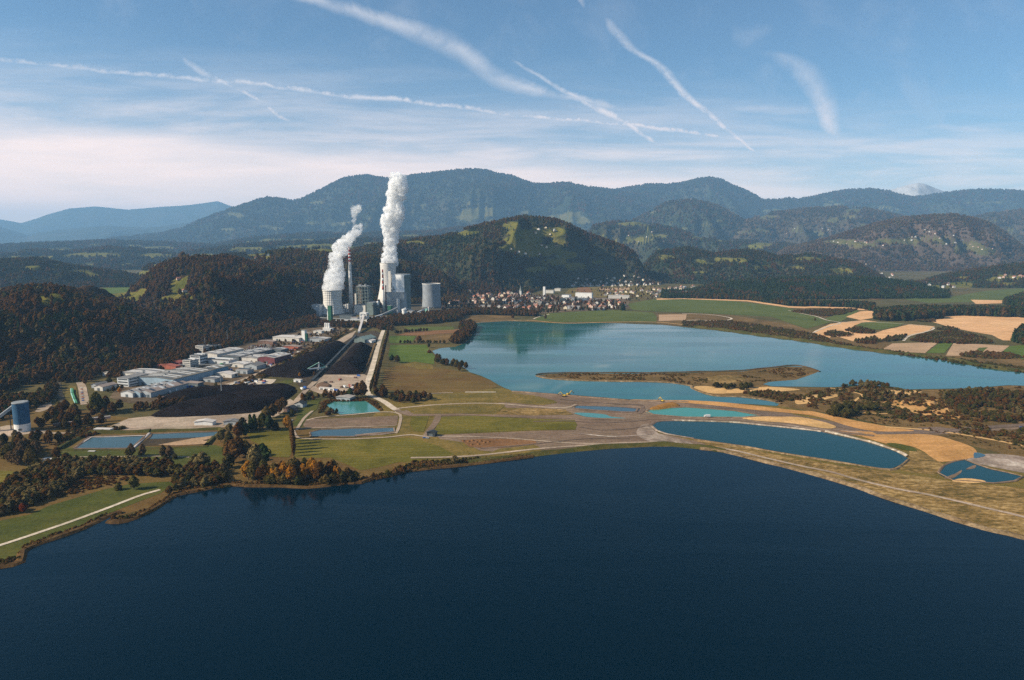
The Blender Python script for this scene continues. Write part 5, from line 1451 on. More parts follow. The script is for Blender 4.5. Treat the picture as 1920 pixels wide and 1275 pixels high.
# ------------------------------------------------------------------ power plant and industry
C = {}
for nm, col, var in (('white_concrete', (.62, .58, .52), .12), ('tower_concrete', (.60, .57, .53), .10), ('old_concrete', (.40, .40, .39), .15), ('light_cladding', (.56, .56, .55), .08), ('hazed_concrete', (.25, .27, .29), .2), ('bright_cladding', (.80, .79, .77), .05), ('grey_cladding', (.33, .35, .36), .12),
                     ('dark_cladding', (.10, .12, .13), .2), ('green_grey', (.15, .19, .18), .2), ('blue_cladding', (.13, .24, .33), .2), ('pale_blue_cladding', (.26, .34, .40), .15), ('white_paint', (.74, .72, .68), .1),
                     ('red_paint', (.40, .05, .03), .15), ('maroon_wall', (.16, .045, .05), .2), ('brick_red', (.34, .10, .06), .2), ('dark_steel', (.035, .04, .042), .2), ('steel', (.25, .26, .26), .2),
                     ('teal_steel', (.22, .44, .36), .15), ('dark_green', (.02, .11, .06), .2), ('green_pipe', (.05, .22, .09), .2), ('blue_silo', (.03, .10, .19), .25), ('cream_wall', (.62, .53, .38), .1),
                     ('glass', (.03, .04, .05), .2), ('salmon_wall', (.52, .34, .27), .1), ('orange_roof', (.31, .12, .07), .2), ('brown_roof', (.17, .10, .075), .25), ('white_wall', (.58, .54, .48), .1),
                     ('blue_paint', (.03, .10, .32), .1), ('tyre', (.015, .015, .016), .1), ('yellow_paint', (.52, .34, .04), .15)):
    C[nm] = paint(nm, col, var)
C['glass'].node_tree.nodes['Principled BSDF'].inputs['Roughness'].default_value = .2
R = {}
R['pale'] = paint('pale_roof', (.36, .325, .29), .2, .06, .8, False, ('X', .09, .25))
R['grey'] = paint('grey_roof', (.20, .19, .18), .25, .06, .8, False, ('X', .09, .35))
R['olive'] = paint('olive_grey_roof', (.17, .15, .12), .25, .06, .8, False, ('X', .12, .45))
R['brown'] = paint('brown_sheet_roof', (.30, .23, .19), .2, .06, .8, False, ('Y', .1, .25))
R['red'] = paint('red_sheet_roof', (.30, .09, .06), .2, .06, .8, False)
R['white'] = paint('white_roof', (.54, .49, .44), .12, .06, .8, False)
STR = math.radians(-18)


def at(px, py, z=.4):
    x, y = G(px, py)
    return (x, y, z)


def lattice_tower_mat():
    m = paint('lattice_concrete', (.62, .59, .54), .08)
    g = NG(m.node_tree)
    bs = g.n['Principled BSDF']
    tc = g.new('ShaderNodeTexCoord')
    sp = g.new('ShaderNodeSeparateXYZ'); g.l.new(tc.outputs['Object'], sp.inputs[0])
    an = g.math('ARCTAN2', sp.outputs[1], sp.outputs[0])
    a = g.math('MULTIPLY', an, 14); z = g.math('MULTIPLY', sp.outputs[2], .55)
    w = g.math('MULTIPLY', g.math('SINE', g.math('ADD', a, z)), g.math('SINE', g.math('SUBTRACT', a, z)))
    b = g.new('ShaderNodeBump'); b.inputs['Strength'].default_value = 1; b.inputs['Distance'].default_value = .7
    g.l.new(w, b.inputs['Height']); g.l.new(b.outputs[0], bs.inputs['Normal'])
    return m


def cooling_tower(px, py, h, r_base, r_waist, r_top, mat, label, waist=.72):
    t = empty('cooling_tower', at(px, py, 0), 0, label, 'cooling tower', 'cooling towers of the power plant')
    n = 22
    prof = []
    for i in range(n + 1):
        q = i / n
        if q < waist: r = r_waist + (r_base - r_waist) * (1 - q / waist) ** 1.75
        else: r = r_waist + (r_top - r_waist) * ((q - waist) / (1 - waist)) ** 1.6
        prof.append((r, 5 + (h - 5) * q))
    b = MB()
    inner = [(r - 1.2, z) for r, z in prof]
    b.lathe(prof + inner[::-1] + [prof[0]], 56, cap=False)
    b.build('shell', mat, t, True)
    b = MB(); b.lathe([(prof[-1][0] + .9, h - 1.6), (prof[-1][0] + .9, h + .5), (prof[-1][0] - 1.5, h + .5), (prof[-1][0] - 1.5, h - 1.6), (prof[-1][0] + .9, h - 1.6)], 56, cap=False)
    b.build('rim', C['white_concrete'], t)
    b = MB()
    for i in range(28):
        a0 = 6.283 * i / 28; a1 = 6.283 * (i + .5) / 28
        rb = prof[0][0]
        for s in (1, -1):
            b.tube((math.cos(a0) * (rb + .8), math.sin(a0) * (rb + .8), 0), (math.cos(a0 + s * .11) * rb, math.sin(a0 + s * .11) * rb, 5.4), .5, n=5)
    b.build('support_ring', C['old_concrete'], t)
    return t


ct1 = cooling_tower(624.5, 590, 83, 37, 30, 31.5, lattice_tower_mat(), 'short cooling tower with lattice pattern and a slanting plume', .62)
ct2 = cooling_tower(729.5, 574.5, 164, 49, 28.5, 30, C['tower_concrete'], 'tallest cooling tower with a straight white plume', .70)
ct3 = cooling_tower(809.5, 577, 90, 35.5, 32.8, 33.4, C['hazed_concrete'], 'idle grey cooling tower without steam at the right of the plant', .7)  # dark blue-grey concrete has the veil of haze and steam put into its colour


def stack(px, py, h, r0, r1, bands, label, body, low=None):
    t = empty('chimney', at(px, py, 0), 0, label, 'chimney', 'striped chimneys')
    def rr(z): return r0 + (r1 - r0) * z / h
    def seg(z0, z1, nm, mat):
        b = MB(); b.lathe([(rr(z0), z0), (rr(z1), z1)], 24); b.build(nm, mat, t, True)
    z = 0
    cur = 0
    first = bands[0][0]
    seg(0, first * h, 'shaft', body)
    for a, c, red in bands:
        seg(a * h + .05, c * h - .05, 'band', C['red_paint'] if red else C['white_paint'])
    for q in (.30, .66):
        b = MB(); b.lathe([(rr(q * h) + .1, q * h - 1), (rr(q * h) + 1.4, q * h - .6), (rr(q * h) + 1.4, q * h + .4), (rr(q * h) + .1, q * h + .6)], 24, cap=False)
        b.build('walkway', C['steel'], t)
    return t


stack(659, 588, 226, 7.6, 3.6, [(.78, .805, 1), (.805, .83, 0), (.83, .855, 1), (.855, .88, 0), (.88, .905, 1), (.905, .925, 0), (.925, .96, 1), (.96, .975, 0), (.975, 1, 1)], 'tall slender chimney with red and white bands near its top', C['tower_concrete'])
stack(719.5, 589, 151, 5.4, 2.5, [(.55, .62, 1), (.62, .68, 0), (.68, .75, 1), (.75, .81, 0), (.81, .88, 1), (.88, .93, 0), (.93, 1, 1)], 'shorter chimney with rust red bands standing before the tallest cooling tower', C['tower_concrete'])
b = MB(); b.lathe([(2.1, 0), (1.9, 94), (2.2, 94), (2.2, 98)], 16)
tag(b.build('steel_flue', C['maroon_wall'], None, True), 'thin dark red flue pipe beside the shorter chimney', 'flue').location = at(724.5, 589, 0)


# --- box buildings
def building(name, px, py, w, d, h, wall, roof, label, cat='building', rise=0, rz=STR, doors=0, windows=0, skylights=0, roofname='roof', front=0, group=None, z=.3, over=.8, eq=0):
    """front base centre at a picture point; w across, d in depth"""
    x, y = G(px, py)
    ca, sa = math.cos(rz), math.sin(rz)
    cx, cy = x - sa * d / 2, y + ca * d / 2
    t = empty(name, (cx, cy, z), rz, label, cat, group)
    b = MB(); b.hall(w, d, h, rise); b.build('wall', wall, t)
    b = MB()
    if rise > 0:
        b.gable(w, d, h + .12, rise, over, .5)
    else:
        b.box((0, 0, h + .45), (w + .8, d + .8, .6))
    rf = b.build(roofname, roof, t)
    for k in range(doors):
        b = MB(); xx = -w / 2 + w * (k + .5) / doors
        b.box((xx, -d / 2 - .12, min(4.5, h * .7) / 2), (min(5, w / doors * .6), .25, min(4.5, h * .7)))
        b.build('door', C['dark_cladding'], t)
    if windows:
        rows, cols = windows
        for r_ in range(rows):
            b = MB(); zz = h * (r_ + .6) / rows
            b.box((0, -d / 2 - .08, zz), (w * .86, .16, h / rows * .38))
            b.build('window', C['glass'], t)
        for r_ in range(rows):
            b = MB(); zz = h * (r_ + .6) / rows
            b.box((w / 2 + .08, 0, zz), (.16, d * .9, h / rows * .38))
            b.build('window', C['glass'], t)
    for k in range(skylights):
        b = MB()
        yy = -d / 2 + d * (k + .5) / skylights
        if rise > 0:
            b.beam((-w * .42, yy, h + rise * .16 + .75), (-.6, yy, h + rise * .97 + .75), d / skylights * .28, .3)
            b.beam((.6, yy, h + rise * .97 + .75), (w * .42, yy, h + rise * .16 + .75), d / skylights * .28, .3)
        else:
            b.box((0, yy, h + 1.35), (w * .84, d / skylights * .38, 1.1))
        b.build('skylight', C['light_cladding'] if k % 3 else C['glass'], rf)
    for k in range(eq):
        b = MB(); q = random.Random(k + int(px))
        b.box((q.uniform(-.35, .35) * w, q.uniform(-.35, .35) * d, h + 1.7 + rise * .5), (q.uniform(2, 4), q.uniform(2, 4), q.uniform(1.5, 2.6)))
        b.build('roof_unit', C['steel'], rf)
    return t


PB = 'plant_building'
# boiler house of the new unit: tall light box on a wider base
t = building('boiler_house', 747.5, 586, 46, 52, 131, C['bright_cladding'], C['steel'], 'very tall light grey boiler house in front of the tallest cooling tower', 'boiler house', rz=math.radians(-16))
b = MB(); b.hall(72, 20, 70, 0, (-5, -36.1)); b.build('annex', C['grey_cladding'], t)
b = MB(); b.box((-5, -36.1, 70.5), (74, 21, .8)); b.build('annex_roof', C['steel'], t)
b = MB(); b.box((23.15, 0, 66), (.3, 50, 126)); b.build('shaded_side_panel', C['green_grey'], t)  # dark panel paints the shade on the right face
b = MB(); b.box((-33, -18, 71), (9, 12, 142)); b.build('stair_tower', C['white_concrete'], t)
b = MB()
b.beam((-27, -16, 106), (-15, -29, 78), 5, 5); b.beam((-30, -14, 92), (-22, -29, 74), 3.5, 3.5); b.build('flue_duct', C['steel'], t)
# older unit: open steel boiler frame
t = empty('boiler_house', at(680, 583, 0), math.radians(-12), 'open rusty steel boiler frame between the tall chimney and the shorter one', 'boiler house')
b = MB()
for ix in range(5):
    for iy in range(4):
        b.box((-22 + 11 * ix, 13 * iy, 43), (1.6, 1.6, 86))
for k in range(7):
    zz = 12 + k * 12.2
    for iy in range(4): b.box((0, 13 * iy, zz), (45, 1.2, 1.4))
    for ix in range(5): b.box((-22 + 11 * ix, 19.5, zz), (1.2, 39, 1.4))
b.build('steel_frame', C['green_grey'], t)
b = MB(); b.box((-11, 22, 44), (17, 26, 76)); b.build('boiler', paint('rusty_casing', (.22, .17, .12), .3), t)
b = MB(); b.box((11, 24, 40), (16, 24, 72)); b.build('boiler', C['dark_cladding'], t)
b = MB(); b.box((-2, 18, 87.5), (36, 38, 2.4)); b.lathe([(4, 0), (4, 7)], 12, (10, 10, 88)); b.box((-12, 12, 91), (9, 8, 5)); b.build('top_deck', C['steel'], t)
b = MB(); b.box((-29, 16, 30), (8, 14, 60)); b.build('lift_tower', C['white_concrete'], t)

t = building('bunker_house', 592, 592, 30, 26, 36, C['light_cladding'], C['steel'], 'light grey bunker house left of the short cooling tower', 'bunker house')
t = building('bunker_house', 602, 590, 14, 20, 20, C['dark_cladding'], C['dark_steel'], 'low dark link building under the short cooling tower', 'building')
t = empty('elevator_tower', at(620, 605, 0), STR, 'tall dark green elevator tower with a white corner before the short cooling tower', 'tower')
b = MB(); b.hall(11, 10, 52); b.build('wall', C['dark_green'], t)
b = MB(); b.box((-7.6, 0, 17), (4, 5, 34)); b.build('white_column', C['white_paint'], t)
b = MB(); b.box((0, 0, 52.4), (12, 11, .7)); b.build('roof', C['steel'], t)
t = building('turbine_hall', 675, 590, 42, 40, 32, C['white_concrete'], R['grey'], 'wide white turbine hall at the foot of the tall chimney', 'hall', doors=3)
t = building('turbine_hall', 694, 591, 24, 46, 42, C['green_grey'], C['steel'], 'greenish grey hall right of the white turbine hall', 'hall')
for k, (px_, hh) in enumerate(((646.2, 29), (649.7, 31), (653.2, 32))):
    t = empty('silo', at(px_, 586.5, 0), 0, ('left', 'middle', 'right')[k] + ' one of three white silos beside the tall chimney', 'silo', 'three white silos')
    b = MB(); b.lathe([(2.9, 0), (2.9, hh - 3)], 18); b.build('shell', C['white_paint'], t, False)
    b = MB(); b.lathe([(3.05, hh - 3), (2, hh - 1), (.5, hh)], 18); b.build('cap', C['light_cladding'], t)
# transfer tower with gallery
t = empty('transfer_tower', at(683.5, 607, 0), STR, 'white framed transfer tower at the top of the coal conveyor', 'tower')
b = MB()
for sx in (-10, 10):
    for sy in (-6, 6): b.box((sx, sy, 16), (2.6, 2.6, 32))
for zz in (11, 21, 31): b.box((0, -6, zz), (22, 2, 2)); b.box((0, 6, zz), (22, 2, 2)); b.box((-10, 0, zz), (2, 12, 2)); b.box((10, 0, zz), (2, 12, 2))
b.build('frame', C['white_paint'], t)
b = MB(); b.box((-3, 0, 24), (13, 10.6, 16)); b.build('cabin', C['light_cladding'], t)
b = MB(); b.box((0, 0, 33), (23, 14, 1.2)); b.build('roof', C['white_paint'], t)


def gallery(p0, z0, p1, z1, w, h, mat, label, posts=2, roofmat=None, cat='conveyor'):
    a = G(*p0); c = G(*p1)
    A = Vector((a[0], a[1], z0)); B = Vector((c[0], c[1], z1))
    mid = (A + B) / 2
    t = empty('conveyor_bridge', (mid.x, mid.y, 0), 0, label, cat)
    b = MB(); b.beam(A - Vector((mid.x, mid.y, 0)), B - Vector((mid.x, mid.y, 0)), w, h); b.build('gallery', mat, t)
    if roofmat:
        b = MB(); up = Vector((0, 0, h / 2 + .2)); b.beam(A - Vector((mid.x, mid.y, 0)) + up, B - Vector((mid.x, mid.y, 0)) + up, w + .5, .3); b.build('roof', roofmat, t)
    for k in range(posts):
        q = (k + .7) / (posts + .4)
        P = A.lerp(B, q) - Vector((mid.x, mid.y, 0))
        if P.z < 3: continue
        sd_ = (B - A).cross(Vector((0, 0, 1))).normalized() * w * .45
        b = MB()
        b.tube((P.x - sd_.x, P.y - sd_.y, 0), (P.x - sd_.x * .8, P.y - sd_.y * .8, P.z - h / 2), .5, n=6)
        b.tube((P.x + sd_.x, P.y + sd_.y, 0), (P.x + sd_.x * .8, P.y + sd_.y * .8, P.z - h / 2), .5, n=6)
        b.beam((P.x - sd_.x, P.y - sd_.y, P.z * .5), (P.x + sd_.x, P.y + sd_.y, P.z * .5), .5, .5)
        b.build('trestle', C['dark_steel'], t)
    return t


gallery((673, 625), 3, (682.5, 607.5), 24, 5.5, 4.5, C['light_cladding'], 'pale sloping coal gallery up to the white transfer tower', 2, R['white'])
gallery((628, 607), 10, (678, 608), 14, 4, 3.5, C['light_cladding'], 'long level conveyor bridge left of the white transfer tower', 4)
gallery((699, 592), 34, (735, 586), 18, 5, 4.5, C['dark_steel'], 'dark conveyor bridge falling to the right in the plant', 3)
gallery((700, 600), 4, (745, 592), 26, 5, 4.5, C['steel'], 'grey conveyor bridge rising to the right in the plant', 3)
gallery((748, 585), 20, (776, 587), 7, 5, 4, C['white_concrete'], 'pale conveyor bridge falling toward the low sheds', 2)
gallery((690, 603), 8, (726, 595), 14, 4, 3.5, C['light_cladding'], 'pale low conveyor bridge behind the trees', 3)
gallery((775, 592), 6, (806, 583), 13, 4, 3.5, C['light_cladding'], 'pale conveyor bridge at the right end of the plant', 3)

t = empty('silo', at(758.5, 597, 0), 0, 'fat white silo in the middle of the plant yard', 'silo')
b = MB(); b.lathe([(7.6, 0), (7.6, 26), (8.4, 26), (8.4, 30)], 24); b.build('shell', C['white_paint'], t)
b = MB(); b.lathe([(8.5, 30), (1, 32)], 24); b.box((3, 0, 33), (4, 4, 4)); b.build('cap', C['light_cladding'], t)
t = empty('silo', at(709, 590, 0), 0, 'narrow white silo on dark legs near the shorter chimney', 'silo')
b = MB(); b.lathe([(3.2, 24), (3.6, 26), (3.6, 44), (1, 47)], 18); b.build('shell', C['white_paint'], t)
b = MB(); [b.tube((sx * 2.6, sy * 2.6, 0), (sx * 2.6, sy * 2.6, 24), .5, n=5) for sx in (-1, 1) for sy in (-1, 1)]; b.build('legs_frame', C['dark_steel'], t)
t = empty('silo', at(804, 590, 0), 0, 'thin white silo in front of the idle cooling tower', 'silo')
b = MB(); b.lathe([(2.6, 0), (2.6, 24)], 16); b.build('shell', C['white_paint'], t)
b = MB(); b.lathe([(2.7, 24), (.4, 26.5)], 16); b.build('cap', C['salmon_wall'], t)
building('plant_building', 736, 584, 22, 24, 40, C['white_concrete'], C['steel'], 'white bunker building below the tall boiler house', 'building')
building('stair_tower', 746, 588, 9, 10, 52, C['light_cladding'], C['steel'], 'narrow light grey stair tower beside the white bunker building', 'tower')
building('plant_building', 730, 590, 12, 14, 30, C['dark_green'], C['steel'], 'small dark green building among the conveyors', 'building')
building('plant_shed', 783, 594, 44, 24, 12, C['light_cladding'], R['grey'], 'long low grey shed at the right of the plant yard', 'shed', doors=4)
building('plant_shed', 768, 592, 20, 18, 14, C['grey_cladding'], R['pale'], 'low grey block beside the fat white silo', 'shed', doors=2)
building('plant_tank_house', 799, 591, 8, 8, 22, C['teal_steel'], C['steel'], 'small teal tower at the right end of the low shed', 'tower')
building('plant_shed', 709, 600, 26, 20, 9, C['dark_cladding'], R['grey'], 'dark low shed right of the white transfer tower', 'shed')
building('plant_shed', 742, 601, 40, 12, 6, C['white_paint'], R['white'], 'long white canopy behind the trees of the plant', 'shed')
building('plant_shed', 725, 605, 30, 14, 6, C['grey_cladding'], R['pale'], 'low pale roof just behind the roadside trees', 'shed')
building('plant_shed', 648, 599, 46, 26, 13, C['dark_cladding'], C['dark_steel'], 'long dark machine hall below the tall chimney', 'shed')
building('plant_shed', 664, 601, 24, 16, 9, C['grey_cladding'], R['brown'], 'brown roofed shed in front of the dark machine hall', 'shed')
building('plant_building', 760, 586, 16, 18, 10, C['cream_wall'], R['white'], 'small cream store beside the idle cooling tower', 'building')
t = empty('storage_tank', at(643, 607, 0), 0, 'small white round tank at the foot of the long conveyor', 'tank')
b = MB(); b.lathe([(5, 0), (5, 6)], 20); b.build('shell', C['white_paint'], t)
b = MB(); b.lathe([(5.2, 6), (.5, 8.5)], 20); b.build('roof', C['white_paint'], t)
# extra low pipes and racks
for k, (a_, b_, zz, lab) in enumerate((((690, 598), (760, 599), 9, 'long pipe rack running through the plant yard'), ((600, 600), (650, 603), 8, 'pipe rack in the shade of the short cooling tower'), ((765, 598), (820, 590), 7, 'pipe rack along the right end of the plant'))):
    gallery(a_, zz, b_, zz, 3, 1.6, C['steel'], lab, 6, None, 'pipe rack')

# --- steam
def steam_mat(dens):
    m = bpy.data.materials.new('steam'); m.use_nodes = True
    g = NG(m.node_tree); g.n.clear()
    out = g.new('ShaderNodeOutputMaterial'); v = g.new('ShaderNodeVolumePrincipled')
    v.inputs['Color'].default_value = (1, 1, 1, 1)
    tc = g.new('ShaderNodeTexCoord')
    n = g.noise(tc.outputs['Object'], .075, 5, .65)
    g.l.new(g.math('MULTIPLY', g.smooth(n, .40, .60), dens * 2.0), v.inputs['Density'])
    m.cycles.volume_step_rate = .12
    v.inputs['Anisotropy'].default_value = 0.1
    g.l.new(v.outputs[0], out.inputs['Volume'])
    return m


def plume(base_px, base_py, path, label, seed, dens):
    """path: (px, py, half width px, thinness); puffs of many sizes welded into one billowing body"""
    x0, Y = G(base_px, base_py)
    r = random.Random(seed)
    bm = bmesh.new()
    def world_at(px, py):
        d = ray(px, py); k = Y / d[1]
        return Vector((k * d[0], Y, CAM_H + k * d[2])), k / FPX
    pts = []
    for (a, b_) in zip(path, path[1:]):
        for i in range(6):
            q = i / 6
            pts.append([a[j] + (b_[j] - a[j]) * q for j in range(4)])
    pts.append(list(path[-1]))
    o0 = Vector((x0, Y, 0))
    thin = []
    for (px, py, hw, th) in pts:
        P, s = world_at(px, py)
        w = hw * s
        kk = 6 if th < .3 else 4
        for _ in range(kk):
            rad = w * r.uniform(.22, .62)
            off = Vector((r.uniform(-1, 1), r.uniform(-.8, .8), r.uniform(-.6, .6)))
            if off.length > 1: off.normalize()
            c = P + off * max(0, w * 1.12 - rad * .7) - o0
            n0 = len(bm.verts)
            bmesh.ops.create_icosphere(bm, subdivisions=3, radius=rad, matrix=Matrix.Translation(c))
            thin += [(c.copy(), th)]
    me = bpy.data.meshes.new('steam_plume'); bm.to_mesh(me); bm.free()
    o = link('steam_plume', me)
    o.location = o0
    md = o.modifiers.new('weld', 'REMESH'); md.mode = 'VOXEL'; md.voxel_size = 2.4
    for nm, sz, st in (('billow', 17, 11), ('curl', 7, 6)):
        tx = bpy.data.textures.new(nm, 'CLOUDS'); tx.noise_scale = sz; tx.noise_depth = 2
        dm = o.modifiers.new(nm, 'DISPLACE'); dm.texture = tx; dm.strength = st; dm.mid_level = .5; dm.texture_coords = 'LOCAL'
    dg = bpy.context.evaluated_depsgraph_get()
    ev = o.evaluated_get(dg)
    m2 = bpy.data.meshes.new_from_object(ev, depsgraph=dg)
    o.modifiers.clear(); o.data = m2
    m2.polygons.foreach_set('use_smooth', [True] * len(m2.polygons))
    m2.materials.clear(); m2.materials.append(steam_mat(dens))
    return tag(o, label, 'steam plume', 'steam plumes', 'thing')


plume(729.5, 574.5, [(730.5, 494, 14, .0), (731, 480, 12, .0), (732, 462, 12, .0), (733.5, 444, 13, .05), (732, 430, 15, .05), (732.5, 418, 17, .05), (738, 404, 18, .05), (741, 394, 15, .1), (739, 383, 13, .1), (742, 372, 15, .12), (746, 360, 17, .16), (748, 350, 17, .2), (746, 338, 15, .22), (741, 329, 9, .3)],
      'thick white steam column rising straight from the tallest cooling tower', 3, .09)
plume(624.5, 590, [(622.5, 549, 17, .0), (625, 535, 17, .02), (628, 520, 17, .1), (629.5, 505, 13, .1), (630, 490, 12, .12), (634, 476, 14, .14), (640, 465, 15, .16), (650, 452, 12, .22), (661, 441, 11, .28), (671, 430, 8, .38), (674, 425, 7, .42)],
      'ragged white steam plume leaning right from the short cooling tower', 8, .06)
plume(624.5, 590, [(664, 428, 5, .40), (663, 415, 4, .44), (665, 404, 5, .38), (664, 396, 8, .30), (669, 389, 9, .28), (674, 386, 5, .35)], 'small torn wisp of steam above the leaning plume', 21, .04)

# --- coal yard machine, shed, silo at the left
t = empty('coal_stacker', at(598, 699, 0), math.radians(22), 'pale green coal stacker with a cable stayed boom on the dark track', 'stacker')
b = MB(); b.box((0, 0, 4), (8, 9, 3)); [b.box((sx * 3.5, sy * 4, 1.4), (1.6, 2, 2.6)) for sx in (-1, 1) for sy in (-1, 1)]; b.build('undercarriage', C['dark_steel'], t)
b = MB(); b.beam((4, 0, 9), (-21, 0, 8.2), 2.4, 2.0); b.build('boom', C['white_paint'], t)
b = MB(); b.beam((2, 0, 9), (13, 0, 10.5), 2.2, 1.8); b.build('counter_boom', C['teal_steel'], t)
b = MB(); b.box((13.5, 0, 10), (3.4, 3.4, 3)); b.build('counterweight', C['cream_wall'], t)
b = MB(); b.beam((-1.2, -1.8, 5), (.4, -.5, 20), .8, .8); b.beam((-1.2, 1.8, 5), (.4, .5, 20), .8, .8); b.beam((2.4, -1.8, 5), (.8, -.5, 20), .8, .8); b.beam((2.4, 1.8, 5), (.8, .5, 20), .8, .8); b.build('mast', C['white_paint'], t)
b = MB(); [b.tube((.6, s, 19.6), (-20, s, 9.2), .35, n=5) for s in (-.7, .7)]; b.build('boom_stay', C['teal_steel'], t)
b = MB(); [b.tube((.6, s, 19.6), (13, s, 11.2), .35, n=5) for s in (-.7, .7)]; b.build('counter_stay', C['teal_steel'], t)
b = MB(); b.lathe([(2.2, -1), (2.2, 1)], 14, (-22.5, 0, 8)); b.build('bucket_wheel', C['white_paint'], t)
t = building('conveyor_shed', 674, 643, 30, 50, 8, C['green_grey'], paint('pale_green_roof', (.20, .26, .23), .2), 'green roofed conveyor shed at the top end of the coal yard', 'shed', rise=6, rz=math.radians(-22))
building('conveyor_shed', 692, 643, 14, 20, 5, C['white_paint'], R['white'], 'small white hut right of the green conveyor shed', 'shed', rise=1.5)
gallery((586, 716), 3, (668, 631), 3, 4.5, 2.5, C['dark_steel'], 'dark belt conveyor running between the two long coal heaps', 0)

t = empty('silo', at(43, 808, 0), 0, 'big blue silo with a white base beside the sloping conveyor', 'silo')
b = MB(); b.lathe([(9.0, 0), (9.0, 10.4)], 32); b.build('base', C['white_paint'], t)
b = MB(); b.lathe([(9.03, 10.5), (9.0, 36), (9.0, 37.2)], 32); b.build('shell', C['blue_silo'], t)
b = MB(); b.lathe([(9.4, 37.2), (9.4, 38), (8.6, 38.6)], 32); b.build('top_rim', C['steel'], t)
b = MB(); b.box((3, -8.9, 4), (4, .5, 2.4)); b.build('hatch', C['dark_steel'], t)
gallery((-38, 812), 2, (36, 803), 33, 4.2, 3.6, C['grey_cladding'], 'pale sloping conveyor gallery leaning on the blue silo', 3, R['white'])
gallery((100, 802), 4, (152, 797), 4, 4, 3, C['brown_roof'], 'old low conveyor bridge with a rusty roof behind the trees', 4, R['brown'])
gallery((150, 795), 5, (208, 790), 6, 4, 3, C['salmon_wall'], 'straight pale conveyor bridge behind the trees', 4, R['pale'])

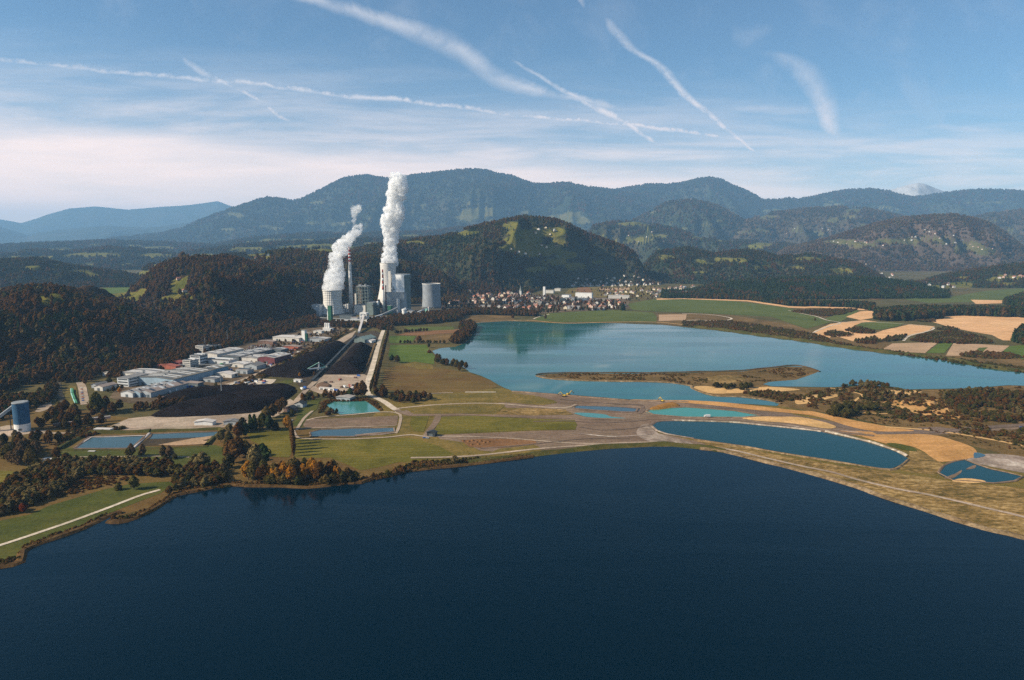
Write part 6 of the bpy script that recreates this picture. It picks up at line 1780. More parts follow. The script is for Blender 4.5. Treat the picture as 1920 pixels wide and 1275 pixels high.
# --- factory estate
F = 'factory_hall'
GRP = 'factory halls of the industrial estate'
HALLS = [
    (F, 293, 724, 74, 92, 13, C['pale_blue_cladding'], R['olive'], 'largest factory hall with pale blue front and olive grey roof', 2, 4, None, 9),
    (F, 346, 714, 32, 92, 11, C['blue_cladding'], R['olive'], 'blue walled hall extension right of the largest hall', 2, 2, None, 6),
    (F, 252, 712, 70, 44, 10, C['white_wall'], R['pale'], 'pale roofed hall behind the grey office block', 1.5, 0, None, 5),
    ('office_block', 231, 725, 24, 44, 14, C['light_cladding'], R['grey'], 'grey office block with window bands beside the largest hall', 0, 0, (3, 8), 0),
    (F, 238, 745, 24, 84, 7, C['light_cladding'], R['pale'], 'long low shed with a pale roof below the office block', 3, 1, None, 7),
    (F, 255, 745, 18, 84, 7.5, C['pale_blue_cladding'], R['pale'], 'long low shed with a pale blue front in the middle of the row', 3, 1, None, 6),
    (F, 272, 745, 24, 78, 8, C['grey_cladding'], R['brown'], 'long low shed with a brown roof at the right of the row', 3, 2, None, 4),
    ('workshop', 185, 733, 18, 28, 6.5, C['white_wall'], R['brown'], 'small white workshop with a brown roof near the green pipes', 2.5, 1, None, 0),
    ('workshop', 176, 728, 10, 22, 5.5, C['grey_cladding'], R['grey'], 'grey roofed shed left of the small white workshop', 2, 0, None, 0),
    ('workshop', 200, 706, 20, 16, 6, C['white_wall'], R['white'], 'white hut among trees behind the pale roofed hall', 2, 1, None, 0),
    ('warehouse', 358, 725, 30, 13, 6, C['dark_cladding'], R['brown'], 'open canopy with a brown roof beside the truck yard', 0, 0, None, 0),  # dark walls stand in for the shade under the canopy
    ('warehouse', 392, 717, 24, 20, 6, C['grey_cladding'], R['grey'], 'low grey store right of the blue hall', 1, 1, None, 2),
    ('warehouse', 419, 708, 36, 16, 6, C['white_wall'], R['white'], 'white roofed barn near the pale storage yard', 3, 0, None, 0),
    ('warehouse', 312, 692, 46, 12, 6, C['brick_red'], R['red'], 'long red roofed shed behind the largest hall', 2.5, 0, None, 0),
    ('warehouse', 330, 686, 20, 12, 7, C['maroon_wall'], R['red'], 'short red roofed shed at the forest edge', 2.5, 0, None, 0),
    ('office_block', 350, 690, 18, 22, 14, C['white_wall'], R['white'], 'white office tower at the bend of the works street', 0, 0, (4, 5), 2),
    ('office_block', 366, 683, 24, 22, 17, C['light_cladding'], R['grey'], 'tall light grey process building behind the white office tower', 0, 0, (3, 4), 3),
    ('office_block', 374, 664, 20, 20, 17, C['white_wall'], R['white'], 'white four storey block at the back of the estate', 0, 0, (4, 5), 1),
    ('office_block', 394, 661, 22, 22, 14, C['dark_cladding'], R['grey'], 'dark block right of the white four storey block', 0, 0, (3, 5), 1),
    (F, 392, 671, 42, 82, 8, C['white_wall'], R['pale'], 'ribbed pale hall behind the light grey process building', 2, 0, None, 9),
    (F, 432, 677, 42, 108, 9, C['dark_cladding'], R['grey'], 'long ribbed hall with a dark side in the middle of the estate', 2, 0, None, 12),
    (F, 405, 682, 62, 24, 7, C['light_cladding'], R['pale'], 'pale flat hall in front of the ribbed halls', 0, 3, None, 3),
    (F, 443, 689, 34, 28, 6, C['white_wall'], R['white'], 'white striped hall left of the barrel roofed hall', 2, 1, None, 4),
    (F, 470, 693, 28, 26, 7, C['grey_cladding'], R['grey'], 'grey barrel roofed hall at the railway side', 4, 1, None, 0),
    (F, 453, 701, 26, 18, 6.5, C['grey_cladding'], R['pale'], 'grey box hall near the embankment', 0, 2, None, 1),
    (F, 500, 682, 38, 54, 12, C['maroon_wall'], R['pale'], 'maroon walled hall with a broad pale roof', 2.5, 1, None, 3),
    (F, 468, 679, 38, 44, 8, C['white_wall'], R['pale'], 'broad pale hall left of the maroon hall', 1.5, 0, None, 4),
    ('warehouse', 526, 676, 20, 26, 6, C['white_wall'], R['white'], 'small white store right of the maroon hall', 1.5, 1, None, 0),
    (F, 516, 663, 30, 26, 8, C['dark_cladding'], R['grey'], 'grey roofed hall beside the car park', 1.5, 2, None, 2),
    (F, 536, 640, 76, 36, 9, C['white_wall'], R['white'], 'wide white roofed hall near the mixing tower', 1.5, 3, None, 0),
    (F, 592, 641, 50, 30, 7, C['grey_cladding'], R['pale'], 'pale flat hall right of the mixing tower', 1, 2, None, 2),
    ('warehouse', 498, 645, 42, 14, 6, C['brown_roof'], R['brown'], 'brown shed row behind the car park', 1.5, 0, None, 0),
    ('warehouse', 545, 655, 40, 16, 6, C['brick_red'], R['brown'], 'rusty red shed between the halls and the embankment', 1.5, 0, None, 0),
    ('warehouse', 490, 634, 30, 12, 5, C['grey_cladding'], R['grey'], 'grey shed under the forest edge', 1.5, 0, None, 0),
    ('warehouse', 595, 625, 26, 12, 6, C['white_wall'], R['white'], 'white shed at the upper end of the estate', 1.5, 1, None, 0),
    ('warehouse', 573, 629, 24, 12, 5, C['brown_roof'], R['brown'], 'brown shed beside the white upper shed', 1.5, 0, None, 0),
    ('storage_tent', 381.5, 798, 25, 10, 4.5, C['white_paint'], R['white'], 'white storage tent on the gravel yard before the coal heap', 1.8, 0, None, 0),
    ('storage_shed', 432, 797, 19, 10, 4.2, C['grey_cladding'], R['grey'], 'grey metal shed right of the white storage tent', 1.6, 1, None, 0),
    ('pump_house', 191, 811, 22, 7, 3.5, C['white_wall'], R['white'], 'low white pump house behind the left settling basin', 0, 1, None, 0),
    ('depot_shed', 643, 752, 24, 16, 5, C['grey_cladding'], R['pale'], 'grey roofed depot shed above the turquoise pond', 1.2, 1, None, 0),
    ('site_office', 612, 731.5, 28, 4, 3, C['white_paint'], R['white'], 'row of white site cabins in the gravel yard', 0, 3, None, 0),
    ('site_office', 557, 717, 14, 6, 4, C['white_paint'], R['white'], 'white gate house beside the coal track', 0, 1, None, 0),
    ('lookout_hut', 808, 819, 11, 7, 5, C['dark_steel'], C['dark_steel'], 'small dark hut at the track junction by the meadow', 1.5, 1, None, 0),
    ('cottage', 541, 773, 16, 11, 5, C['brown_roof'], C['dark_steel'], 'dark roofed cottage among the trees by the coal lane', 3, 1, None, 0),
    ('cottage', 560, 764, 14, 11, 5, C['grey_cladding'], C['dark_steel'], 'second dark cottage above the green slope', 3, 1, None, 0),
    ('container', 93, 867, 16, 5, 3, C['light_cladding'], R['white'], 'white flat roof among the bushes near the lawn', 0, 0, None, 0),
]
for (nm, px, py, w, d, h, wall, roof, lab, rise, doors, win, sky_) in HALLS:
    grp = GRP if nm == F else None
    building(nm, px, py, w, d, h, wall, roof, lab, nm.replace('_', ' '), rise=rise, doors=doors, windows=win or 0, skylights=sky_, group=grp, eq=2 if (w * d > 1500) else 0, rz=STR if px > 560 or py < 790 else math.radians(-4))
# mixing towers
t = empty('mixing_tower', at(571, 640, 0), STR, 'white and green concrete mixing tower among the upper halls', 'tower')
b = MB(); b.hall(9, 9, 27); b.build('wall', C['white_paint'], t)
b = MB(); b.box((6.6, 0, 10), (4, 7, 20)); b.build('side_tower', C['dark_green'], t)
b = MB(); b.box((0, 0, 27.5), (9.8, 9.8, 1)); b.build('roof', C['steel'], t)
t = empty('concrete_plant', at(614, 620, 0), STR, 'pale concrete works with small silos at the upper end of the estate', 'works')
b = MB(); b.hall(20, 16, 9); b.build('wall', C['white_wall'], t)
for sx in (-6, 0, 6):
    b = MB(); b.lathe([(2.4, 9), (2.4, 20), (.6, 22)], 14, (sx, 0, 0)); b.build('silo', C['white_paint'], t)
b = MB(); b.box((9, -6, 4), (24, 8, 8)); b.build('annex', C['light_cladding'], t)
t = empty('storage_tank', at(416, 691, 0), 0, 'dark green round tank in the works street', 'tank')
b = MB(); b.lathe([(4.2, 0), (4.2, 8)], 20); b.build('shell', C['dark_green'], t)
b = MB(); b.lathe([(4.3, 8), (3, 10), (.4, 11)], 20); b.build('dome', C['green_pipe'], t)
for k, (px, py, h, lab) in enumerate(((427, 646, 34, 'thin lattice mast at the back of the factory estate'), (385, 655, 26, 'slim flue pipe beside the dark office block'), (495, 662, 22, 'short dark pole stack beside the car park'), (416, 744, 26, 'small steel mast standing on the coal heap'))):
    t = empty('mast', at(px, py, 10 if k == 3 else 0), 0, lab, 'mast')
    b = MB(); b.tube((0, 0, 0), (0, 0, h), .9, .45, 6); b.build('pole', C['steel'], t)
    b = MB(); b.box((0, 0, h * .8), (2.4, 2.4, .6)); b.box((0, 0, h * .5), (2, 2, .5)); b.build('platform', C['dark_steel'], t)
# pipe bridge in the estate
gallery((325, 690), 6, (462, 688), 6, 2.2, 1.6, C['steel'], 'long pipe bridge crossing the works street', 9, None, 'pipe rack')
gallery((268, 705), 6, (330, 700), 6, 2, 1.4, C['steel'], 'pipe bridge behind the largest hall', 4, None, 'pipe rack')
# green pipes at left
t = empty('pipeline', at(138, 744, 0), 0, 'pair of bright green pipes on the grass verge', 'pipeline')
A_ = [G(*p) for p in ((135, 731), (135.5, 740), (140, 752), (143, 758))]
o_ = G(138, 744)
for s, mt in ((-1.2, C['teal_steel']), (1.6, C['green_pipe'])):
    b = MB()
    for p, q in zip(A_, A_[1:]): b.tube((p[0] - o_[0] + s, p[1] - o_[1], 2), (q[0] - o_[0] + s, q[1] - o_[1], 2), 1.1, n=8)
    b.build('pipe', mt, t, True)

# --- vehicles
def car_mesh(col):
    b = MB()
    b.mi = 0; b.box((0, 0, .62), (1.75, 4.3, .62))
    b.add([(-.78, -1.2, .93), (.78, -1.2, .93), (.78, 1.5, .93), (-.78, 1.5, .93), (-.62, -.5, 1.42), (.62, -.5, 1.42), (.62, 1.0, 1.42), (-.62, 1.0, 1.42)], [])
    o = len(b.v) - 8
    b.mi = 1
    b.f += [tuple(o + i for i in f) for f in ((0, 1, 5, 4), (1, 2, 6, 5), (2, 3, 7, 6), (3, 0, 4, 7))]; b.m += [1] * 4
    b.f += [(o + 4, o + 5, o + 6, o + 7)]; b.m += [0]
    b.mi = 2
    for sx in (-.85, .85):
        for sy in (-1.35, 1.35): b.tube((sx - .1, sy, .33), (sx + .1, sy, .33), .33, n=10)
    return b.mesh('car', [col, C['glass'], C['tyre']])


CARM = [car_mesh(C['white_paint']), car_mesh(paint('silver_paint', (.45, .46, .48), .05)), car_mesh(C['blue_paint']), car_mesh(C['dark_steel']), car_mesh(paint('car_red', (.3, .03, .025), .05))]
CARN = ['white', 'silver', 'blue', 'black', 'red']


def cars(p0, p1, n, heading, place, group):
    a = G(*p0); c = G(*p1)
    for i in range(n):
        q = i / max(1, n - 1)
        k = rnd.choice([0, 0, 1, 1, 2, 3, 4])
        o = link('parked_car', CARM[k])
        o.location = (a[0] + (c[0] - a[0]) * q + rnd.uniform(-.3, .3), a[1] + (c[1] - a[1]) * q, .42)
        o.rotation_euler = (0, 0, heading + rnd.uniform(-.04, .04))
        tag(o, f'{CARN[k]} car parked {place}', 'car', group)


for r_ in range(6):
    cars((452 + r_ * 4, 661.5 - r_ * 2.6), (503 + r_ * 3, 659.5 - r_ * 2.6), 15, STR, 'in the rows of the factory car park', 'cars in the factory car park')
cars((153, 728), (156, 752), 9, 1.2, 'along the strip beside the green pipes', 'cars beside the green pipes')
cars((690, 716), (690.5, 716.5), 1, .1, 'on the straight white road', 'cars on the white road')
cars((300, 744), (322, 741), 5, .8, 'in the truck yard by the brown roofed shed', 'cars in the truck yard')
cars((532, 787), (548, 789), 3, .3, 'at the cottages under the trees', 'cars at the cottages')
cars((796, 822), (801, 822.5), 2, 1.3, 'at the dark hut by the track junction', 'cars at the dark hut')
cars((1915, 802), (1922, 803), 2, 1.4, 'on the dirt road at the right edge', 'cars on the right dirt road')
cars((60, 757), (78, 753), 2, 1.5, 'on the road behind the blue silo', 'cars behind the blue silo')


def truck(px, py, rz, boxm, cabm, label, L_=9.0, z=.42):
    t = empty('truck', at(px, py, z), rz, label, 'truck', 'trucks and buses in the yards')
    b = MB(); b.box((0, -1, 2.2), (2.5, L_, 2.7)); b.build('cargo_box', boxm, t)
    b = MB(); b.box((0, L_ / 2 + .4, 1.65), (2.4, 1.9, 2.1)); b.build('cab', cabm, t)
    b = MB(); b.box((0, L_ / 2 + 1.38, 2.05), (2.1, .08, .8)); b.build('windscreen', C['glass'], t)
    for sy in (-L_ / 2 + .6, -L_ / 2 + 2, L_ / 2):
        b = MB(); b.tube((-1.25, sy, .5), (1.25, sy, .5), .5, n=10); b.build('wheel', C['tyre'], t)
    return t


for k, (px, py, rz, bm_, cm_, lab) in enumerate((
        (309, 733, .9, 'blue_paint', 'blue_paint', 'blue box truck beside the brown roofed shed'), (318, 737, .7, 'white_paint', 'white_paint', 'white truck below the blue box truck'), (328, 733, 1.0, 'white_paint', 'blue_paint', 'white truck with a blue cab in the truck yard'),
        (338, 730, .8, 'white_paint', 'white_paint', 'white truck in the middle of the truck yard'), (350, 727.5, .9, 'blue_paint', 'white_paint', 'blue truck with a white cab near the open canopy'), (358, 727, .9, 'blue_paint', 'blue_paint', 'second blue truck near the open canopy'),
        (366, 725, 1.0, 'white_paint', 'blue_paint', 'white truck at the right end of the truck yard'), (664, 733, 1.45, 'blue_paint', 'white_paint', 'blue coach parked nearest the turquoise pond'), (664, 729, 1.45, 'white_paint', 'white_paint', 'white coach parked above the blue coach'),
        (664, 725, 1.45, 'dark_steel', 'white_paint', 'dark coach parked farthest up the gravel yard'), (646, 727, .6, 'light_cladding', 'dark_steel', 'silver van beside the grey depot shed'), (572, 729, .6, 'blue_paint', 'blue_paint', 'blue truck on the lane below the white gate house'),
        (566, 731, .6, 'white_paint', 'dark_steel', 'white truck on the lane below the white gate house'))):
    truck(px, py, rz, C[bm_], C[cm_], lab, 7 if k < 7 else 9.5)
truck(1326, 783, 1.5, C['light_cladding'], C['white_paint'], 'pale dump truck on the bank of the jade pond', 6, .8)


def digger(px, py, rz, label, z=.6, s=1.0):
    t = empty('excavator', at(px, py, z), rz, label, 'excavator', 'yellow excavators on the earth works')
    b = MB(); [b.box((sx * 1.3, 0, .5), (.7, 4.6, 1.0)) for sx in (-1, 1)]; b.build('crawler', C['tyre'], t)
    b = MB(); b.box((0, -.6, 1.9), (2.8, 3.8, 1.5)); b.build('body', C['yellow_paint'], t)
    b = MB(); b.box((-.8, 1.2, 2.5), (1.1, 1.5, 1.8)); b.build('cab', C['glass'], t)
    b = MB(); b.beam((.5, 1, 2.2), (.5, 4.6, 5.6), .6, .7); b.beam((.5, 4.6, 5.6), (.5, 7.6, 2.8), .5, .6); b.build('arm', C['yellow_paint'], t)
    b = MB(); b.box((.5, 7.8, 2.1), (1.2, 1.1, 1.2)); b.build('bucket', C['dark_steel'], t)
    t.scale = (s, s, s)


digger(1242, 757.5, .6, 'yellow excavator on the ochre spoil heap', 3.6, 1.1)
digger(1057, 744, 1.2, 'yellow excavator by the shore at the top of the earth works', .6, 1.2)
digger(1066, 741.5, -1.0, 'second yellow excavator near the shore with its arm raised', .6, 1.2)
b = MB(); b.box((0, 0, .35), (8, 3, .3)); [b.box((sx * 3.4, 0, .1), (.6, 3, .5)) for sx in (-1, 1)]
tag(b.build('stone_slab', C['white_wall']), 'pale flat concrete slab lying on the lawn', 'slab').location = at(172, 847, .5)

# --- loose things in the works yards
CT = [(n_, (lambda m_: (lambda b_: (b_.box((0, 0, 1.3), (2.5, 6.2, 2.6)), [b_.box((sx * 1.22, sy, 1.3), (.12, .12, 2.7)) for sx in (-1, 1) for sy in (-3, -1, 1, 3)], b_.box((0, 0, 2.66), (2.3, 6.0, .08)), b_.mesh('container', m_))[-1])(MB()))(m)) for n_, m in
      (('white', C['white_paint']), ('blue', C['blue_paint']), ('rusty', C['brick_red']), ('grey', C['grey_cladding']), ('dark', C['dark_steel']))]
STK = MB()
for k in range(4): STK.box((rnd.uniform(-.2, .2), 0, .35 + k * .62), (3.4 - k * .4, 5.5, .5))
STK = STK.mesh('material_stack', C['brown_roof'])
HB = [(G(q[1], q[2]), q[3], q[4]) for q in HALLS]
def clear_of_halls(x, y):
    for (hx, hy), w_, d_ in HB:
        lx = (x - hx) * math.cos(STR) + (y - hy) * math.sin(STR); ly = -(x - hx) * math.sin(STR) + (y - hy) * math.cos(STR)
        if abs(lx) < w_ / 2 + 4 and -4 < ly < d_ + 4: return False
    return True
YARDS = (([(330, 700), (400, 690), (470, 697), (440, 708), (400, 712), (350, 712)], 34, 'in the works yard behind the blue halls'), ([(440, 672), (520, 668), (560, 650), (560, 662), (500, 690), (460, 690)], 30, 'in the works yard near the maroon hall'),
         ([(480, 650), (560, 628), (640, 616), (640, 624), (560, 658), (500, 664)], 34, 'in the upper works yard'), ([(420, 726), (445, 716), (500, 712), (500, 722), (440, 728)], 18, 'on the pale storage yard'), ([(590, 722), (680, 704), (676, 722), (640, 736), (600, 734)], 10, 'on the pinkish gravel yard'),
         ([(280, 752), (330, 741), (370, 730), (365, 738), (300, 752)], 12, 'beside the truck yard'))
for poly_, n_, where in YARDS:
    Wp = [G(*p) for p in poly_]; Ap = np.array(Wp); (xa, ya), (xb, yb) = Ap.min(0), Ap.max(0)
    done = 0
    for _ in range(900):
        x, y = rnd.uniform(xa, xb), rnd.uniform(ya, yb)
        if not in_poly(np.array([x]), np.array([y]), Wp)[0] or not clear_of_halls(x, y): continue
        if rnd.random() < .35:
            o = link('material_stack', STK); tag(o, f'brown stack of building material {where}', 'material stack', f'material stacks {where}')
        else:
            cn, cm_ = rnd.choice(CT); o = link('container', cm_); tag(o, f'{cn} container {where}', 'container', f'containers {where}')
        o.location = (x, y, .45); o.rotation_euler = (0, 0, STR + rnd.choice((0, 1.57)) + rnd.uniform(-.15, .15))
        done += 1
        if done >= n_: break

# ------------------------------------------------------------------ single trees
TRK = trunk_mesh('trunk', .38, .022, 4, 1)
TRK_P = trunk_mesh('trunk', .2, .018, 3, 2)
TREE_PROTO = {}


def tree_proto(kind, leaf, var):
    k = (kind, leaf, var)
    if k in TREE_PROTO: return TREE_PROTO[k]
    shape = {'oak': 'round', 'poplar': 'column', 'spruce': 'cone', 'bush': 'bush'}[kind]
    n, s, core = {'oak': (560, .045, .84), 'poplar': (420, .026, .85), 'spruce': (420, .035, .75), 'bush': (300, .075, .85)}[kind]
    cm = plant_mesh(shape, leaf, n, s, 30 + var, core)
    TREE_PROTO[k] = (cm, TRK_P if kind in ('poplar', 'spruce') else TRK)
    return TREE_PROTO[k]


NAMES = {'oak': 'broadleaf_tree', 'poplar': 'poplar_tree', 'spruce': 'conifer_tree', 'bush': 'bush'}
N_TREES = 0


def tree(px, py, h, kind, leaf, label, group=None, wide=1.0, z=.2, xy=None):
    global N_TREES
    N_TREES += 1
    x, y = xy or G(px, py)
    cm, tk = tree_proto(kind, leaf, rnd.randrange(3))
    nm = NAMES[kind]
    cat = 'bush' if kind == 'bush' else 'tree'
    rz = rnd.uniform(0, 6.28)
    w = h * wide * rnd.uniform(.95, 1.3)
    if kind == 'bush':
        o = link(nm, cm); o.location = (x, y, z); o.rotation_euler = (0, 0, rz); o.scale = (w, w, h)
        return tag(o, label, cat, group)
    t = empty(nm, (x, y, z), rz, label, cat, group)
    t.scale = (w, w, h)
    link('crown', cm, t); link('trunk', tk, t)
    return t


ORD = ['first', 'second', 'third', 'fourth', 'fifth', 'sixth', 'seventh', 'eighth', 'ninth', 'tenth', 'eleventh', 'twelfth', 'thirteenth', 'fourteenth', 'fifteenth', 'sixteenth', 'seventeenth', 'eighteenth', 'nineteenth', 'twentieth']


def row(p0, p1, n, h, kind, leaf, what, frm, group, wide=1.0, jit=.1):
    a = G(*p0); c = G(*p1)
    for i in range(n):
        q = i / max(1, n - 1)
        lab = f'{what}, {ORD[i]} from {frm}' if n <= 20 else what
        tree(0, 0, h * rnd.uniform(.85, 1.12), kind, leaf, lab, group, wide, xy=(a[0] + (c[0] - a[0]) * q + rnd.uniform(-1, 1) * jit * 10, a[1] + (c[1] - a[1]) * q + rnd.uniform(-1, 1) * jit * 10))


row((551, 856), (546.5, 818), 8, 24, 'poplar', 'brown', 'brown poplar in the short row between the two meadows', 'the lake', 'poplars in the meadow row', 1.15, .02)
row((702, 737), (728, 628), 40, 19, 'poplar', 'brown', 'brown poplar in the long avenue beside the white road', '', 'poplars of the avenue', 1.25, .06)
row((695, 735), (706, 700), 8, 15, 'poplar', 'olive', 'olive green poplar between the avenue and the white road', 'the pond', 'greener poplars by the white road', 1.4, .1)
tree(540, 806, 19, 'oak', 'yellow', 'golden tree at the upper corner of the left meadow')
tree(680, 746, 27, 'oak', 'brown', 'big rust brown tree at the end of the white road', None, .9)
tree(671, 745, 23, 'oak', 'russet', 'rust coloured tree left of the big rust brown tree', None, .9)
tree(657, 746, 16, 'oak', 'conifer', 'dark round tree beside the grey depot shed')


def grove(items, group):
    for (px, py, h, kind, leaf, lab, *r) in items:
        tree(px, py, h, kind, leaf, lab, group, r[0] if r else 1.0)


def thick(poly, n, hs, kinds, what, group, wide=1.0, by='x', place='the left', z=.2):
    """individual trees spread inside a picture polygon; labels count them from one side when there are few"""
    W_ = [G(*p) for p in poly]
    A = np.array(W_); x0, y0 = A.min(0); x1, y1 = A.max(0)
    pts = []
    tries = 0
    while len(pts) < n and tries < 20000:
        tries += 1
        x, y = rnd.uniform(x0, x1), rnd.uniform(y0, y1)
        if in_poly(np.array([x]), np.array([y]), W_)[0] and all((x - a) ** 2 + (y - b_) ** 2 > (hs[0] * .26) ** 2 for a, b_ in pts):
            pts.append((x, y))
    pts.sort(key=lambda p: project(p[0], p[1], 0)[0])
    cnt = {}
    picks = []
    for p in pts:
        k = rnd.choice(kinds); picks.append(k); cnt[k] = cnt.get(k, 0) + 1
    seen = {}
    for p, k in zip(pts, picks):
        kind, leaf = k
        seen[k] = seen.get(k, 0) + 1
        nm = LABC[leaf] + ' ' + {'oak': 'tree', 'poplar': 'poplar', 'spruce': 'conifer', 'bush': 'bush'}[kind]
        lab = f'{nm} {what}'
        if 1 < cnt[k] <= 20: lab += f', {ORD[seen[k] - 1]} such from left'
        tree(0, 0, rnd.uniform(*hs), kind, leaf, lab, group, wide, xy=p, z=z)


LABC = {'autumn': 'brownish green', 'mixed': 'dark green', 'conifer': 'blackish green', 'olive': 'olive green', 'willow': 'grey green', 'brown': 'brown', 'yellow': 'golden yellow', 'bushes': 'dull green', 'russet': 'russet', 'bare': 'leafless grey', 'red': 'bright red', 'dry': 'straw coloured'}
O, S_, P_, B_ = 'oak', 'spruce', 'poplar', 'bush'
# yellow grove at the shore
thick([(472, 905), (500, 893), (560, 890), (620, 890), (650, 897), (640, 904), (580, 909), (500, 910)], 34, (14, 22), [(O, 'yellow'), (O, 'yellow'), (O, 'olive'), (O, 'autumn')], 'in the shore grove under the poplar row', 'trees of the shore grove', .85)
thick([(500, 906), (600, 909), (655, 903), (668, 899), (660, 906), (600, 912), (500, 912)], 26, (7, 12), [(O, 'mixed'), (O, 'bushes'), (O, 'olive')], 'at the water front of the shore grove', 'low trees in front of the shore grove', 1.25)
grove([(480, 889, 32, O, 'willow', 'tall pale grey tree left of the shore grove', .85), (494, 876, 26, O, 'conifer', 'dark tree behind the tall pale grey tree', .9), (466, 900, 20, O, 'yellow', 'golden tree at the left end of the shore grove', .9),
       (652, 902, 14, O, 'mixed', 'dark green tree at the right end of the shore grove', 1.1), (666, 901, 10, O, 'bushes', 'low dull tree just past the shore grove', 1.3), (853, 871, 10, O, 'willow', 'pale round willow on the near shore', 1.2),
       (741, 890, 8, B_, 'dry', 'straw coloured bush at the corner of the mown meadow', .8), (755, 886, 7, B_, 'russet', 'reddish bush on the shore bank', .9), (727, 893, 7, B_, 'bushes', 'dull green bush on the shore bank', .9), (700, 897, 6, B_, 'brown', 'brown bush on the shore bank', .9),
       (437, 868, 26, O, 'brown', 'big brown tree right of the lawn', 1.1), (448, 858, 24, O, 'brown', 'rusty tree behind the big brown tree', 1.0), (429, 878, 16, O, 'bushes', 'dark rounded tree at the shore path', 1.1), (462, 858, 20, O, 'olive', 'olive tree beside the left meadow', .9),
       (427, 852, 16, O, 'mixed', 'dark tree at the corner of the lawn', 1.0), (414, 829, 15, O, 'willow', 'grey green willow behind the right settling basin', 1.2), (430, 838, 18, O, 'mixed', 'dark green tree at the end of the settling basins', 1.0),
       (380, 880, 19, O, 'willow', 'big pale willow at the right end of the lawn', 1.35), (366, 879, 16, O, 'willow', 'smaller willow left of the big pale willow', 1.2), (242, 857, 11, O, 'olive', 'olive bush tree in the middle of the lawn', 1.2), (247, 856, 15, O, 'bare', 'leafless tree in the middle of the lawn', 1.0),
       (268, 856, 15, O, 'bare', 'slim leafless tree right of the lawn middle', .8), (263, 857, 8, O, 'mixed', 'small dark tree under the slim leafless one', 1.0), (306, 859, 15, O, 'bare', 'leafless tree left of a pair on the lawn', 1.0), (318, 859, 14, O, 'bare', 'leafless tree right of a pair on the lawn', 1.0),
       (310, 861, 6, B_, 'bushes', 'dark bush beneath the leafless pair on the lawn', .9), (328, 861, 6, B_, 'bushes', 'bush at the right end of the lawn trees', .9), (251, 918, 14, O, 'willow', 'lone grey willow beside the white footpath', 1.0),
       (222, 919, 7, B_, 'bushes', 'low dark bush left of the lone grey willow', .9), (43, 962, 9, O, 'red', 'bright red tree at the edge of the left thicket', 1.0), (214, 976, 5, B_, 'russet', 'russet bush on the tip of the small spit', .9), (238, 975, 4, B_, 'bushes', 'green bush on the small spit', 1.2),
       (318, 928, 9, O, 'brown', 'round brown tree where the footpath ends', 1.2), (330, 919, 7, B_, 'bushes', 'dull bush where the footpath ends', 1.0)], None)
# dark conifers by the coal lane
grove([(470, 808, 22, S_, 'conifer', 'tall dark spruce left of a pair by the coal yard', 1.2), (478, 805, 20, S_, 'conifer', 'tall dark spruce right of a pair by the coal yard', 1.2), (492, 806, 22, O, 'olive', 'olive tree beside the pair of spruces', .9), (505, 808, 20, O, 'conifer', 'dark broad tree by the cottages', 1.1),
       (455, 812, 20, O, 'mixed', 'dark green tree left of the spruces', 1.0), (448, 822, 20, O, 'autumn', 'brownish tree below the spruces', .9), (460, 820, 18, O, 'conifer', 'dark tree at the upper corner of the left meadow', .9), (500, 790, 20, O, 'olive', 'broad olive tree in front of the coal heap', 1.2),
       (512, 783, 19, O, 'mixed', 'dark tree in front of the coal heap', 1.2), (523, 776, 20, O, 'brown', 'orange brown tree beside the dark cottage', 1.1), (531, 768, 18, O, 'brown', 'brown tree above the dark cottage', 1.1), (518, 806, 10, B_, 'mixed', 'dark bush in the cottage garden', .8),
       (548, 779, 9, B_, 'mixed', 'dark green hedge bush right of the dark cottage', .8), (570, 760, 12, O, 'autumn', 'brownish tree at the second dark cottage', 1.1), (430, 812, 12, O, 'willow', 'grey willow right of the white storage tent', 1.1)], None)
thick([(604, 776), (620, 770), (640, 778), (628, 780), (608, 781)], 8, (5, 9), [(O, 'bushes'), (O, 'brown')], 'at the lower corner of the turquoise pond', 'bushes by the turquoise pond', 1.3)
thick([(720, 746), (745, 740), (800, 746), (822, 752), (815, 758), (760, 757), (728, 756)], 26, (8, 13), [(O, 'mixed'), (O, 'brown'), (O, 'bushes'), (O, 'russet')], 'in the thicket below the brown fallow field', 'thicket below the fallow field', 1.2)
thick([(704, 742), (720, 735), (728, 745), (712, 752)], 7, (10, 15), [(O, 'brown'), (O, 'autumn')], 'at the lower end of the avenue', 'trees at the lower end of the avenue', 1.0)
# left edge trees
thick([(-20, 870), (10, 850), (60, 850), (100, 848), (112, 862), (60, 876), (0, 880)], 17, (13, 20), [(O, 'mixed'), (O, 'brown'), (O, 'olive'), (O, 'bare')], 'in the wood at the left edge', 'wood at the left edge')
thick([(-20, 845), (0, 824), (40, 826), (100, 822), (118, 830), (80, 848), (20, 850)], 18, (11, 18), [(O, 'mixed'), (O, 'bare'), (O, 'brown')], 'below the blue silo', 'trees below the blue silo')
thick([(58, 802), (100, 785), (160, 795), (200, 796), (150, 805), (80, 806)], 20, (10, 17), [(O, 'autumn'), (O, 'brown'), (O, 'mixed'), (O, 'olive')], 'right of the blue silo', 'trees right of the blue silo', 1.1)
thick([(85, 790), (110, 765), (160, 768), (200, 776), (190, 785), (120, 790)], 15, (11, 18), [(O, 'olive'), (O, 'brown'), (O, 'autumn')], 'behind the pale conveyor bridge', 'trees behind the pale conveyor bridge', 1.1)
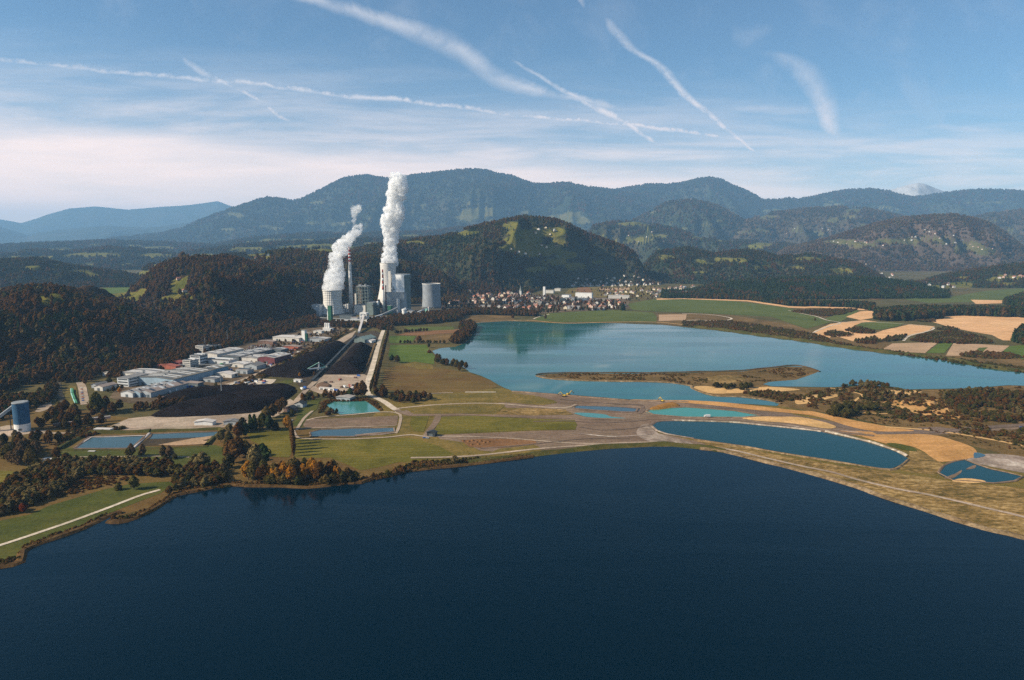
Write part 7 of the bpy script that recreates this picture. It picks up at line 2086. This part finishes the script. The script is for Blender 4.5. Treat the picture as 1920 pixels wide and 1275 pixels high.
grove([(182, 775, 30, O, 'olive', 'big olive brown tree below the small white workshop', 1.1), (200, 771, 22, O, 'autumn', 'brown green tree right of the big olive one', 1.1), (225, 768, 15, O, 'brown', 'rusty tree at the head of the gravel yard', 1.2), (212, 776, 17, O, 'brown', 'brown tree above the pale conveyor bridge', 1.2),
       (225, 738, 10, O, 'yellow', 'yellow orange tree beside the office block', 1.1), (213, 735, 9, O, 'autumn', 'green brown tree at the workshop', 1.1), (205, 722, 13, O, 'mixed', 'dark tree before the white hut', 1.2), (300, 752, 10, O, 'brown', 'rusty tree at the end of the low sheds', 1.0),
       (160, 722, 16, O, 'brown', 'brown cone shaped tree at the parking strip', .9), (172, 716, 15, O, 'brown', 'orange tree behind the parking strip', .9), (405, 726, 8, O, 'olive', 'olive tree beside the storage yard', 1.3), (590, 705, 9, O, 'russet', 'russet tree at the coal track', .9),
       (562, 708, 9, O, 'yellow', 'yellowish tree between the coal heaps', .8)], None)
thick([(818, 668), (836, 678), (870, 688), (882, 697), (860, 697), (828, 688), (815, 678)], 20, (9, 14), [(O, 'olive'), (O, 'brown'), (O, 'mixed')], 'on the shore above the brown fallow field', 'trees on the turquoise lake shore', 1.25)
grove([(804, 652, 11, O, 'mixed', 'dark tree at the tip of the bright green field', 1.2), (745, 680, 15, O, 'mixed', 'dark tree on the edge of the bright green field', 1.3), (735, 678, 14, O, 'conifer', 'very dark tree close to the avenue', 1.2), (786, 642, 16, O, 'russet', 'reddish tree at the edge of the tan field', 1.2),
       (805, 662, 7, B_, 'russet', 'russet bush on the lake shore below the tan field', 1.2), (1023, 599, 17, O, 'olive', 'single tree on the shore of the flat green field', .8), (962, 598, 16, O, 'autumn', 'brown tree at the head of the far lake', 1.2), (1168, 582, 28, S_, 'conifer', 'tall dark tree between the two far green fields', 1.6),
       (735, 622, 20, O, 'brown', 'orange brown tree at the top of the avenue', .9), (1528, 602, 10, O, 'mixed', 'small dark tree at the white farm track', 1.0)], None)
row((752, 644), (832, 644), 14, 8, 'oak', 'bushes', 'dull tree in the hedge above the bright green field', 'the avenue', 'hedge above the bright green field', 1.3, .2)
row((742, 626), (800, 621), 12, 10, 'oak', 'mixed', 'dark tree in the hedge above the ploughed strip', 'the avenue', 'hedge above the ploughed strip', 1.3, .2)
# middle right
thick([(1550, 779), (1562, 764), (1600, 760), (1610, 764), (1604, 780), (1592, 786), (1560, 782)], 30, (8, 11), [(O, 'bushes'), (O, 'mixed'), (O, 'olive')], 'in the larger dark clump on the spit', 'larger dark clump on the spit', 1.5)
thick([(1590, 770), (1615, 760), (1650, 764), (1668, 768), (1640, 773), (1600, 774)], 20, (7, 10), [(O, 'bushes'), (O, 'olive')], 'in the smaller dark clump on the spit', 'smaller dark clump on the spit', 1.6)
thick([(1338, 727), (1365, 722), (1400, 724), (1420, 730), (1390, 733), (1350, 730)], 14, (7, 10), [(O, 'bushes'), (O, 'mixed')], 'behind the pale sandy shore of the inlet', 'bushes behind the inlet', 1.5)
print('single trees', N_TREES)

# ------------------------------------------------------------------ scrub and woods that read as masses
SP = {
    'scrub': [proto('bush', 'bushes', 70, .12, 61, .9), proto('bush', 'brown', 70, .12, 62, .9), proto('bush', 'russet', 70, .12, 63, .9), proto('bush', 'olive', 70, .12, 64, .9)],
    'thick': [proto('round', 'willow', 150, .07, 65, .9), proto('round', 'brown', 150, .07, 66, .9), proto('round', 'bushes', 150, .07, 67, .9), proto('round', 'autumn', 150, .07, 68, .9)],
    'belt': [proto('cone', 'conifer', 90, .06, 69), proto('round', 'mixed', 90, .085, 70, .9), proto('round', 'brown', 90, .085, 71, .9), proto('cone', 'conifer', 90, .07, 72)],
    'reed': [proto('bush', 'dry', 60, .14, 73, .9), proto('bush', 'brown', 60, .14, 74, .9), proto('bush', 'bushes', 60, .14, 75, .9)],
    'mix': [proto('round', 'mixed', 100, .08, 76, .9), proto('round', 'autumn', 100, .08, 77, .9), proto('round', 'brown', 100, .08, 78, .9), proto('cone', 'conifer', 90, .06, 79)],
}


def spread(name, polys, spacing, hs, kind, wts, label, cat, wide=1.0, clump=0.0, z=.1, hill=False):
    PP = []; SS = []; KK = []
    for poly in polys:
        W_ = [G(*p) for p in poly]
        A = np.array(W_); x0, y0 = A.min(0); x1, y1 = A.max(0)
        n = int((x1 - x0) * (y1 - y0) / spacing ** 2) + 1
        x = RNG.uniform(x0, x1, n); y = RNG.uniform(y0, y1, n)
        ok = in_poly(x, y, W_)
        if clump: ok &= fbm(x / (spacing * 5), y / (spacing * 5), 3) > clump
        x, y = x[ok], y[ok]; n = len(x)
        if not n: continue
        s = RNG.uniform(hs[0], hs[1], n)
        zz = np.full(n, z)
        if hill: zz = np.maximum(H_all(x, y), 0) + z
        PP.append(np.stack([x, y, zz], 1))
        SS.append(np.stack([s * wide * RNG.uniform(.8, 1.25, n), s * wide * RNG.uniform(.8, 1.25, n), s], 1))
        g_ = fbm(x / (spacing * 8), y / (spacing * 8), 3)
        r_ = np.clip((g_ - .5) * 2 + .5 + (RNG.random(n) - .5) * .8, 0, .999)
        KK.append(np.searchsorted(np.cumsum(wts) / sum(wts), r_))
    if PP: return scatter(name, np.concatenate(PP), np.concatenate(SS), np.concatenate(KK), SP[kind], label, cat)


spread('thicket', [[(-60, 975), (-20, 930), (20, 903), (60, 880), (130, 866), (200, 868), (260, 872), (330, 876), (345, 885), (300, 896), (240, 892), (180, 892), (140, 902), (120, 920), (90, 938), (50, 955), (0, 968)],
                   [(345, 880), (420, 880), (430, 905), (380, 916), (330, 918), (325, 905)]], 3.9, (4, 11), 'thick', [3, 2.2, 2, 1.4], 'dense brown and grey willow thicket on the left shore', 'thicket', 1.35)
spread('reeds', [[(100, 935), (140, 905), (190, 893), (240, 895), (245, 903), (200, 912), (150, 925)]], 3, (1.2, 2.2), 'scrub', [.2, 1, 4, .3], 'rust red reed bed below the left thicket', 'reeds', 1.6)
spread('reeds', [[(-60, 1078), (0, 1050), (35, 1045), (40, 1028), (65, 1016), (99, 1004), (158, 984), (203, 962), (215, 962), (203, 968), (158, 992), (99, 1012), (65, 1024), (42, 1038), (38, 1057), (0, 1066), (-60, 1085)],
               [(210, 974), (250, 966), (285, 951), (313, 932), (340, 920), (400, 908), (460, 906), (460, 911), (400, 917), (340, 928), (313, 941), (284, 960), (248, 975), (212, 980)]], 1.8, (1.0, 2.6), 'reed', [1.2, 3, 1.6], 'dark brown reeds along the lower left shore', 'reeds', 1.3)
spread('reeds', [[(460, 906), (525, 908), (613, 907), (651, 902), (701, 893), (751, 880), (820, 872), (900, 861), (1000, 851), (1000, 857), (880, 872), (777, 884), (734, 894), (676, 907), (613, 912), (525, 913), (460, 912)]], 2.0, (1.0, 2.6), 'reed', [1, 3, 2], 'brown reeds along the near shore below the meadow', 'reeds', 1.3)
spread('scrub', [[(745, 876), (780, 866), (850, 864), (900, 858), (890, 866), (800, 876), (750, 884)]], 3, (1.5, 3.5), 'reed', [1, 2, 2], 'dark scrub line below the mown meadow', 'scrub', 1.4)
spread('scrub', [[(600, 760), (613, 751), (688, 748), (706, 754), (714, 770), (700, 760), (686, 753), (626, 754), (612, 760), (606, 775), (598, 775)]], 2.6, (1.5, 3), 'scrub', [1, 2, 2, .5], 'russet scrub around the turquoise pond', 'scrub', 1.4)
spread('scrub', [[(1450, 755), (1530, 735), (1560, 728), (1665, 727), (1700, 733), (1810, 732), (1890, 726), (2100, 735), (2100, 860), (1920, 840), (1840, 822), (1760, 800), (1690, 790), (1600, 775), (1540, 768)]], 6.5, (1.5, 4), 'scrub', [2.4, 2, 1.4, 1.2], 'low brown and green scrub covering the sandy spit', 'scrub', 1.7, .47)
spread('scrub', [[(1760, 740), (1830, 732), (1920, 735), (2100, 745), (2100, 800), (1920, 790), (1860, 796), (1800, 775), (1775, 755)], [(1560, 727), (1600, 719), (1655, 722), (1670, 727), (1620, 729)], [(1610, 748), (1640, 738), (1700, 742), (1690, 750), (1620, 755)]], 6, (4, 8.5), 'thick', [.5, 1.2, 3, 1.2],
       'taller dull green bushes on the right part of the spit', 'bushes', 1.5, .42)
spread('scrub', [[(1010, 704), (1100, 700), (1240, 701), (1320, 700), (1330, 720), (1300, 722), (1230, 713), (1100, 712)], [(1390, 700), (1480, 688), (1530, 696), (1490, 710), (1440, 716), (1380, 716)]], 4.5, (.8, 2), 'scrub', [1.2, 2.4, 1.6, .8], 'low brown scrub on the narrow tongue of land', 'scrub', 1.8, .45)
spread('scrub', [[(1390, 738), (1440, 733), (1480, 738), (1500, 745), (1480, 752), (1440, 748)]], 4.5, (2, 4.5), 'scrub', [3, 2, .6, 1], 'dark scrub beside the inlet', 'scrub', 1.5)
spread('scrub', [[(1700, 800), (1800, 808), (1920, 812), (2100, 820), (2100, 860), (1920, 845), (1840, 835), (1760, 812)], [(1600, 780), (1700, 790), (1760, 798), (1680, 800), (1610, 790)]], 6, (.8, 1.8), 'scrub', [2, 1.6, 1, 2], 'low grassy scrub behind the haul road', 'scrub', 1.8, .48)
spread('scrub', [[(1280, 602), (1372, 602), (1440, 612), (1540, 628), (1560, 640), (1640, 655), (1750, 668), (1920, 690), (2100, 715), (2100, 722), (1847, 690), (1680, 664), (1520, 641), (1347, 618), (1280, 612)]], 7, (2, 5), 'scrub', [2.4, 2.4, 1, 1], 'brown scrub along the far shore of the turquoise lake', 'scrub', 1.6)
spread('scrub', [[(1540, 628), (1560, 621), (1600, 628), (1590, 632), (1560, 632)], [(1583, 620), (1605, 613), (1640, 622), (1636, 627), (1600, 625)], [(1655, 640), (1665, 632), (1700, 630), (1690, 638), (1665, 641)], [(1600, 640), (1640, 633), (1652, 640), (1640, 645), (1610, 645)]], 6, (4, 8), 'thick', [.2, 1, 3, 1.6], 'dark bushes in the tan field near the far shore', 'bushes', 1.5)
spread('scrub', [[(1707, 639), (1738, 626), (1790, 622), (1840, 632), (1865, 644), (1800, 646), (1730, 643)], [(1752, 618), (1775, 614), (1800, 618), (1780, 622)]], 6.5, (4, 8), 'thick', [.4, 1, 3, 1.4], 'mound of dull green bushes above the stubble fields', 'bushes', 1.5)
spread('scrub', [[(1790, 668), (1830, 660), (1900, 664), (1920, 672), (1860, 674)], [(1480, 584), (1560, 580), (1610, 580), (1580, 590), (1540, 594)], [(1715, 600), (1750, 598), (1755, 604), (1720, 604)]], 7, (3, 6.5), 'scrub', [2, 2.4, 1, 1], 'brown and green scrub patches between the right hand fields', 'scrub', 1.5)
spread('conifer_belt', [[(1638, 598), (1650, 592), (1700, 591), (1760, 592), (1770, 598), (1700, 602), (1650, 602)], [(1640, 592), (1700, 586), (1800, 586), (1920, 588), (2200, 590), (2200, 597), (1920, 596), (1800, 592), (1700, 596), (1645, 599)]], 7, (22, 30), 'belt', [4, 2, .8, 3], 'belt of dark conifers above the large tan field', 'forest', 1.0)
spread('conifer_belt', [[(1300, 556), (1360, 557), (1480, 571), (1600, 573), (1640, 576), (1640, 585), (1600, 577), (1480, 574), (1400, 563), (1300, 560)]], 8, (14, 24), 'belt', [4, 2.4, 1, 3], 'belt of dark trees behind the long green field', 'forest', 1.0)
spread('conifer_belt', [[(1880, 570), (1920, 556), (2050, 550), (2050, 575), (1920, 580)], [(1895, 640), (1915, 622), (1990, 615), (2010, 640), (1930, 652)]], 8, (20, 28), 'belt', [4, 2, .6, 3], 'dark conifers at the right edge of the fields', 'forest', 1.1)
spread('wood', [[(600, 606), (640, 608), (680, 612), (690, 616), (660, 616), (600, 612)], [(560, 606), (590, 604), (600, 612), (560, 618)], [(470, 640), (500, 628), (550, 616), (560, 620), (510, 634), (475, 644)], [(380, 664), (420, 648), (470, 636), (475, 641), (420, 656), (385, 668)], [(300, 690), (340, 668), (380, 656), (384, 662), (345, 676), (310, 692)],
               [(200, 705), (240, 690), (300, 680), (310, 688), (250, 698), (205, 714)]], 8, (9, 16), 'mix', [1, 3, 3, .3], 'brown fringe of trees between the wooded hills and the factory estate', 'wood', 1.1)
spread('wood', [[(440, 722), (490, 702), (540, 674), (590, 648), (630, 630), (650, 618), (655, 621), (625, 640), (590, 656), (545, 682), (495, 709), (445, 728)]], 7, (2.5, 6), 'scrub', [1.5, 2.4, 1.4, 1], 'brown scrub on the railway embankment beside the coal heap', 'scrub', 1.5)
spread('wood', [[(130, 806), (200, 803), (240, 803), (200, 810), (140, 826), (112, 843), (104, 838)]], 4, (2, 4.5), 'scrub', [1, 2, 2, 1], 'russet scrub behind the left settling basin', 'scrub', 1.4)
spread('wood', [[(-200, 800), (-150, 760), (0, 748), (60, 750), (100, 722), (112, 730), (96, 756), (40, 774), (0, 790)]], 7, (8, 15), 'mix', [3, 2.4, 1, .6], 'dark trees at the foot of the nearest wooded hill', 'wood', 1.1)
spread('wood', [[(820, 560), (900, 552), (1000, 555), (1100, 562), (1180, 570), (1170, 580), (1030, 588), (900, 590), (830, 586)]], 26, (9, 16), 'mix', [3, 2.2, 1.6, .4], 'garden trees among the houses of the town', 'trees', 1.2)
spread('wood', [[(620, 556), (700, 560), (830, 556), (900, 548), (1000, 550), (1010, 545), (900, 542), (700, 548), (620, 550)]], 14, (12, 18), 'mix', [3, 2, 1, .6], 'dark trees along the foot of the hills behind the town', 'wood', 1.2)
spread('wood', [[(1060, 548), (1180, 534), (1300, 548), (1330, 556), (1240, 560), (1180, 566), (1120, 558)]], 48, (7, 13), 'mix', [3, 2, 1, .4], 'scattered trees in the valley behind the town', 'trees', 1.2)
spread('wood', [[(565, 745), (600, 740), (650, 744), (655, 748), (610, 748), (566, 754)]], 8, (7, 12), 'mix', [1.2, 2.4, 2.4, .2], 'row of autumn coloured trees in the hedge above the turquoise pond', 'wood', 1.15)
spread('wood', [[(250, 764), (300, 758), (345, 752), (352, 757), (300, 768), (252, 772)]], 5.5, (6, 10), 'mix', [1.2, 2.4, 2.4, .2], 'row of autumn coloured trees in the scrub left of the coal heap', 'wood', 1.15)
spread('wood', [[(730, 600), (760, 596), (850, 590), (870, 594), (860, 602), (800, 608), (735, 612)]], 8, (14, 20), 'mix', [1.2, 2.4, 2.4, .2], 'row of autumn coloured trees in the wood in front of the power plant', 'wood', 1.15)
spread('wood', [[(690, 604), (728, 602), (730, 620), (715, 620), (690, 612)]], 8, (12, 18), 'mix', [1.2, 2.4, 2.4, .2], 'row of autumn coloured trees at the upper end of the white road', 'wood', 1.15)
spread('wood', [[(860, 612), (880, 608), (893, 614), (886, 628), (870, 642), (850, 648), (842, 644), (865, 625)]], 8, (12, 18), 'mix', [1.2, 2.4, 2.4, .2], 'row of autumn coloured trees on the headland of the turquoise lake', 'wood', 1.15)
spread('wood', [[(840, 588), (900, 584), (1000, 588), (1010, 594), (900, 590), (850, 594)]], 8, (14, 19), 'mix', [1.2, 2.4, 2.4, .2], 'row of autumn coloured trees between the town and the far lake', 'wood', 1.15)
spread('wood', [[(100, 716), (200, 690), (300, 666), (400, 640), (500, 614), (590, 596), (600, 604), (500, 626), (400, 652), (345, 672), (300, 688), (225, 712), (190, 700), (170, 714), (130, 720)]], 8, (10, 17), 'mix', [1.2, 2.6, 2.6, .4], 'brown trees at the foot of the hills along the factory estate', 'wood', 1.1)
spread('scrub', [[(330, 700), (400, 690), (470, 697), (440, 708), (400, 712), (350, 712)], [(440, 672), (520, 668), (560, 650), (560, 662), (500, 690), (460, 690)], [(480, 650), (560, 628), (640, 616), (640, 624), (560, 658), (500, 664)], [(200, 735), (225, 715), (300, 690), (310, 695), (240, 720), (215, 745)]], 15, (3, 8), 'mix', [1, 2, 2, .2], 'small trees and bushes between the factory halls', 'trees', 1.2)

# ------------------------------------------------------------------ town houses
def house_proto(w, d, h, rise, wall, roof):
    b = MB(); b.hall(w, d, h, rise); wm = b.mesh('wall', wall)
    b = MB(); b.gable(w, d, h + .1, rise, .7, .35); b.box((w * .2, d * .15, h + rise * .9), (.8, .8, 1.8)); rm = b.mesh('roof', roof)
    return wm, rm


HP = {}
for wn, wc in (('white', 'white_wall'), ('cream', 'cream_wall'), ('salmon', 'salmon_wall')):
    for rn, rc in (('orange', 'orange_roof'), ('brown', 'brown_roof'), ('grey', 'grey_cladding')):
        HP[(wn, rn)] = [house_proto(10, 13, 6.5, 3.8, C[wc], C[rc]), house_proto(12, 10, 5, 4.2, C[wc], C[rc])]
N_H = 0


def house(x, y, z, k, label, group, s=1.0):
    global N_H
    N_H += 1
    wm, rm = rnd.choice(HP[k])
    o = link('house', wm); o.location = (x, y, z); o.rotation_euler = (0, 0, rnd.uniform(-.9, .9)); o.scale = (s, s, s)
    tag(o, label, 'house', group)
    link('roof', rm, o)
    return o


def houses(poly, n, place, group, kinds, s=(.9, 1.3), gap=18, hill=False):
    if hill:
        pts = []
        for _ in range(n * 40):
            px = rnd.uniform(min(p[0] for p in poly), max(p[0] for p in poly)); py = rnd.uniform(min(p[1] for p in poly), max(p[1] for p in poly))
            if in_poly(np.array([px]), np.array([py]), poly)[0]:
                q = hit(px, py)
                if all((q[0] - a[0]) ** 2 + (q[1] - a[1]) ** 2 > gap ** 2 for a in pts): pts.append(q)
            if len(pts) >= n: break
    else:
        W_ = [G(*p) for p in poly]; A = np.array(W_); x0, y0 = A.min(0); x1, y1 = A.max(0)
        pts = []
        for _ in range(n * 200):
            x, y = rnd.uniform(x0, x1), rnd.uniform(y0, y1)
            if in_poly(np.array([x]), np.array([y]), W_)[0] and all((x - a[0]) ** 2 + (y - a[1]) ** 2 > gap ** 2 for a in pts): pts.append((x, y, 0))
            if len(pts) >= n: break
    pts.sort(key=lambda p: p[0] / p[1])
    ks = [rnd.choice(kinds) for _ in pts]
    cnt = {k: ks.count(k) for k in ks}
    seen = {}
    for p, k in zip(pts, ks):
        seen[k] = seen.get(k, 0) + 1
        lab = f'{k[0]} {k[1]}-roofed house {place}'
        if 1 < cnt[k] <= 12: lab += f', {ORD[seen[k] - 1]} such from left'
        house(p[0], p[1], p[2] - .3, k, lab, group, rnd.uniform(*s))


W_O, W_B, W_G, C_O, C_B, S_O, S_B, C_G = ('white', 'orange'), ('white', 'brown'), ('white', 'grey'), ('cream', 'orange'), ('cream', 'brown'), ('salmon', 'orange'), ('salmon', 'brown'), ('cream', 'grey')
houses([(835, 562), (860, 553), (905, 553), (910, 570), (850, 575)], 26, 'at the left end of the town', 'houses at the left end of the town', [W_O, S_O, W_B, C_O, S_B], (1.0, 1.5), 20)
houses([(905, 556), (940, 549), (995, 552), (1005, 562), (960, 570), (910, 572)], 44, 'in the old town below the church', 'houses in the old town', [W_O, S_O, S_B, W_B, C_B, S_B], (1.0, 1.5), 20)
houses([(925, 574), (1000, 562), (1060, 560), (1110, 564), (1120, 576), (1040, 582), (950, 582)], 46, 'in the lower town', 'houses in the lower town', [W_O, W_B, C_B, C_O, S_B, W_B, S_O], (1.0, 1.5), 24)
houses([(1100, 572), (1160, 562), (1172, 574), (1150, 580), (1110, 582)], 18, 'beside the right fields of the town', 'houses beside the right fields', [W_O, W_B, C_O, S_O], (1.0, 1.4), 22)
houses([(1062, 537), (1100, 530), (1160, 526), (1225, 528), (1236, 534), (1180, 537), (1100, 538)], 60, 'on the slope of the upper housing estate', 'houses of the upper housing estate', [W_O, W_B, C_B, W_G, W_O, W_B], (.9, 1.4), 26, True)
houses([(1215, 552), (1260, 540), (1300, 538), (1300, 550), (1260, 556)], 34, 'in the housing estate before the dark low forest', 'houses before the dark low forest', [W_O, W_B, C_B, W_G, W_B], (1.0, 1.4), 22)
houses([(1120, 552), (1215, 541), (1300, 550), (1250, 557), (1140, 558)], 26, 'scattered along the valley right of the white factory', 'houses along the valley', [W_O, W_B, C_B, W_G], (1.0, 1.4), 26)
houses([(1510, 490), (1560, 485), (1620, 492), (1690, 500), (1680, 512), (1600, 510), (1640, 520), (1700, 525), (1650, 505)], 14, 'in the valley right of the dark foothills', 'houses in the right valley', [W_O, W_B, C_O], (.9, 1.4), 30, True)
houses([(1690, 449), (1720, 447), (1790, 458), (1800, 464), (1750, 458), (1700, 455)], 12, 'in the line across the reddish brown hill', 'houses across the reddish brown hill', [W_O, C_O, W_G], (.9, 1.4), 30, True)
houses([(1540, 452), (1600, 456), (1660, 464), (1650, 470), (1570, 465)], 9, 'on the left shoulder of the reddish brown hill', 'houses on the hill shoulder', [W_O, C_O, W_G], (.9, 1.4), 30, True)
houses([(1800, 462), (1850, 458), (1870, 470), (1840, 480), (1800, 475)], 9, 'in the meadows of the reddish brown hill', 'houses in the hill meadows', [W_O, C_O, W_G], (.9, 1.4), 30, True)
houses([(1730, 530), (1780, 530), (1795, 540), (1740, 540)], 8, 'beside the meadows beyond the conifer belt', 'houses beyond the conifer belt', [W_O, W_B, W_G], (.9, 1.4), 28, True)
houses([(1870, 518), (1920, 518), (1920, 526), (1875, 526)], 6, 'on the wooded slope at the right edge', 'houses at the right edge', [S_O, W_O], (.9, 1.4), 28, True)
houses([(955, 470), (1040, 465), (1060, 490), (1000, 500), (960, 490)], 7, 'on the slope of the hill with meadows', 'houses on the meadow hill', [W_O, C_O], (1.0, 1.4), 40, True)
houses([(980, 432), (1045, 428), (1050, 440), (990, 445)], 5, 'near the top of the hill with meadows', 'houses on the hill top', [W_O, C_O, W_G], (1.0, 1.4), 40, True)
houses([(20, 540), (110, 530), (115, 545), (30, 552)], 9, 'in the valley behind the nearest wooded hill', 'houses behind the wooded hill', [S_O, W_O, W_B], (.9, 1.4), 26, True)
houses([(470, 480), (640, 470), (650, 480), (480, 488)], 6, 'on the patchy ridge behind the autumn hill', 'houses on the patchy ridge', [W_O, C_O, W_G], (.9, 1.4), 40, True)
houses([(140, 493), (340, 488), (345, 500), (150, 502)], 5, 'on the rolling country at the left', 'houses on the rolling country', [W_O, W_G], (.9, 1.4), 60, True)
houses([(1170, 445), (1240, 442), (1250, 455), (1180, 458)], 6, 'on the foothills below the mountain ridge', 'houses on the foothills', [W_O, W_G], (.9, 1.4), 60, True)
houses([(1420, 395), (1560, 400), (1560, 440), (1430, 440)], 8, 'scattered on the broken hills', 'houses on the broken hills', [W_O, W_G], (.9, 1.4), 80, True)
houses([(1500, 540), (1503, 540), (1503, 556), (1500, 556)], 1, 'between the conifer ridge and the fields', None, [W_O], (1.2, 1.3))
for px, py, lab, k, s in ((335, 527, 'red house at the top of the clearing on the autumn hill', S_O, 1.0), (345, 547, 'white house in the clearing of the autumn hill', W_O, 1.0), (350, 551, 'small grey roofed house below the white house in the clearing', W_G, .8)):
    x, y, z = hit(px, py)
    house(x, y, z - .3, k, lab, 'houses in the hill clearing', s)
# landmark buildings of the town
for (nm, px, py, w, d, h, wl, rf, lab, rise, rz) in (
        ('villa', 869, 555, 16, 14, 13, C['cream_wall'], C['brown_roof'], 'cream villa left of a taller one above the town', 4, -.3), ('villa', 879, 553, 16, 15, 20, C['cream_wall'], C['orange_roof'], 'tall cream villa with a red roof above the town', 5, -.3),
        ('factory', 1094, 561, 72, 26, 26, C['white_paint'], R['white'], 'big bright white factory in the valley behind the town', 0, -.35), ('factory', 1060, 562, 32, 40, 20, C['white_paint'], R['grey'], 'white factory wing left of the bright white factory', 0, -.35),
        ('factory', 1078, 565, 100, 40, 12, C['grey_cladding'], R['grey'], 'grey hall in front of the bright white factory', 0, -.35), ('factory', 1160, 560, 90, 30, 12, C['white_wall'], R['white'], 'long white hall right of the bright white factory', 2, -.2),
        ('silo_tower', 1020, 554, 10, 10, 40, C['white_paint'], C['steel'], 'slim white tower among the works behind the town', 0, -.3), ('factory', 1030, 550, 40, 24, 14, C['white_wall'], R['pale'], 'pale works right of the slim white tower', 0, -.3),
        ('factory', 1045, 546, 30, 20, 12, C['white_wall'], R['white'], 'small white works at the back of the valley', 2, -.3), ('factory', 1012, 561, 60, 14, 9, C['white_wall'], R['grey'], 'long low building below the slim white tower', 1, -.2),
        ('school', 1076, 580, 46, 16, 10, C['white_paint'], R['white'], 'white flat roofed school at the edge of the green field', 0, -.1), ('school', 1122, 582, 44, 12, 6, C['light_cladding'], R['pale'], 'long low glasshouse beside the green field', 2, -.05),
        ('apartment_block', 1130, 566, 60, 14, 11, C['cream_wall'], R['brown'], 'long cream apartment block in the lower town', 2, -.1), ('apartment_block', 1054, 567, 20, 14, 14, C['cream_wall'], R['brown'], 'cream apartment block above the white school', 3, -.2),
        ('apartment_block', 1004, 570, 34, 14, 14, C['cream_wall'], R['pale'], 'cream apartment block in the middle of the town', 0, -.15), ('apartment_block', 1012, 573, 14, 12, 15, C['white_wall'], R['pale'], 'small white apartment block next to the cream one', 0, -.15),
        ('apartment_block', 1040, 572, 34, 12, 10, C['white_wall'], R['brown'], 'white terrace right of the small apartment block', 2, -.1), ('warehouse', 910, 576, 50, 10, 6, C['white_wall'], R['white'], 'long white shed at the left of the town', 1, -.05),
        ('apartment_block', 964, 570, 30, 12, 8, C['white_wall'], R['white'], 'white flat block near the old town', 0, -.1), ('warehouse', 1485, 523, 40, 20, 8, C['white_wall'], R['white'], 'single white hall behind the dark conifer ridge', 1, 0)):
    building(nm, px, py, w, d, h, wl, rf, lab, nm.replace('_', ' '), rise=rise, rz=rz, windows=(3, 6) if nm in ('apartment_block', 'villa', 'school') else 0)
# church
x, y = G(976, 556)
t = empty('church', (x, y, 0), -.2, 'white church with a pointed spire in the old town', 'church')
b = MB(); b.box((0, 0, 13), (8, 8, 26)); b.build('tower', C['white_paint'], t)
b = MB(); b.lathe([(5.6, 26), (3.2, 32), (1.6, 40), (.2, 50)], 8); b.build('spire', paint('spire_copper', (.25, .27, .24), .2), t)
b = MB(); b.hall(12, 24, 11, 6, (0, 16)); b.build('nave', C['cream_wall'], t)
b = MB(); b.gable(12, 24, 11.1, 6, .5, .4, (0, 16)); b.build('roof', C['brown_roof'], t)
# hill chapel
x, y, z = hit(1296, 378)
t = empty('church', (x, y, z), .2, 'tiny chapel on top of the round hill', 'church')
t.scale = (1.5, 1.5, 1.5)
b = MB(); b.box((0, 0, 12), (9, 9, 28)); b.build('tower', C['white_paint'], t)
b = MB(); b.lathe([(6.4, 26), (.2, 42)], 8); b.build('spire', C['brown_roof'], t)
b = MB(); b.hall(14, 26, 12, 6, (0, 17)); b.build('nave', C['white_wall'], t)
b = MB(); b.gable(14, 26, 12.1, 6, .5, .4, (0, 17)); b.build('roof', C['brown_roof'], t)
print('houses', N_H)

# ------------------------------------------------------------------ air
hz = MB()
hz.box((0, 19500, 1099), (84000, 46000, 2210))
hm = bpy.data.materials.new('haze_air'); hm.use_nodes = True
gh = NG(hm.node_tree); gh.n.clear()
ho = gh.new('ShaderNodeOutputMaterial')
hv = gh.new('ShaderNodeVolumePrincipled')
hv.inputs['Color'].default_value = (.36, .66, 1.0, 1)
hv.inputs['Density'].default_value = HAZE
hv.inputs['Anisotropy'].default_value = 0.0
gh.l.new(hv.outputs[0], ho.inputs['Volume'])
tag(hz.build('haze', hm), 'thin bluish haze lying over the whole valley', 'haze', None, 'stuff')
